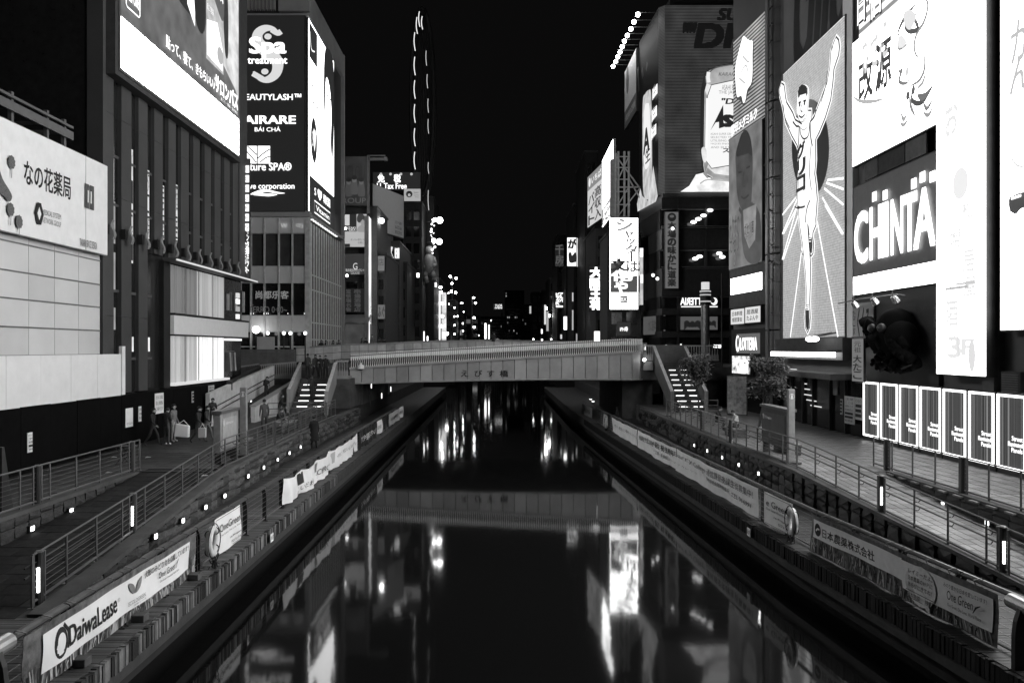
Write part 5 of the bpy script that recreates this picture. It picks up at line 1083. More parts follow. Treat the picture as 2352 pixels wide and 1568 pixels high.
# wavy brackets
for (cx, c0, c1) in ((740, 115, 230), (860, 160, 270), (968, 195, 300), (1068, 230, 330), (1157, 260, 355), (1240, 290, 380), (1316, 315, 403), (1385, 338, 425), (1450, 360, 445), (1510, 380, 460), (1568, 400, 475)):
    y = yL(C2(cx, 0)[0], -17.0); mb = MB(); n = 8
    for k in range(n):
        f0, f1 = k / n, (k + 1) / n; g = lambda f: -16.98 + .07 * math.sin(f * 6.3); z = lambda f: 11.55 + f * .85
        mb.hexa([(g(f0) - .02, y - .11, z(f0)), (g(f0) + .02, y - .11, z(f0)), (g(f0) + .02, y + .11, z(f0)), (g(f0) - .02, y + .11, z(f0)), (g(f1) - .02, y - .11, z(f1)), (g(f1) + .02, y - .11, z(f1)), (g(f1) + .02, y + .11, z(f1)), (g(f1) - .02, y + .11, z(f1))])
    mb.build('wavy_bracket', mat('pale bracket', .22, .5), tower)
    MB().box(-17.29, y - .33, 11.75, -17.1, y - .08, 12.2).build('lamp_box', BLACK, tower)
# canopy and lit shop windows
MB().box(-17.3, yL(374), 11.25, -16.6, yL(567), 11.42).build('canopy', DARK2, tower); MB().box(-16.62, yL(374), 11.28, -16.55, yL(567), 11.36).build('canopy_light', elev(.75), tower)
PW = PL.shift(-.1)
def curtain(name, u0, u1, z0, z1, a, m):
    mb = MB(); n = int((u1 - u0) / .045); rd = random.Random(int(u0 * 7)); ph = 0; P = []
    for i in range(n + 1): ph += rd.uniform(.5, 1.3); P.append(a * math.sin(ph))
    for i in range(n):
        x0, x1 = u0 + (u1 - u0) * i / n, u0 + (u1 - u0) * (i + 1) / n; mb.face([PW.at(x0, z0, P[i]), PW.at(x1, z0, P[i + 1]), PW.at(x1, z1, P[i + 1]), PW.at(x0, z1, P[i])])
    return mb.build(name, m, tower)
def curtain_mat(name, v, base):
    """pleated cloth with its back light put in as uneven emission along the folds"""
    m = bpy.data.materials.new(name); m.use_nodes = True; nt = m.node_tree; N = nt.nodes; L = nt.links; b = N['Principled BSDF']; b.inputs['Base Color'].default_value = (base, base, base, 1); b.inputs['Roughness'].default_value = .9
    tc = N.new('ShaderNodeTexCoord'); mp = N.new('ShaderNodeMapping'); mp.inputs['Scale'].default_value = (1, 5.5, .03); nz = N.new('ShaderNodeTexNoise'); nz.inputs['Scale'].default_value = 1.6; nz.inputs['Detail'].default_value = 9; nz.inputs['Roughness'].default_value = .7
    mr = N.new('ShaderNodeMapRange'); mr.inputs[1].default_value = .3; mr.inputs[2].default_value = .7; mr.inputs[3].default_value = v * .25; mr.inputs[4].default_value = v * 1.6
    L.new(tc.outputs['Object'], mp.inputs[0]); L.new(mp.outputs[0], nz.inputs['Vector']); L.new(nz.outputs[0], mr.inputs[0]); b.inputs['Emission Color'].default_value = (1, 1, 1, 1); L.new(mr.outputs[0], b.inputs['Emission Strength']); return m
ya, yb, yc = yL(389), yL(455), yL(517)
curtain('curtain', ya, yb, 8.62, 11.2, .05, curtain_mat('curtain dim', .12, .12)); curtain('curtain', yb, yc, 8.62, 11.2, .04, curtain_mat('curtain mid', .33, .2))
curtain('curtain', ya, yb, 4.92, 7.42, .05, curtain_mat('curtain lower dim', .36, .2)); curtain('curtain', yb, yc, 4.92, 7.42, .03, curtain_mat('curtain lower bright', .85, .4))
MB().box(-17.5, ya, 7.5, -17.05, yL(562), 8.5).build('fascia_band', mat('fascia band', .78, .4, var=.05), tower); 
MB().box(-17.5, ya, 8.5, -17.0, yL(562), 8.62).build('fascia_trim', BLACK, tower); MB().box(-17.5, ya, 7.42, -17.0, yL(562), 7.5).build('fascia_trim', BLACK, tower)
MB().box(-17.46, ya, 4.78, -17.0, yc, 4.92).build('window_sill', elev(.7), tower)  # sill given its own glow for the window light falling on it
for y in (ya + (yb - ya) / 2, yb, yb + (yc - yb) / 2): MB().box(-17.28, y - .02, 4.92, -17.24, y + .02, 7.42).build('mullion', INKG, tower); MB().box(-17.28, y - .02, 8.62, -17.24, y + .02, 11.2).build('mullion', INKG, tower)
MB().box(-17.8, yc, 8.62, -17.5, yL(562), 11.2).build('shop_interior', egrain(.06), tower); MB().box(-17.8, yc, 4.92, -17.5, yL(540), 7.4).build('shop_interior', egrain(.12), tower)
rd = random.Random(4)
for k in range(8): y = yc + .3 + k * .5; MB().box(-17.5, y, 9.2, -17.35, y + .12, 10.2 + rd.random() * .5).build('hanging_garment', mat('garment %d' % (k % 3), (.05, .4, .15)[k % 3]), tower)
for k in range(5): y = yc + .2 + k * .28; MB().hexa([(-17.45, y, 5.3), (-17.1, y, 5.3), (-17.1, y + .2, 5.3), (-17.45, y + .2, 5.3), (-17.4, y + .05, 6.5), (-17.15, y + .05, 6.5), (-17.15, y + .15, 6.5), (-17.4, y + .15, 6.5)]).build('hanging_garment', mat('garment %d' % (k % 3), (.05, .4, .15)[k % 3]), tower)
MB().box(-17.45, yc + .1, 6.55, -17.4, yc + 2, 6.6).build('clothes_rail', STEEL, tower)
MB().box(-17.4, yc + .05, 7.25, -17.0, yL(545), 7.38).build('ceiling_light', elev(1.2), tower)
for k, z in enumerate((8.7, 9.2, 9.7, 10.1)): a = onX(548, 0, -17.2); MB().box(-17.4, a.y, z, -17.25, a.y + .4, z + .32).build('lit_panel', elev((1, .4, 1.4, .7)[k]), tower)
# the big screen
SS = Surf((-16.8, 0), (-16.8, 100)); r = (yL(275, -16.8), 19.15, yL(548, -16.8), 33)
t = thing('video_screen', 'huge slanting lit screen high on the dark tower with white band and dark advertising picture', 'video screen', (-16.9, 43, 19))
slabo('case', SS, (r[0] - .35, r[1] - .35, r[2] + .45, r[3]), -.6, -.02, mat('screen case', .05), t); frame('bezel', SS, (r[0] + .02, r[1] + .02, r[2] - .02, 33), .14, -.02, .05, STEEL, t)
slabo('lit_band', SS, (r[0], r[1], r[2], 21.5), -.02, .0, emat('band glow', 28), t); slabo('picture', SS, (r[0], 21.56, r[2], r[3]), -.02, .0, egrain(.13), t)
A = Art(SS, .005, C1); yy = lambda x: yL(x * .35, -16.8)
A.upoly(smooth([(yy(1105), 33), (yy(1100), 30), (yy(1150), 25.6), (yy(1215), 24.9), (yy(1290), 25.0), (yy(1350), 25.4), (yy(1350), 33)], True), elev(.018))
A.upoly([(yy(1228), 33), (yy(1228), 25.3), (yy(1278), 24.5), (yy(1280), 33)], elev(1.6)); A.upoly(smooth([(yy(1276), 29.6), (yy(1335), 29.4), (yy(1340), 25), (yy(1290), 24.7), (yy(1270), 26.5)], True), elev(.012))
for x, z in ((1216, 27.5), (1282, 26.8)): A.upoly(smooth([(yy(x - 6), z), (yy(x + 6), z), (yy(x + 6), z + .9), (yy(x - 5), z + 1)], True), elev(1.4))
A.upoly([(yy(1462), 33), (yy(1462), 24), (yy(1500), 23.6), (yy(1540), 23.2), (yy(1562), 22.7), (yy(1562), 33)], egrain(.75))
A.upoly(smooth([(yy(1455), 29), (yy(1490), 28.4), (yy(1493), 25), (yy(1475), 24.7), (yy(1465), 26)], True), elev(.03))
A.urect((yy(1348), 23.35, yy(1462), 33), egrain(.55)); A.upoly(smooth([(yy(1352), 28.2), (yy(1400), 27.3), (yy(1460), 26.6), (yy(1460), 29.2), (yy(1400), 29.8), (yy(1352), 30.2)], True), elev(.12))
A.textz('サロンパス', 1354, 1458, 27.6, 28.7, elev(1.9), bold=.03); A.upoly([(yy(1352), 23.6), (yy(1352), 25.6), (yy(1420), 26.1), (yy(1455), 24.8), (yy(1455), 23.5)], elev(1.5)); A.textz('肩こり腰痛', 1352, 1395, 26.2, 26.6, elev(1.2))
A.upoly([(yy(1438) + .5 * math.cos(k * .314), 24.3 + .5 * math.sin(k * .314)) for k in range(20)], elev(.5))
A.textz('貼って、寝て、きもちいい♪', 1080, 1400, 21.9, 22.55, elev(1.9), bold=.02); A.textz('サロンパス', 1402, 1552, 21.95, 22.95, elev(2), bold=.045); A.textz('肩こり・腰痛・筋肉痛に', 1440, 1552, 21.66, 21.86, elev(1.5))
a, b = yy(815), yy(906); A.ustroke([(a + .1, 22.1), (b - .1, 22.1), (b, 22.2), (b, 24.4), (b - .1, 24.5), (a + .1, 24.5), (a, 24.4), (a, 22.2)], .07, elev(1.9), closed=True); A.textz('5月18日は', 822, 900, 23.25, 24.2, elev(1.9), bold=.03); A.textz('サロンパスの日', 822, 900, 22.4, 23.0, elev(1.9), bold=.03)
A.textz('おかげさまで、久光製薬', 1090, 1260, 20.1, 20.6, elev(.85)); A.textz('Hisamitsu', 1300, 1365, 19.95, 20.4, elev(.85))
for k in range(3): A.textz('毎日に寄り添うスポンサーです Proud partner', 1090, 1395, 19.85 - .2 * k, 19.93 - .2 * k, elev(.88))
A.build('picture_print', t)
# vertical blade sign at the tower's corner
S = Surf((onY(561, 0, 52.3).x, 52.3), (onY(573, 0, 52.3).x, 52.3)); L = S.len; zt, zb = EYE + 435 * 52.3 / FPX, EYE + 155 * 52.3 / FPX
t, A = simple_sign('blade_sign', 'narrow upright lit shop sign on the corner of the dark tower', S, (0, zb, L, zt), .12, elev(.03), BLACK, 'sign', o0=-.14, fw=.03)
for k in range(7): z = zt - .45 - k * .66; A.urect((.02, z - .5, L - .02, z), elev(1.5)); A.utext(('パチンコ', 'DVD', 'カフェ', 'UP', '24h', 'BAR', 'N')[k], (.06, z - .36, L - .06, z - .14), elev(.15))
A.utext('インターネット', (L * .52, zb + .5, L * .96, zb + 3.6), elev(1.7), vert=True, bold=.02); A.utext('コミック', (.02, zb + .5, L * .46, zb + 2.6), elev(1.7), vert=True, bold=.02); A.build('lettering', t)
# --- spa sign building
Y1 = 70.0; XC = onY(704, 0, Y1).x; k = Y1 / FPX
spa = thing('glass_building', 'tall glass corner building with ribbed side and pale lower storeys behind the left bridge end', 'building', (XC - 5, Y1, 5))
X0 = onY(540, 0, Y1).x; SP = mat('spandrel panel', .62, .4, var=.1, scale=.4)
MB().box(X0, Y1 + .35, 2.3, XC - .25, 86.5, 40).build('core', GLASS, spa)
SF = Surf((X0, Y1), (XC, Y1)); SD = Surf((XC, Y1), (XC, 86.7))
zrow = [EYE + (CY - y) * k for y in (500, 535, 612, 649, 725, 761, 796)]
xs = [545, 576, 607, 640, 671, 702]
for a, b in zip(xs, xs[1:]):
    ua, ub = SF.px(a)[0], SF.px(b)[0]
    for j in (0, 2, 4): slabo('spandrel', SF, (ua + .06, zrow[j + 1] + .04, ub - .06, zrow[j] - .04), -.2, -.05, SP, spa)
    for j in (1, 3, 5): slabo('window', SF, (ua + .06, zrow[j + 1], ub - .06, zrow[j]), -.3, -.22, GLASSG if j == 1 else GLASS, spa)
for a in xs: ua = SF.px(a)[0]; slabo('mullion', SF, (ua - .06, 5, ua + .06, zrow[0]), -.3, .06, mat('mullion metal', .55, .4), spa)
for z in zrow: slabo('transom', SF, (0, z - .05, SF.len, z + .05), -.3, .03, mat('mullion metal', .33), spa)
slabo('corner_column', SF, (SF.len - .02, 5, SF.len + .3, zrow[0] + .3), -.3, .08, mat('mullion metal', .33), spa)
slabo('ledge', SF, (0, zrow[0] + .05, SF.len + .4, zrow[0] + .55), -.4, .35, GREY, spa)
SDF = SD
slabo('side_wall', SD, (.3, 2.3, SD.len, 39.7), -.4, -.2, mat('ribbed glass', .05, .35, var=.15, scale=.3), spa)
rib = mat('rib metal', .75, .4)
for i in range(16):
    uu = .4 + (SD.len - .8) * i / 15; slabo('rib', SD, (uu - .2, 5.2, uu + .2, 18.6), -.2, -.16, rib, spa)
for z in (7.6, 9.2, 12.3, 13.7): slabo('side_band', SD, (.3, z - .06, SD.len, z + .06), -.2, -.14, rib, spa)
slabo('end_column', SD, (SD.len - .5, 2.3, SD.len, 39.7), -.3, .15, GREY, spa)
slabo('side_soffit', SD, (0, 18.65, SD.len - 2, 18.95), -.2, .5, GREY, spa)
for i in range(12): slabo('soffit_light', SD, (.6 + i * .95, 18.56, 1.0 + i * .95, 18.64), .2, .45, elev(1.2), spa)
# upper louvred block
for i in range(16): uu = SF.px(566 + i * 4.3)[0]; slabo('louvre', SF, (uu - .035, 37.6, uu + .035, 41), -.3, .15, LIGHT if i % 2 else GREY, spa)
slabo('upper_wall', SF, (0, 37.45, SF.len, 41), -.5, -.3, DARK, spa); slabo('upper_pier', SF, (SF.px(640)[0], 37.45, SF.len + .3, 41), -.3, .1, GREY, spa)
for i in range(12): slabo('side_louvre', SD, (.4, 37.2 + i * .21, SD.len - .5, 37.3 + i * .21), -.2, .12, GREY, spa)
slabo('cap_strip', SF, (0, EYE + (CY - 40) * k, SF.len + .3, EYE + (CY - 36) * k), -.3, .45, GREY, spa)
r = (0.1, EYE + (CY - 487) * k, SF.len - .1, EYE + (CY - 40) * k)
t, A = simple_sign('signboard', 'tall dark signboard listing white glowing shop names on the glass building', SF.shift(.1), r, .3, emat('dark lit board', .012, samp=False, base=.02), STEELD, 'signboard', o0=0); A.m = ID
W = elev(1.8)
A.stroke(((645, 84), (632, 71), (612, 69), (596, 80), (594, 98), (606, 114), (626, 130), (640, 148), (636, 172), (618, 186), (598, 184), (584, 168)), 1.15, elev(.72), taper=True); A.stroke(((648, 76), (640, 80), (626, 72)), .5, elev(.72)); A.stroke(((583, 172), (590, 176), (606, 185)), .5, elev(.72)); A.disc(618, 88, .33, .27, elev(.72)); A.disc(611, 168, .33, .27, elev(.72))
A.text('Spa', 577, 90, 658, 137, W, bold=.035); A.text('treatment', 572, 137, 662, 150, W, bold=.02)
A.text('BEAUTYLASH™', 556, 219, 694, 233, W, bold=.015); A.text('HAIRARE', 540, 269, 681, 287, W, bold=.03); A.text('BÁI CHÁ', 588, 293, 647, 305, W)
A.rect(565, 338, 623, 378, elev(2)); 
for q in (((594, 338), (594, 378)), ((565, 345), (580, 362), (592, 376)), ((623, 345), (608, 355), (595, 366)), ((572, 339), (586, 352), (593, 358)), ((600, 376), (612, 366), (623, 362))): A.stroke(q, .1, elev(.02))
A.text('nature SPA®', 558, 376, 672, 394, W, bold=.015); A.text('wave corporation', 556, 424, 679, 440, W, bold=.01)
A.blob([(577, 449), (596, 440), (615, 437), (640, 443), (658, 446), (640, 447), (616, 443), (600, 447)], W); A.blob([(585, 450), (612, 447), (640, 449), (622, 453), (606, 452)], W)
A.build('lettering', t)
A = Art(SF, .07); A.text('尚都乐客', 588, 668, 663, 686, elev(.2), bold=.02); A.text('W', 645, 513, 660, 524, elev(.6)); A.text('电', 680, 513, 697, 524, elev(.4)); A.text('FERRO 0·00~', 575, 704, 660, 718, elev(.08))
for x in (577, 583, 607, 613, 617, 662, 700): A.disc(x, 720, .05, .05, elev(1.5), n=6)
A.build('window_lettering', spa)
for i, x in enumerate((588, 615, 652, 667, 701)):
    a = onY(x, 765 if i else 757, Y1 - 1 - .1 * i); t = thing('globe_lamp', 'round white globe lamp before the glass building, ' + ORD[i] + ' from the left', 'lamp', a, 'globe lamps before the glass building'); MB().ball(a, .33 if i == 0 else .16, 10, 8).build('globe', E_LAMP if i == 0 else E_WHITE, t); MB().cyl((a.x, a.y, 5.2), (a.x, a.y, a.z - .1), .06, n=6).build('stem', STEELD, t)
a = onY(590, 773, 68); b = onY(630, 798, 68); blockthing('partition', 'plain pale partition standing behind the left bridge parapet', 'partition', MB().box(a.x, 68, 5.3, b.x, 68.1, a.z), LIGHT, (a.x, 68, 5.3), 'sheet')
r = (0.1, 19.05, SD.px(763)[0], 36.85)
t, A = simple_sign('side_screen', 'tall bright poster screen with a dark haired model round the corner of the glass building', SD.shift(.15), r, .35, emat('poster screen', 5), STEELD, 'screen'); A.m = C1
A.s = SD.shift(0); ud = r[2]; A.o = .185
A.upoly(smooth([(ud * .62, 36.6), (ud * .97, 36.6), (ud * .99, 30), (ud * .93, 26.2), (ud * .85, 27.8), (ud * .88, 31), (ud * .8, 33.4), (ud * .66, 33.8), (ud * .63, 30), (ud * .7, 27.4), (ud * .62, 28.5), (ud * .56, 32)], True), elev(.02))
A.ustroke([(ud * .68, 32.2), (ud * .74, 32.4)], .18, elev(.03)); A.ustroke([(ud * .8, 32.2), (ud * .86, 32.4)], .18, elev(.03)); A.ustroke(smooth([(ud * .72, 29.4), (ud * .76, 29.1), (ud * .81, 29.6)]), .25, elev(.12)); A.ustroke([(ud * .77, 31.5), (ud * .79, 30.4)], .12, elev(.5))
A.urect((0.1, 33.4, ud * .3, 36.6), elev(.03)); A.ustroke(smooth([(.4, 35.8), (.9, 34.4), (2.2, 34.6)]), .12, W)
A.utext('Spa', (.9, 28.9, ud * .48, 31.3), elev(.6)); A.upoly([(1.9 + 1.25 * math.cos(q * .314), 26.2 + 2.1 * math.sin(q * .314)) for q in range(20)], elev(.02)); A.utext('S♥', (1.3, 25.2, 2.5, 27.3), W); A.utext('ソフトボ', (.9, 28.0, ud * .45, 28.5), elev(.7))
A.urect((.1, 19.05, ud, 22.6), elev(.015)); A.utext('S ♥ 韓国', (2.0, 21.0, ud * .8, 22.0), W, bold=.01); A.ustroke([(2.0, 19.5), (ud * .8, 19.5), (ud * .8, 20.6), (2.0, 20.6)], .12, W, closed=True); A.utext('Vitamin', (2.6, 19.8, ud * .76, 20.3), W); A.build('poster_print', t)
# ================================================================ RIGHT BANK BUILDINGS
XR = 18.0
PR = Surf((XR, 100), (XR, 0))                   # u = 100 - y
def yR(x, X=XR): return X * FPX / (x - CX)
WALLG = mat('sign wall', .14, .5, var=.15, scale=.3)
# --- building that carries the signs
rb = thing('sign_building', 'tall grey building faced with the running athlete sign and bright screens on the right', 'building', (XR + .5, 40, ZP))
MB().box(XR + .3, 10, 2.3, 34, 49.2, 44).build('core_wall', mat('building wall', .1, .6, var=.2, scale=.3), rb)
slabo('upper_wall', PR, (100 - yR(1798), 6.9, 100 - yR(1936), 44), -.3, -.06, WALLG, rb)
slabo('pier', PR, (100 - yR(1936) + .03, 6.9, 100 - yR(1959), 44), -.3, .02, mat('pale pier', .75, .5, var=.1, scale=.4), rb)
slabo('dark_pier', PR, (100 - yR(2262), 2.3, 100 - yR(2289), 44), -.3, .1, mat('dark pier b', .08, .35), rb)
# athlete sign
PA = PR.shift(.13); r = PA.rect(1798.5, 172, 1938.5, 775); r = (r[0], PA.px(1798.5, 777)[1], r[2], PA.px(1798.5, 172)[1])
t = thing('athlete_sign', 'giant lit sign of a running athlete with both arms raised before a dark oval', 'sign', PR.at((r[0] + r[2]) / 2, r[1], 0))
slabo('case', PA, (r[0] - .08, r[1] - .08, r[2] + .06, r[3] + .08), -.18, -.03, STEELD, t)
def led_bg():
    m = bpy.data.materials.new('led picture ground'); m.use_nodes = True; nt = m.node_tree; N = nt.nodes; L = nt.links; b = N['Principled BSDF']; b.inputs['Base Color'].default_value = (.03, .03, .03, 1); b.inputs['Emission Color'].default_value = (1, 1, 1, 1)
    tc = N.new('ShaderNodeTexCoord'); sx = N.new('ShaderNodeSeparateXYZ'); L.new(tc.outputs['Object'], sx.inputs[0])
    gr = N.new('ShaderNodeValToRGB'); cr = gr.color_ramp; mr = N.new('ShaderNodeMapRange'); mr.inputs[1].default_value = r[1]; mr.inputs[2].default_value = r[3]; L.new(sx.outputs[2], mr.inputs[0])
    for p, v in ((0, .42), (.3, .5), (.5, .95), (.72, .75), (1, .5)):
        e = cr.elements.new(p) if p not in (0, 1) else cr.elements[0 if p == 0 else 1]; e.position = p; e.color = (v, v, v, 1)
    L.new(mr.outputs[0], gr.inputs[0])
    wv = N.new('ShaderNodeTexWave'); wv.bands_direction = 'Z'; wv.inputs['Scale'].default_value = 2.2; L.new(tc.outputs['Object'], wv.inputs['Vector']); nz = N.new('ShaderNodeTexNoise'); nz.inputs['Scale'].default_value = 6; nz.inputs['Detail'].default_value = 6; L.new(tc.outputs['Object'], nz.inputs['Vector'])
    a = N.new('ShaderNodeMapRange'); a.inputs[3].default_value = .82; a.inputs[4].default_value = 1.12; L.new(wv.outputs['Fac'], a.inputs[0]); c = N.new('ShaderNodeMapRange'); c.inputs[1].default_value = .3; c.inputs[2].default_value = .6; c.inputs[3].default_value = .75; c.inputs[4].default_value = 1.05; L.new(nz.outputs[0], c.inputs[0])
    m1 = N.new('ShaderNodeMath'); m1.operation = 'MULTIPLY'; m2 = N.new('ShaderNodeMath'); m2.operation = 'MULTIPLY'; L.new(gr.outputs[0], m1.inputs[0]); L.new(a.outputs[0], m1.inputs[1]); L.new(m1.outputs[0], m2.inputs[0]); L.new(c.outputs[0], m2.inputs[1]); L.new(m2.outputs[0], b.inputs['Emission Strength']); return m
slabo('screen', PA, r, -.03, 0, led_bg(), t)
A = Art(PA, 0, R1, step=.008); WH = elev(1.3); BK = elev(.012)
for q in (((1255, 975), (1165, 985)), ((1255, 1035), (1160, 1000)), ((1255, 1120), (1150, 1030)), ((1255, 1280), (1140, 1080)), ((922, 1175), (1000, 1075)), ((922, 1280), (1005, 1085)), ((922, 1420), (1012, 1100))): A.stroke(q, .13, WH)
A.m = R2
for q in (((668, 190), (760, 10)), ((668, 360), (770, 60)), ((715, 868), (795, 260)), ((1030, 866), (893, 110)), ((1058, 190), (945, 0))): A.stroke(q, .14, WH)
A.m = R1; A.disc(1082, 815, 2.05, 0, BK) if False else None
e = []
for q in range(32): e.append((1082 + 103 * math.cos(q * math.pi / 16), 810 + 268 * math.sin(q * math.pi / 16)))
A.poly(e, elev(.03)); A.poly([(x * .97 + 1082 * .03, y * .97 + 810 * .03) for x, y in e], elev(.008))
R2c = lambda x, y: ((1568 + .35 * x - 1411.2) / .42, (470.4 + .35 * y) / .42)       # R2 crop -> R1 crop coordinates
body = [(926, 460), (938, 470), (942, 500), (946, 535), (952, 565), (985, 620), (1000, 660), (1038, 684), (1043, 660), (1046, 610), (1088, 610), (1086, 640), (1090, 664), (1110, 632), (1138, 560), (1178, 455), (1194, 370), (1200, 282), (1214, 238), (1226, 208), (1238, 225), (1242, 262), (1238, 300), (1226, 335), (1212, 378), (1206, 450), (1194, 545), (1165, 640), (1132, 720), (1110, 765), (1112, 880), (1106, 950), (1114, 1010), (1120, 1090), (1116, 1150), (1112, 1200)]
body += [R2c(*q) for q in ((888, 130), (868, 180), (866, 215), (872, 260), (868, 318), (858, 330), (848, 312), (848, 250), (848, 190), (842, 140), (833, 118), (838, 200), (846, 300), (852, 400), (850, 520), (846, 640), (850, 740), (846, 800), (835, 832), (823, 805), (818, 740), (828, 655), (830, 560), (824, 450), (812, 340), (803, 250), (784, 130), (776, 20))]
body += [(1016, 1100), (1020, 1000), (1017, 900), (1024, 835), (1012, 790), (984, 740), (950, 665), (932, 575), (918, 520), (916, 490)]
A.stroke(body, .4, WH, closed=True, curve=False); A.stroke(body, .22, BK, closed=True, curve=False); A.poly(body, WH)
A.m = lambda x, y: R2(x, y)
A.poly([(825, 690), (846, 690), (848, 760), (845, 805), (835, 826), (825, 800), (821, 740)], BK); A.poly([(849, 215), (866, 215), (870, 262), (866, 312), (858, 324), (850, 308)], BK)
for z in (660, 672, 684): A.stroke(((828, z), (846, z - 3)), .05, BK)
for z in (205, 222, 240): A.stroke(((851, z), (865, z)), .05, WH)
for z in (668, 678): A.stroke(((828, z), (846, z - 2)), .04, WH)
A.stroke(((776, 12), (800, 18), (828, 10)), .12, BK); A.stroke(((833, 118), (836, 60), (846, 10), (862, -30)), .12, BK); A.stroke(((805, 300), (812, 320), (822, 330)), .06, BK)
A.m = R1
A.stroke(((1038, 690), (1042, 735), (1060, 760), (1085, 740), (1092, 670)), .1, BK); A.stroke(((1034, 690), (1032, 760), (1026, 830)), .13, BK); A.stroke(((1096, 668), (1098, 740), (1108, 800)), .13, BK)
A.stroke(((1000, 665), (1020, 690), (1034, 690)), .12, BK); A.stroke(((1096, 668), (1120, 640), (1130, 600)), .12, BK); A.stroke(((1046, 700), (1062, 712), (1082, 698)), .04, BK)
A.stroke(((950, 575), (958, 640), (985, 700)), .08, BK); A.stroke(((1196, 390), (1186, 470), (1160, 560)), .08, BK); A.stroke(((1024, 830), (1030, 900), (1028, 980), (1022, 1090)), .09, BK); A.stroke(((1106, 800), (1100, 880), (1098, 950), (1108, 1040)), .09, BK)
for q in ((922, 520, 928, 495), (930, 530, 935, 500), (1218, 300, 1224, 250), (1228, 300, 1232, 245)): A.stroke((q[:2], q[2:]), .035, BK)
A.stroke(((1018, 1130), (1040, 1140), (1066, 1128)), .08, BK)
head = [(1040, 520), (1038, 560), (1036, 600), (1044, 640), (1056, 664), (1068, 668), (1082, 650), (1090, 610), (1094, 560), (1096, 520), (1090, 480), (1066, 470), (1046, 486)]
A.blob([(x + (x - 1066) * .16, y + (y - 570) * .07) for x, y in head], WH); A.blob([(x + (x - 1066) * .05, y + (y - 570) * .02) for x, y in head], BK); A.blob(head, WH)
A.poly([(1041, 530), (1040, 500), (1046, 478), (1062, 462), (1080, 466), (1092, 484), (1094, 512), (1088, 530), (1085, 512), (1068, 518), (1052, 522), (1046, 540)], BK)
A.stroke(((1044, 564), (1058, 558)), .11, BK); A.stroke(((1072, 554), (1088, 550)), .11, BK); A.disc(1052, 574, .12, .12, BK, 10); A.disc(1080, 566, .12, .12, BK, 10); A.stroke(((1064, 572), (1060, 606), (1070, 610)), .08, BK); A.stroke(((1050, 632), (1066, 643), (1083, 626)), .1, BK); A.stroke(((1040, 690 - 60), (1056, 664), (1068, 668), (1084, 648)), .05, BK)
A.text('グリコ', 1043, 790, 1085, 1038, BK, vert=True, bold=.06)
A.build('athlete_print', t)
A = Art(PR, -.05, ID); A.text('Glico', 1812, -320, 1980, 92, mat('unlit letters', .012, .4), bold=.03, slant=.15)
t2 = thing('unlit_letters', 'unlit dark brush letters on the grey wall above the athlete sign', 'letters', PR.at(r[0] + 2, r[3] + 1, -.05)); A.build('lettering', t2)
# canopy under the athlete sign
a0, a1 = 100 - yR(1802), 100 - yR(1962)
slabo('soffit', PR, (a0, 6.15, a1, 7.3), -.3, .6, mat('soffit', .05), rb); t = thing('tube_light', 'long bright tube light under the athlete sign', 'light', PR.at((a0 + a1) / 2, 6.3, 1)); slabo('tube', PR, (a0 + .5, 6.3, a1 - .1, 6.55), .9, 1.05, E_LED, t); slabo('holder', PR, (a0 + .5, 6.56, a1 - .1, 6.66), .6, 1.1, STEELD, t)
slabo('awning', PR, (a0, 5.15, a1, 5.45), -.2, 1.2, mat('awning', .1, .5), rb)
t = thing('flood_lamp', 'pair of glaring floodlights at the lower right corner of the athlete sign', 'lamp', PR.at(100 - yR(1922), 7.3, 1.2))
for x in (1916, 1928): p = PR.at(100 - yR(x), 7.25, 1.3); MB().ball(p, .2, 8, 6, (1.2, 1, .7)).build('bulb', E_LAMP, t); MB().cyl(p + Vector((0, 0, .12)), p + Vector((1.2, 0, .35)), .05).build('arm', STEEL, t)
# dark shopfront below with inner stairs
slabo('shopfront', PR, (a0, 2.3, a1 + .4, 5.15), -.3, -.15, mat('shop glass', .012, .15), rb)
for x in (1815, 1842, 1865, 1905, 1940): uu = 100 - yR(x); slabo('shop_mullion', PR, (uu - .04, 2.3, uu + .04, 5.1), -.14, 0, STEELD, rb)
for i, (x0, x1, y) in enumerate(((690, 735, 1076), (690, 755, 1107), (788, 800, 1172), (788, 820, 1206), (786, 845, 1242), (800, 862, 1277), (826, 896, 1313))):
    p = PR.rect(*R2(x0, y - 2), *R2(x1, y + 2)); slabo('inner_stair_light', PR, (p[0], p[3] - .05, p[2], p[3]), -.14, -.1, elev(.9), rb)
p = PR.rect(*R2(975, 1150), *R2(1003, 1250)); slabo('pale_door', PR, p, -.14, -.08, mat('door pale', .3), rb)
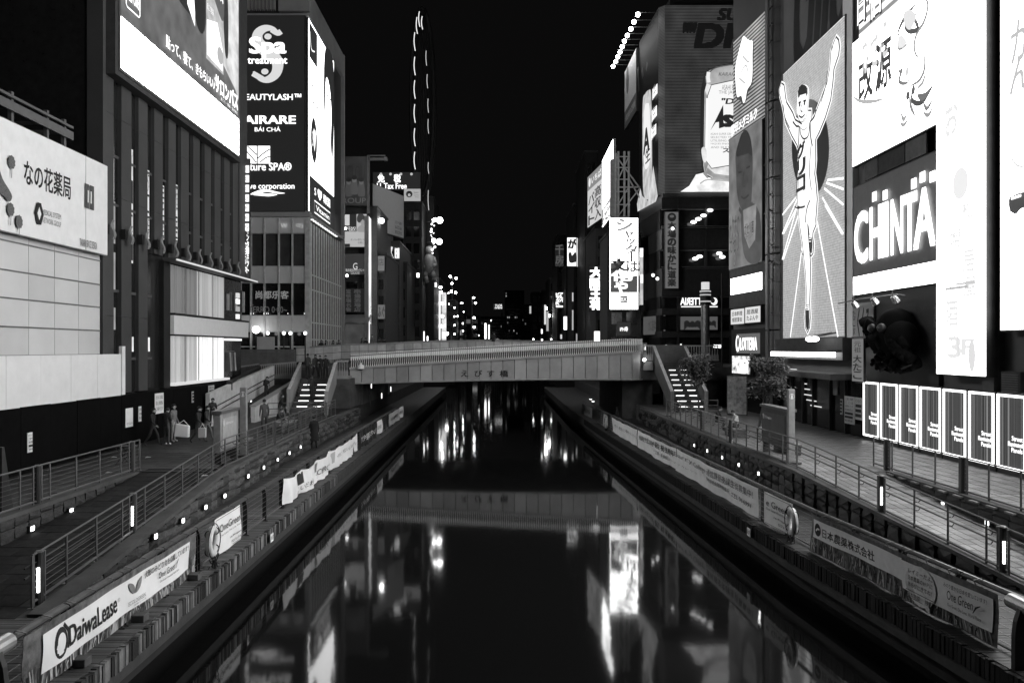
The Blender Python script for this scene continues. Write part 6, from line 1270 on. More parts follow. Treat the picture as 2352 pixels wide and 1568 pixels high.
# --- bright screen with two large characters
r = PR.rect(1958, 100, 2152, 383); PK = PR.shift(.22); r = (PK.px(1958, 0)[0], PK.px(1958, 383)[1], PK.px(2152, 0)[0], PK.px(1958, 102)[1])
t, A = simple_sign('video_screen', 'glaring white screen with two large dark characters and swirling line drawing', PK, r, .22, E_LED, STEELD, 'video screen', o0=-.24); A.m = K1
A.text('改', 835, 590, 962, 870, elev(.045), bold=.03); A.text('源', 990, 430, 1133, 760, elev(.045), bold=.03); A.text('かぜに', 870, 330, 1100, 520, elev(.72), bold=.02)
for q, v in ((((1215, 330), (1200, 300), (1235, 210), (1290, 120), (1330, 80), (1385, 10)), .25), (((1385, 10), (1450, -10), (1475, 60), (1440, 200), (1370, 320), (1350, 440), (1380, 520), (1450, 470)), .6), (((1240, 190), (1265, 200), (1275, 260), (1320, 290), (1385, 260), (1335, 130), (1390, 150)), .15), (((1210, 320), (1205, 430), (1240, 440), (1300, 400)), .5), (((1210, 540), (1215, 660), (1240, 640), (1215, 750), (1290, 760), (1340, 640)), .4), (((1300, 800), (1400, 740), (1450, 620), (1440, 450)), .55), (((1330, 830), (1340, 930), (1430, 940), (1535, 780)), .12), (((1310, 880), (1325, 980), (1370, 1080)), .5), (((1230, 1020), (1260, 1100), (1300, 1020)), .7), (((1440, 930), (1475, 1000), (1535, 900)), .4), (((1230, 1130), (1265, 1150), (1310, 1080)), .7), (((1440, 1030), (1490, 1060), (1535, 980)), .6), (((780, 870), (860, 930), (1000, 930), (1100, 900)), .88), (((1380, 820), (1440, 760), (1475, 640)), .7)):
    A.stroke(q, .2 if v > .3 else .24, elev(v * .55), taper=True)
for x, y, v in ((1355, 830, .12), (1305, 880, .1), (1260, 400, .7), (1300, 660, .7)): A.disc(x, y, .16, .2, elev(v), 10)
A.blob([(1395, 870), (1470, 850), (1535, 785), (1500, 880), (1430, 930)], elev(.16)); A.blob([(1270, 130), (1330, 90), (1385, 150), (1340, 270), (1290, 250)], elev(.8)); A.blob([(1220, 350), (1260, 330), (1300, 390), (1270, 430), (1225, 440)], elev(.85))
A.build('screen_print', t)
r2 = PR.rect(1974, -160, 2140, 95); r2 = (r2[0], PR.px(1976, 92)[1], r2[2], 30)
t, A = simple_sign('ribbed_sign', 'glowing ribbed board with outlined letters at the top above the white screen', PR, r2, .12, stripe_mat('bright ribs', .35, 2.2, .6, 'Z'), STEELD, 'sign'); A.m = K1
A.text('日', 818, -60, 905, 190, elev(.02), bold=.04); A.text('日', 828, -50, 895, 180, elev(1.6), bold=-.01); A.text('信', 930, -130, 1060, 110, elev(.02), bold=.03); A.text('信', 940, -118, 1050, 98, elev(1.6), bold=-.02); A.build('lettering', t)
# strip of windows, lettered dark board, lit strip
for x0, x1, v in ((1988, 2018, .1), (2020, 2080, .05), (2082, 2130, .12)): uu = (100 - yR(x0), 100 - yR(x1)); slabo('window', PR, (uu[0], 14.95, uu[1], 15.9), -.02, .05, mat('sign window %g' % v, v, .2), rb)
r = (100 - yR(1961), 10.4, 100 - yR(2152), 14.85)
t, A = simple_sign('letter_board', 'dark board with huge glowing white capitals below the white screen', PR, r, .15, mat('letter ground', .16, .5, var=.1), STEELD, 'sign'); A.m = R1
A.o = .1
for i, (ch, x0, x1, z0, z1) in enumerate((('C', 1326, 1395, 11.0, 13.45), ('H', 1412, 1468, 11.05, 13.45), ('I', 1480, 1503, 11.05, 13.45), ('N', 1528, 1590, 11.05, 13.45), ('T', 1590, 1665, 11.05, 13.45), ('A', 1655, 1765, 11.05, 13.45))):
    A.o = .1 + .01 * (i % 2); A.textz(ch, x0, x1, z0, z1, elev(2.4), bold=.03)
for x, z in ((1440, 13.75), (1500, 13.62), (1708, 13.75), (1660, 13.62), (1765, 13.6)):
    a = A.s.px(*R1(x, 0))[0]; A.urect((a - .3, z, a + .12, z + .45), elev(2.4))
A.build('lettering', t)
r = (100 - yR(1961), 9.45, 100 - yR(2152), 10.35); t, A = simple_sign('light_strip', 'glowing plain white strip under the huge capitals', PR, r, .25, E_LED, STEELD, 'sign', fw=.03); A.m = R2; A.textz('不動産', 1140, 1195, 9.8, 10.1, elev(.86)); A.textz('賃貸マンション検索', 1410, 1560, 9.95, 10.1, elev(.8)); A.build('lettering', t)
PS = Surf((17.5, 100), (17.5, 0)); r = (PS.px(2151, 0)[0], 5.75, PS.px(2263, 0)[0], 33)
t, A = simple_sign('led_column', 'tall glaring white column of light to the right of the huge capitals', PS, r, .4, E_LED, STEELD, 'video screen', o0=-.42, fw=.04); A.m = R2
for x, z0, z1, ch in ((1735, 15, 16.3, 'お'), (1840, 11.6, 12.3, '札'), (1760, 10.6, 11.3, '幌'), (1850, 9.6, 10.4, '居'), (1740, 7.6, 8.6, '酒'), (1860, 8.7, 9.4, '屋'), (1760, 6.4, 7.2, '3'), (1850, 6.5, 7.1, 'F')): A.textz(ch, x - 8, x + 70, z0, z1, elev(.82), bold=.03)
A.urect((A.s.px(*R2(1730, 0))[0], 9.0, A.s.px(*R2(1880, 0))[0], 9.12), elev(.5)); A.urect((A.s.px(*R2(1800, 0))[0], 9.14, A.s.px(*R2(1930, 0))[0], 9.24), elev(.6)); A.stroke(((1815, 840), (1820, 960), (1840, 1060)), .1, elev(.75)); A.stroke(((1800, 860), (1760, 920), (1735, 1060)), .08, elev(.8)); A.disc(1910, 990, .22, .6, elev(.75)); A.disc(1835, -140, .5, .6, elev(.86)); A.build('screen_print', t)
PQ = PR.shift(.25); r = (PQ.px(2298, 0)[0], 7.4, 88, 33)
t, A = simple_sign('video_screen', 'bright white screen at the right frame edge with brushed kana and a dark haired figure', PQ, r, .25, E_LED, STEELD, 'video screen', o0=-.27); A.m = R1
A.text('か', 2170, 135, 2290, 290, elev(.55), bold=.015); A.text('ん', 2165, 330, 2290, 460, elev(.55), bold=.015); A.blob([(2160, 1090), (2180, 1070), (2240, 1050), (2300, 1060), (2300, 1130), (2230, 1140), (2200, 1170), (2165, 1150)], elev(.05)); A.stroke(((2165, 1150), (2170, 1190), (2150, 1230), (2145, 1270)), .06, elev(.6)); A.stroke(((2175, 860), (2200, 900), (2240, 910), (2280, 880)), .08, elev(.7)); A.stroke(((2205, 1180), (2225, 1240), (2240, 1260)), .05, elev(.7))
for k in range(6): A.disc(2180 + 10 * k, 1085 - 3 * k, .06, .06, elev(1.5), 8)
A.build('screen_print', t)
# dark wall with octopus sculpture
slabo('dark_shop_wall', PR, (100 - yR(1960), 5.0, 100 - yR(2150), 9.4), -.3, -.1, mat('dark shop wall', .035, .5, var=.2), rb)
t = thing('octopus_sculpture', 'dark giant octopus sculpture bulging from the wall under the white strip', 'sculpture', PR.at(100 - yR(2055), 5.2, 0)); OC = mat('octopus skin', .005, .85, var=.4, scale=3, spec=.06)
c = PR.at(100 - yR(2078), 6.9, .4)
MB().ball(c + Vector((0, 0, .5)), 1.15, 16, 12, (.75, .95, 1)).ball(c + Vector((-.2, -.9, .35)), .7, 12, 8).ball(c + Vector((-.2, .8, .2)), .6, 12, 8).build('head', OC, t, smooth=True)
for i in range(9):
    b = MB(); a = -1.5 + i * .37; p = [c + Vector((-.3 - .28 * math.sin(k * .7 + i), a + (.1 + .09 * k) * math.sin(k * .9 + i * 1.7), +.2 - k * .17 + (.12 * i if i > 5 else 0))) for k in range(9)]
    for k in range(8): b.cyl(p[k], p[k + 1], .34 - .032 * k, .31 - .032 * k, n=9)
    for k in range(1, 8): b.ball(p[k] + Vector((-.22, 0, -.05)), .1, 6, 4)
    b.build('arm', OC, t, smooth=True)
for s in (-.45, .4): MB().ball(c + Vector((-.85, s, .75)), .2, 10, 8).build('eye', mat('octopus eye', .03, .4), t)
MB().cyl(c + Vector((-1.0, 0, .3)), c + Vector((-1.25, 0, .25)), .2, .16, n=10).build('mouth', OC, t)
for i, (x, y) in enumerate(((1963, 703), (2008, 695), (2055, 691))):
    p = PR.at(100 - yR(x, 17.2), PR.px(x, y)[1] + .1, .9); t = thing('spot_lamp', 'small spotlight on the arm under the white strip, ' + ORD[i] + ' from the left', 'lamp', p, 'spotlights over the octopus'); MB().cyl(p, p + Vector((.2, 0, -.25)), .1, .18, n=8).build('shade', mat('bright steel', .6, .25, .8), t); MB().cyl(p, p + Vector((0, 0, .25)), .025, n=5).build('stem', STEEL, t)
t = thing('spotlight_bar', 'long thin curved bar carrying the three small spotlights', 'bar', PR.at(100 - yR(2010), 9.1, .8)); MB().tube([PR.at(100 - yR(x), PR.px(x, y)[1], .8) for x, y in ((1962, 697), (2005, 688), (2055, 682), (2105, 676), (2122, 679))], .03, 6).build('bar', STEEL, t)
r = PR.rect(*R2(1118, 672), *R2(1253, 875)); r = (r[0], 7.0, r[2], 9.0); t, A = simple_sign('brush_sign', 'grey sign with thick dark brush kana left of the octopus', PR, r, .12, mat('dim sign face', .35, .5, var=.1), STEELD); A.m = R2
A.textz('くくる', 1150, 1228, 7.3, 8.75, INK, bold=.03, vert=False); A.textz('たこ家', 1120, 1138, 7.4, 8.7, INK, vert=True); A.build('lettering', t)
r = PR.rect(*R2(1638, 668), *R2(1662, 880)); A = Art(PR, -.05, R2); A.textz('2F', 1640, 1660, 7.6, 8.5, mat('dim letters', .12), vert=True); t2 = thing('floor_letters', 'dim upright floor letters beside the light column', 'letters', PR.at(100 - yR(2143), 8, 0)); A.build('lettering', t2)
SV = Surf((16.9, 100), (16.9, 0)); r = (100 - yR(1958, 16.9), 5.2, 100 - yR(1983, 16.9), 7.2); t, A = simple_sign('hanging_sign', 'narrow upright pale sign with brush kana at the corner left of the octopus', SV, r, .1, elev(.16), STEELD, fw=.03); A.m = ID
A.textz('大たこ', 1961, 1980, 5.3, 6.45, INK, vert=True, bold=.02); A.textz('元祖', 1963, 1979, 6.55, 7.1, INK, vert=True); A.build('lettering', t); slabo('bracket', SV, (r[0], 7.26, r[2] + .3, 7.32), -1.0, .05, STEEL, t)
notice(1066, 1132, 2.9, 4.3, 'white paper notice with many lines right of the dark shopfront', ['注意', 'ここは', '通路です', '駐輪禁止', '―――', '―――', '管理者'], LIGHT, PR.shift(.05), R2)
notice(1136, 1184, 3.2, 4.3, 'smaller white notice with three round symbols beside the lit panels', ['○③○', '―――', '―――', '―――'], LIGHT, PR.shift(.05), R2)
notice(1038, 1054, 3.3, 4.1, 'slim grey notice left of the white paper notice', ['―', '―', '―', '―'], INKL, PR.shift(.05), R2)
t = thing('air_conditioner', 'boxy air conditioner unit on the dark wall at the right frame edge', 'air conditioner', PR.at(100 - yR(2330), 4.9, .2)); r = (100 - yR(2318), 5.2, 100 - yR(2364), 5.95); slabo('case', PR, r, 0, .3, STEELD, t, bevel=.02)
for i in range(8): slabo('grille_slat', PR, (r[0] + .1, 5.26 + i * .08, r[2] - .1, 5.3 + i * .08), .3, .33, STEEL, t)
# row of lit art panels
BAR = mat('barcode print', .03); 
def bars_mat(i):
    m = bpy.data.materials.new('striped art %d' % i); m.use_nodes = True; nt = m.node_tree; N = nt.nodes; L = nt.links; b = N['Principled BSDF']; b.inputs['Base Color'].default_value = (.02, .02, .02, 1); b.inputs['Emission Color'].default_value = (1, 1, 1, 1)
    tc = N.new('ShaderNodeTexCoord'); mp = N.new('ShaderNodeMapping'); mp.inputs['Scale'].default_value = (0, 2.6, 0); mp.inputs['Location'].default_value = (0, i * 7.3, 0); nz = N.new('ShaderNodeTexNoise'); nz.inputs['Scale'].default_value = 1.7; nz.inputs['Detail'].default_value = 5; nz.inputs['Roughness'].default_value = .8
    cr = N.new('ShaderNodeValToRGB'); cr.color_ramp.interpolation = 'CONSTANT'; E = cr.color_ramp.elements; E[0].position = 0; E[0].color = (.012,) * 3 + (1,); E[1].position = .44; E[1].color = (.06,) * 3 + (1,); e = E.new(.52); e.color = (.01,) * 3 + (1,); e = E.new(.545); e.color = (.28,) * 3 + (1,); e = E.new(.59); e.color = (.05,) * 3 + (1,); e = E.new(.62); e.color = (1.3,) * 3 + (1,)
    L.new(tc.outputs['Object'], mp.inputs[0]); L.new(mp.outputs[0], nz.inputs['Vector']); L.new(nz.outputs[0], cr.inputs[0]); L.new(cr.outputs[0], b.inputs['Emission Strength']); return m
FW = emat('panel frame light', 3.5)
pl = [R2(1187, 0)[0], R2(1300, 0)[0], R2(1424, 0)[0], R2(1560, 0)[0], R2(1711, 0)[0], R2(1878, 0)[0], R2(2065, 0)[0], R2(2278, 0)[0], 2460]
SA = PR.shift(.12)
for i in range(8):
    ua, ub = SA.px(pl[i])[0] + .0, SA.px(pl[i + 1])[0] - .1; z0, z1 = 2.5, 5.15
    t = thing('art_panel', ('light framed upright panel with barcode stripes, %s in the row along the right terrace' % ('first (farthest)', 'second', 'third', 'fourth', 'fifth', 'sixth', 'seventh', 'eighth (nearest)')[i]), 'panel', SA.at((ua + ub) / 2, ZP, 0), 'lit art panels along the right terrace')
    slabo('backing', SA, (ua, ZP, ub, 5.2), -.1, 0, STEELD, t); slabo('art', SA, (ua + .05, z0, ub - .05, z1), 0, .02, bars_mat(i), t); frame('light_frame', SA, (ua + .13, z0 + .1, ub - .13, z1 - .1), .085, .02, .05, FW, t)
    A = Art(SA, .025); w_ = ub - ua
    for k, s in enumerate(('Street', 'Illuminated', 'Panels')): A.utext(s, (ua + w_ * (.52 if k != 1 else .4), 3.55 - k * .2, ua + w_ * .87, 3.71 - k * .2), elev(1.8), bold=.02)
    A.build('lettering', t)
# --- corner tower with stacked signs
ct = thing('corner_building', 'narrow corner building with stacked signs and a round ribbed column left of the athlete sign', 'building', (18.6, 55, ZP))
PT_ = Surf((17.48, 58.3), (18.0, 52.7)); L0 = PT_.len
MB().hexa([(17.8, 58.3, 2.3), (30, 58.3, 2.3), (30, 49.3, 2.3), (18.35, 49.3, 2.3), (17.8, 58.3, 40), (30, 58.3, 40), (30, 49.3, 40), (18.35, 49.3, 40)][::1] if False else [(18.35, 49.3, 2.3), (30, 49.3, 2.3), (30, 58.3, 2.3), (17.8, 58.3, 2.3), (18.35, 49.3, 40), (30, 49.3, 40), (30, 58.3, 40), (17.8, 58.3, 40)]).build('core_wall', mat('corner wall', .1, .5, var=.2, scale=.3), ct)
b = MB(); cc = Vector((18.75, 50.9)); n = 16
for z0, z1 in ((2.3, 7.9), (8, 12.9), (13, 17.9), (18, 22.9), (23, 29.9), (30, 40)): MB().cyl((cc.x, cc.y, z0), (cc.x, cc.y, z1), 1.05, n=20).build('round_column', mat('column metal', .17, .35, .4, var=.15, scale=.4), ct, smooth=False)
MB().cyl((17.62, 50.2, 3), (17.62, 50.2, 40), .06, n=6).build('pipe', STEEL, ct)
for i in range(26): MB().box(17.58, 49.6, 9 + i * 1.1, 17.66, 50.3, 9.06 + i * 1.1).build('rung', STEELD, ct)
for z in (12.5, 15.8, 19.1): MB().cyl((18.0, 52.6, z), (17.7, 50.2, z), .05, n=6).build('tie_bar', STEELD, ct)
S = PT_.shift(.25); U = lambda x: S.px(x)[0]
r = (U(1685), S.px(1685, 318)[1], U(1757), S.px(1685, 97)[1]); t, A = simple_sign('striped_sign', 'dark finely striped sign with glowing rounded emblem and kana above the dim portrait', S, r, .2, stripe_mat('fine bright lines', .02, .5, 1.25, 'Z'), STEELD, fw=.05); A.m = A2
A.blob([(985, 290), (1000, 280), (1020, 300), (1050, 320), (1068, 330), (1068, 500), (1060, 640), (1030, 700), (1000, 800), (985, 805), (965, 770), (935, 750), (928, 600), (930, 500), (955, 400)], elev(.06)); A.blob([(985, 290), (1000, 280), (1020, 300), (1045, 315), (1062, 320), (1060, 420), (1060, 560), (1050, 640), (1020, 690), (1005, 770), (990, 790), (975, 735), (945, 745), (936, 690), (930, 600), (932, 500), (955, 400)], elev(1.6))
for q in (((985, 430), (1030, 480)), ((960, 600), (1005, 640)), ((975, 560), (1010, 500), (1030, 560)), ((990, 340), (985, 420)), ((1035, 420), (1035, 480)), ((950, 500), (945, 570)), ((1000, 680), (1000, 740)), ((1045, 540), (1035, 600))): A.stroke(q, .12, elev(.5))
A.textz('雪印メグミルク', 905, 1100, r[1] + .25, r[1] + 1.0, elev(1.8), bold=.02); A.build('lettering', t)
r = (U(1675), S.px(1675, 620)[1], U(1750), S.px(1675, 322)[1]); t, A = simple_sign('portrait_sign', 'dim grey advertising board with a large face and a hand holding a pot of yoghurt', S, r, .2, egrain(.16), STEELD, fw=.06); A.m = R1
DK = elev(.035); 
A.blob([(690, 760), (665, 840), (668, 950), (672, 1050), (690, 1130), (720, 1160), (748, 1120), (756, 1000), (758, 860), (745, 750), (715, 710)], egrain(.05)); A.blob([(668, 850), (690, 750), (720, 712), (745, 752), (757, 850), (735, 840), (700, 850)], elev(.02))
A.stroke(((680, 945), (698, 940)), .12, elev(.012)); A.stroke(((725, 920), (745, 910)), .12, elev(.012)); A.stroke(((712, 940), (705, 1010), (716, 1020)), .1, elev(.03)); A.stroke(((695, 1075), (715, 1085), (738, 1065)), .14, elev(.018)); A.stroke(((686, 1140), (720, 1180), (760, 1110)), .3, elev(.03))
A.blob([(700, 1150), (760, 1110), (800, 1180), (808, 1400), (760, 1445), (710, 1380)], egrain(.05)); A.poly([(708, 1150), (782, 1115), (775, 1310), (742, 1360), (716, 1290)], egrain(.22))
for q in ((790, 1190), (792, 1240), (790, 1290)): A.disc(*q, .35, .45, DK, 12)
A.text('ガセリ菌', 718, 1225, 768, 1270, elev(.03), bold=.02); A.text('ヨーグルト', 725, 1280, 762, 1300, elev(.03)); A.text('トクホの', 638, 1190, 690, 1290, elev(.03), bold=.02); A.text('ガセリ', 638, 1300, 688, 1370, elev(.03), bold=.02); A.disc(664, 1415, .3, .55, DK, 16); A.disc(664, 1415, .25, .5, elev(.16), 16); A.text('K', 660, 1395, 668, 1435, DK); A.build('board_print', t)
r = (U(1679), S.px(1679, 677)[1], U(1750), S.px(1679, 641)[1]); slabo('sign_frame', S, (U(1675), r[1] - 1.0, U(1760), r[3] + .75), -.25, -.02, mat('sign frame', .07), ct)
t, A = simple_sign('lightbox', 'plain white glowing lightbox under the dim portrait board', S, r, .3, E_LED, STEELD, fw=.05); A.m = R2; A.textz('テナント募集 06-', 370, 500, r[1] + .35, r[1] + .7, elev(.8)); A.build('lettering', t)
for x0, x1, y0, y1, lab, tx in ((318, 405, 690, 785, 'small lit sign with dense black lettering, left one of a pair below the white lightbox', ('日本料理', '個室宴会')), (412, 511, 675, 775, 'small lit pale sign with thin kana, right one of a pair below the white lightbox', ('居酒屋', 'たよんや'))):
    a = R2(x0, y0); b_ = R2(x1, y1); r = (U(a[0]), S.px(*R2(x0, y1))[1], U(b_[0]) - .03, S.px(*R2(x0, y0))[1]); t, A = simple_sign('lit_sign', lab, S, r, .25, elev(.75), STEELD, fw=.04); w_ = r[2] - r[0]; h = r[3] - r[1]
    for k, s in enumerate(tx): A.utext(s, (r[0] + w_ * .12, r[1] + h * (.55 - .4 * k), r[2] - w_ * .12, r[1] + h * (.85 - .4 * k)), elev(.03), bold=.02)
    A.build('lettering', t)
zz = [S.px(1683, y)[1] for y in (815, 757)]; slabo('black_fascia', S, (U(1680), zz[0], U(1763), zz[1]), -.25, 0, BLACK, ct)
A = Art(S, .03, S2); t = thing('lit_letters', 'glowing white capitals with a crescent on the black fascia of the corner building', 'sign', S.at(U(1720), zz[0] + 1, .3)); zA = S.px(1690, 803)[1]
slabo('glow_board', S, (U(1692), zA - .25, U(1746), zA + 1.15), .005, .02, elev(.12), t)
A.textz('LOTTERIA', 1842, 2034, zA, zA + .85, elev(2), bold=.03); a = U(S2(1813, 0)[0]); A.upoly([(a + .34 * math.cos(k * .314), zA + .45 + .6 * math.sin(k * .314)) for k in range(20)], elev(2)); A.upoly([(a + .08 + .2 * math.cos(k * .314), zA + .52 + .42 * math.sin(k * .314)) for k in range(20)], BLACK); A.build('lettering', t)
r = (U(1682), S.px(1682, 856)[1], U(1723), S.px(1682, 817)[1]); t, A = simple_sign('menu_board', 'bright menu board with patchy food photos behind the leafy tree', S, r, .2, emat('food photo board', .9, var=.9, scale=2.2, samp=False), STEELD); A.utext('セット', (r[0] + .1, r[3] - .6, r[0] + 1, r[3] - .2), elev(2)); A.urect((r[0] + 1.6, r[1] + .1, r[2] - .3, r[1] + 1), elev(2)); A.build('lettering', t)
a = onZ(1700, 955, ZP); Sx = Surf((15.3, 51.4), (16.5, 50.4)); t, A = simple_sign('banner_stand', 'tilted dim price banner leaning in the dark beside the tree', Sx, (0, 2.4, 1.3, 4.9), .05, mat('price banner', .4, .7, var=.6, scale=4), STEELD, 'banner'); A.utext('¥1,000', (.12, 4.2, 1.15, 4.5), INKL, bold=.02); A.build('lettering', t)
slabo('ground_floor_glass', S, (U(1678), 2.3, U(1790), 4.4), -.1, .05, mat('shop glass', .012), ct)
# ================================================================ BEYOND THE BRIDGE
def front(x0, x1, Y): return Surf((onY(x0, 0, Y).x, Y), (onY(x1, 0, Y).x, Y))
def fsign(name, lab, x0, y0, x1, y1, Y, face, body=STEELD, cat='sign', depth=.3, group=None):
    S = front(x0, x1, Y); a = S.rect(x0, y0, x1, y1); t, A = simple_sign(name, lab, S, a, depth, face, body, cat, group, fw=.05); A.m = ID; return t, A
def windows_on(S, t, u0, u1, z0, z1, nu, nz, m, lit=0, seed=1, d=.02):
    rd = random.Random(seed)
    for i in range(nu):
        for j in range(nz):
            a, b = u0 + (u1 - u0) * (i + .15) / nu, u0 + (u1 - u0) * (i + .85) / nu; c, e = z0 + (z1 - z0) * (j + .2) / nz, z0 + (z1 - z0) * (j + .8) / nz
            slabo('window', S, (a, c, b, e), -.1, d, elev(rd.choice((.05, .1, .3))) if rd.random() < lit else m, t)
def fbuild(lab, x0, x1, ytop, Y, m, back=14, lit=.03, nu=3, nz=6, ybase=785, name='building', seed=1, wm=None, yw=None):
    """block facing the camera; pixel sides, top; returns (thing, Surf)"""
    S = front(x0, x1, Y); zt = EYE + (CY - ytop) * Y / FPX; t = thing(name, lab, 'building', (S.p.x, Y, 2.3))
    MB().box(S.p.x, Y, 2.2, S.p.x + S.len, Y + back, zt).build('wall', m, t); slabo('roof_edge', S, (-.1, zt, S.len + .1, zt + .25), -back, .12, DARK2, t)
    zb = EYE + (CY - (yw or ytop)) * Y / FPX
    windows_on(S, t, .2, S.len - .2, 5.5, zb - .6, nu, nz, wm or GLASS, lit, seed); return t, S
WA, WB, WC = mat('far wall a', .04, .7, var=.3), mat('far wall b', .075, .7, var=.25), mat('far wall c', .03, .7, var=.3)
# left group
fbuild('dark narrow building with posters right of the ribbed glass tower', 786, 866, 478, 92, WB, nu=2, nz=4, seed=2, yw=560)
t, A = fsign('billboard', 'dark billboard, faintly glowing, with three figures and big letters on a roof', 793, 360, 842, 472, 91, egrain(.022), STEELD, 'billboard'); A.text('CLOU', 797, 380, 838, 415, elev(.012));  # faint light on the board put in as weak emission of face and figures
for x, y, v in ((801, 420, .09), (814, 415, .11), (830, 420, .1)): A.blob([(x - 7, y + 30), (x - 7, y + 8), (x - 3, y - 4), (x + 4, y - 4), (x + 7, y + 8), (x + 8, y + 30)], elev(v * .6)); A.disc(x, y - 2, .28, .36, elev(v), 10); A.disc(x, y - 7, .32, .28, elev(.01), 10)
A.rect(793, 452, 842, 470, elev(.02)); A.text('GROUP', 770, 455, 841, 467, elev(.1)); A.build('print', t)
t = thing('roof_post', 'grey post with a bracket rising right of the dark three figure billboard', 'post', onY(846, 490, 90.5)); a = onY(846, 490, 90.5); b = onY(846, 357, 90.5); MB().box(a.x - .15, 90.4, a.z, a.x + .15, 90.7, b.z).box(a.x, 90.4, b.z - .6, a.x + 2.0, 90.6, b.z - .3).box(a.x, 90.4, b.z - .1, a.x + 2.0, 90.6, b.z + .02).build('frame', STEEL, t); MB().box(a.x + 1.9, 90, b.z - .7, a.x + 2.3, 90.6, b.z - .3).build('lamp_head', STEEL, t)
t, A = fsign('poster_board', 'black and white poster board with a short haired model above the awning', 788, 492, 842, 567, 90.8, elev(.45), STEELD, 'poster'); A.rect(788, 492, 819, 532, elev(.02)); A.rect(788, 493, 803, 518, elev(.6)); A.text('ANZAKI', 789, 521, 817, 526, elev(.9)); A.text('UKA', 802, 526, 817, 531, elev(.9)); A.blob([(821, 532), (823, 522), (830, 516), (826, 508), (833, 500), (838, 512), (836, 520), (842, 532)], elev(.3)); A.blob([(820, 506), (822, 494), (830, 491), (838, 497), (838, 508), (833, 504), (826, 512)], elev(.04)); A.rect(788, 560, 804, 567, elev(.02)); A.text('めっちゃ面白いを', 806, 548, 838, 553, elev(.05)); A.text('仕事に。', 822, 555, 838, 560, elev(.05)); A.build('print', t)
t, A = fsign('shop_sign', 'dark sign with crest and small glowing script under the model poster', 790, 583, 839, 630, 90.9, elev(.035), STEELD); A.text('G', 811, 604, 821, 619, elev(.7)); A.text('株式会社のギャラント', 794, 617, 837, 624, elev(.7)); A.text('GALAXIE', 806, 624, 826, 630, elev(.5)); A.build('lettering', t)
t, A = fsign('carved_sign', 'dark board with two columns of carved pale characters over the awning', 791, 663, 842, 717, 90.9, elev(.012), STEELD); A.text('道頓堀名物', 795, 664, 806, 716, mat('carved letters', .4), vert=True, bold=.05); A.text('串揚酒場店', 814, 664, 828, 716, mat('carved letters', .4), vert=True, bold=.05); A.build('lettering', t)
t = thing('awning', 'striped grey shop awning left of the tall white lit board', 'awning', onY(815, 740, 90)); a = onY(792, 722, 90.9); b = onY(846, 742, 88.5); MB().hexa([(a.x, 88.5, b.z), (b.x, 88.5, b.z), (b.x, 90.9, a.z - .1), (a.x, 90.9, a.z - .1), (a.x, 88.5, b.z + .08), (b.x, 88.5, b.z + .08), (b.x, 90.9, a.z), (a.x, 90.9, a.z)]).build('cover', GREY, t); MB().box(a.x, 90.8, 5.3, b.x, 90.95, b.z).build('shopfront', egrain(.05), t)
S = Surf((onY(847, 0, 90).x, 90), (onY(862, 0, 96).x, 96)); t, A = simple_sign('tall_board', 'tall narrow glowing white board with faint lettering standing upright behind the bridge', S, (0, EYE + 13 * 90 / FPX, S.len, EYE + 303 * 90 / FPX), .5, emat('tall board glow', 1.1, var=.35, scale=.35), GREY, 'sign')
A.utext('スポーツ居酒屋', (S.len * .52, 9.5, S.len * .9, 19), elev(.45), vert=True); A.utext('ダーツ', (S.len * .1, 8.5, S.len * .45, 12), elev(.35), vert=True); A.blob = A.blob; A.build('lettering', t)
fbuild('low shop building right of the tall white lit board', 864, 887, 585, 93, WB, nu=1, nz=6, seed=3, lit=.1)
t, A = fsign('shop_sign', 'pale grey shop sign with dark kana right of the tall white board', 867, 700, 884, 732, 92.6, elev(.14), STEELD); A.text('ふぐ', 868, 704, 883, 728, elev(.02), bold=.03); A.build('lettering', t)
t, A = fsign('shop_sign', 'pale sign in upper part of the low shop building', 867, 588, 883, 622, 92.6, elev(.16), STEELD); A.text('店', 868, 594, 882, 610, elev(.05)); A.build('lettering', t)
S = Surf((onY(856, 0, 97).x, 97), (onY(927, 0, 105).x, 105)); r = S.rect(857, 422, 927, 528); r = (0, EYE + (CY - 526) * 97 / FPX, S.len, EYE + (CY - 422) * 97 / FPX); t, A = simple_sign('billboard', 'large empty grey billboard with tiny phone number lines at its lower right', S, r, .5, mat('blank board', .5, .6, var=.05), STEELD, 'billboard')
for k, s in enumerate(('スポンサー募集中', '06-6727-0661', '朝日広告社')): A.utext(s, (r[2] * .7, r[1] + 1.6 - .65 * k, r[2] * .93, r[1] + 2.05 - .65 * k), INK)
A.build('lettering', t); fl = onY(877, 507, 94); t = thing('flood_lamp', 'single glaring floodlight in front of the empty grey billboard', 'lamp', fl); MB().ball(fl, .3, 10, 8).build('bulb', emat('flood glow', 30), t); MB().cyl(fl, fl + Vector((-2.2, 3, .8)), .06).build('arm', STEEL, t)
a = onY(796, 525, 90); b = onY(797, 634, 89)
for q, lab in ((onY(793, 525, 90), 'small lamp at the edge of the ribbed glass tower beside the model poster'), (onY(797, 633, 89), 'small glaring lamp below the corner of the model poster')): t = thing('flood_lamp', lab, 'lamp', q); MB().ball(q, .16, 8, 6).build('bulb', E_LAMP, t); MB().cyl(q, q + Vector((-.8, .5, .2)), .04).build('arm', STEEL, t)
t, S = fbuild('grey building with double x neon under the empty billboard', 872, 918, 558, 104, WB, nu=2, nz=6, seed=5); A = Art(S, .1, ID); A.s = S
for x in (879, 892): A.stroke(((x - 1, 567), (x + 10, 594)), .35, elev(.9), curve=False); A.stroke(((x + 8, 567), (x + 1, 594)), .35, elev(.9), curve=False); A.stroke(((x, 569), (x + 10, 592)), .15, elev(.02), curve=False)
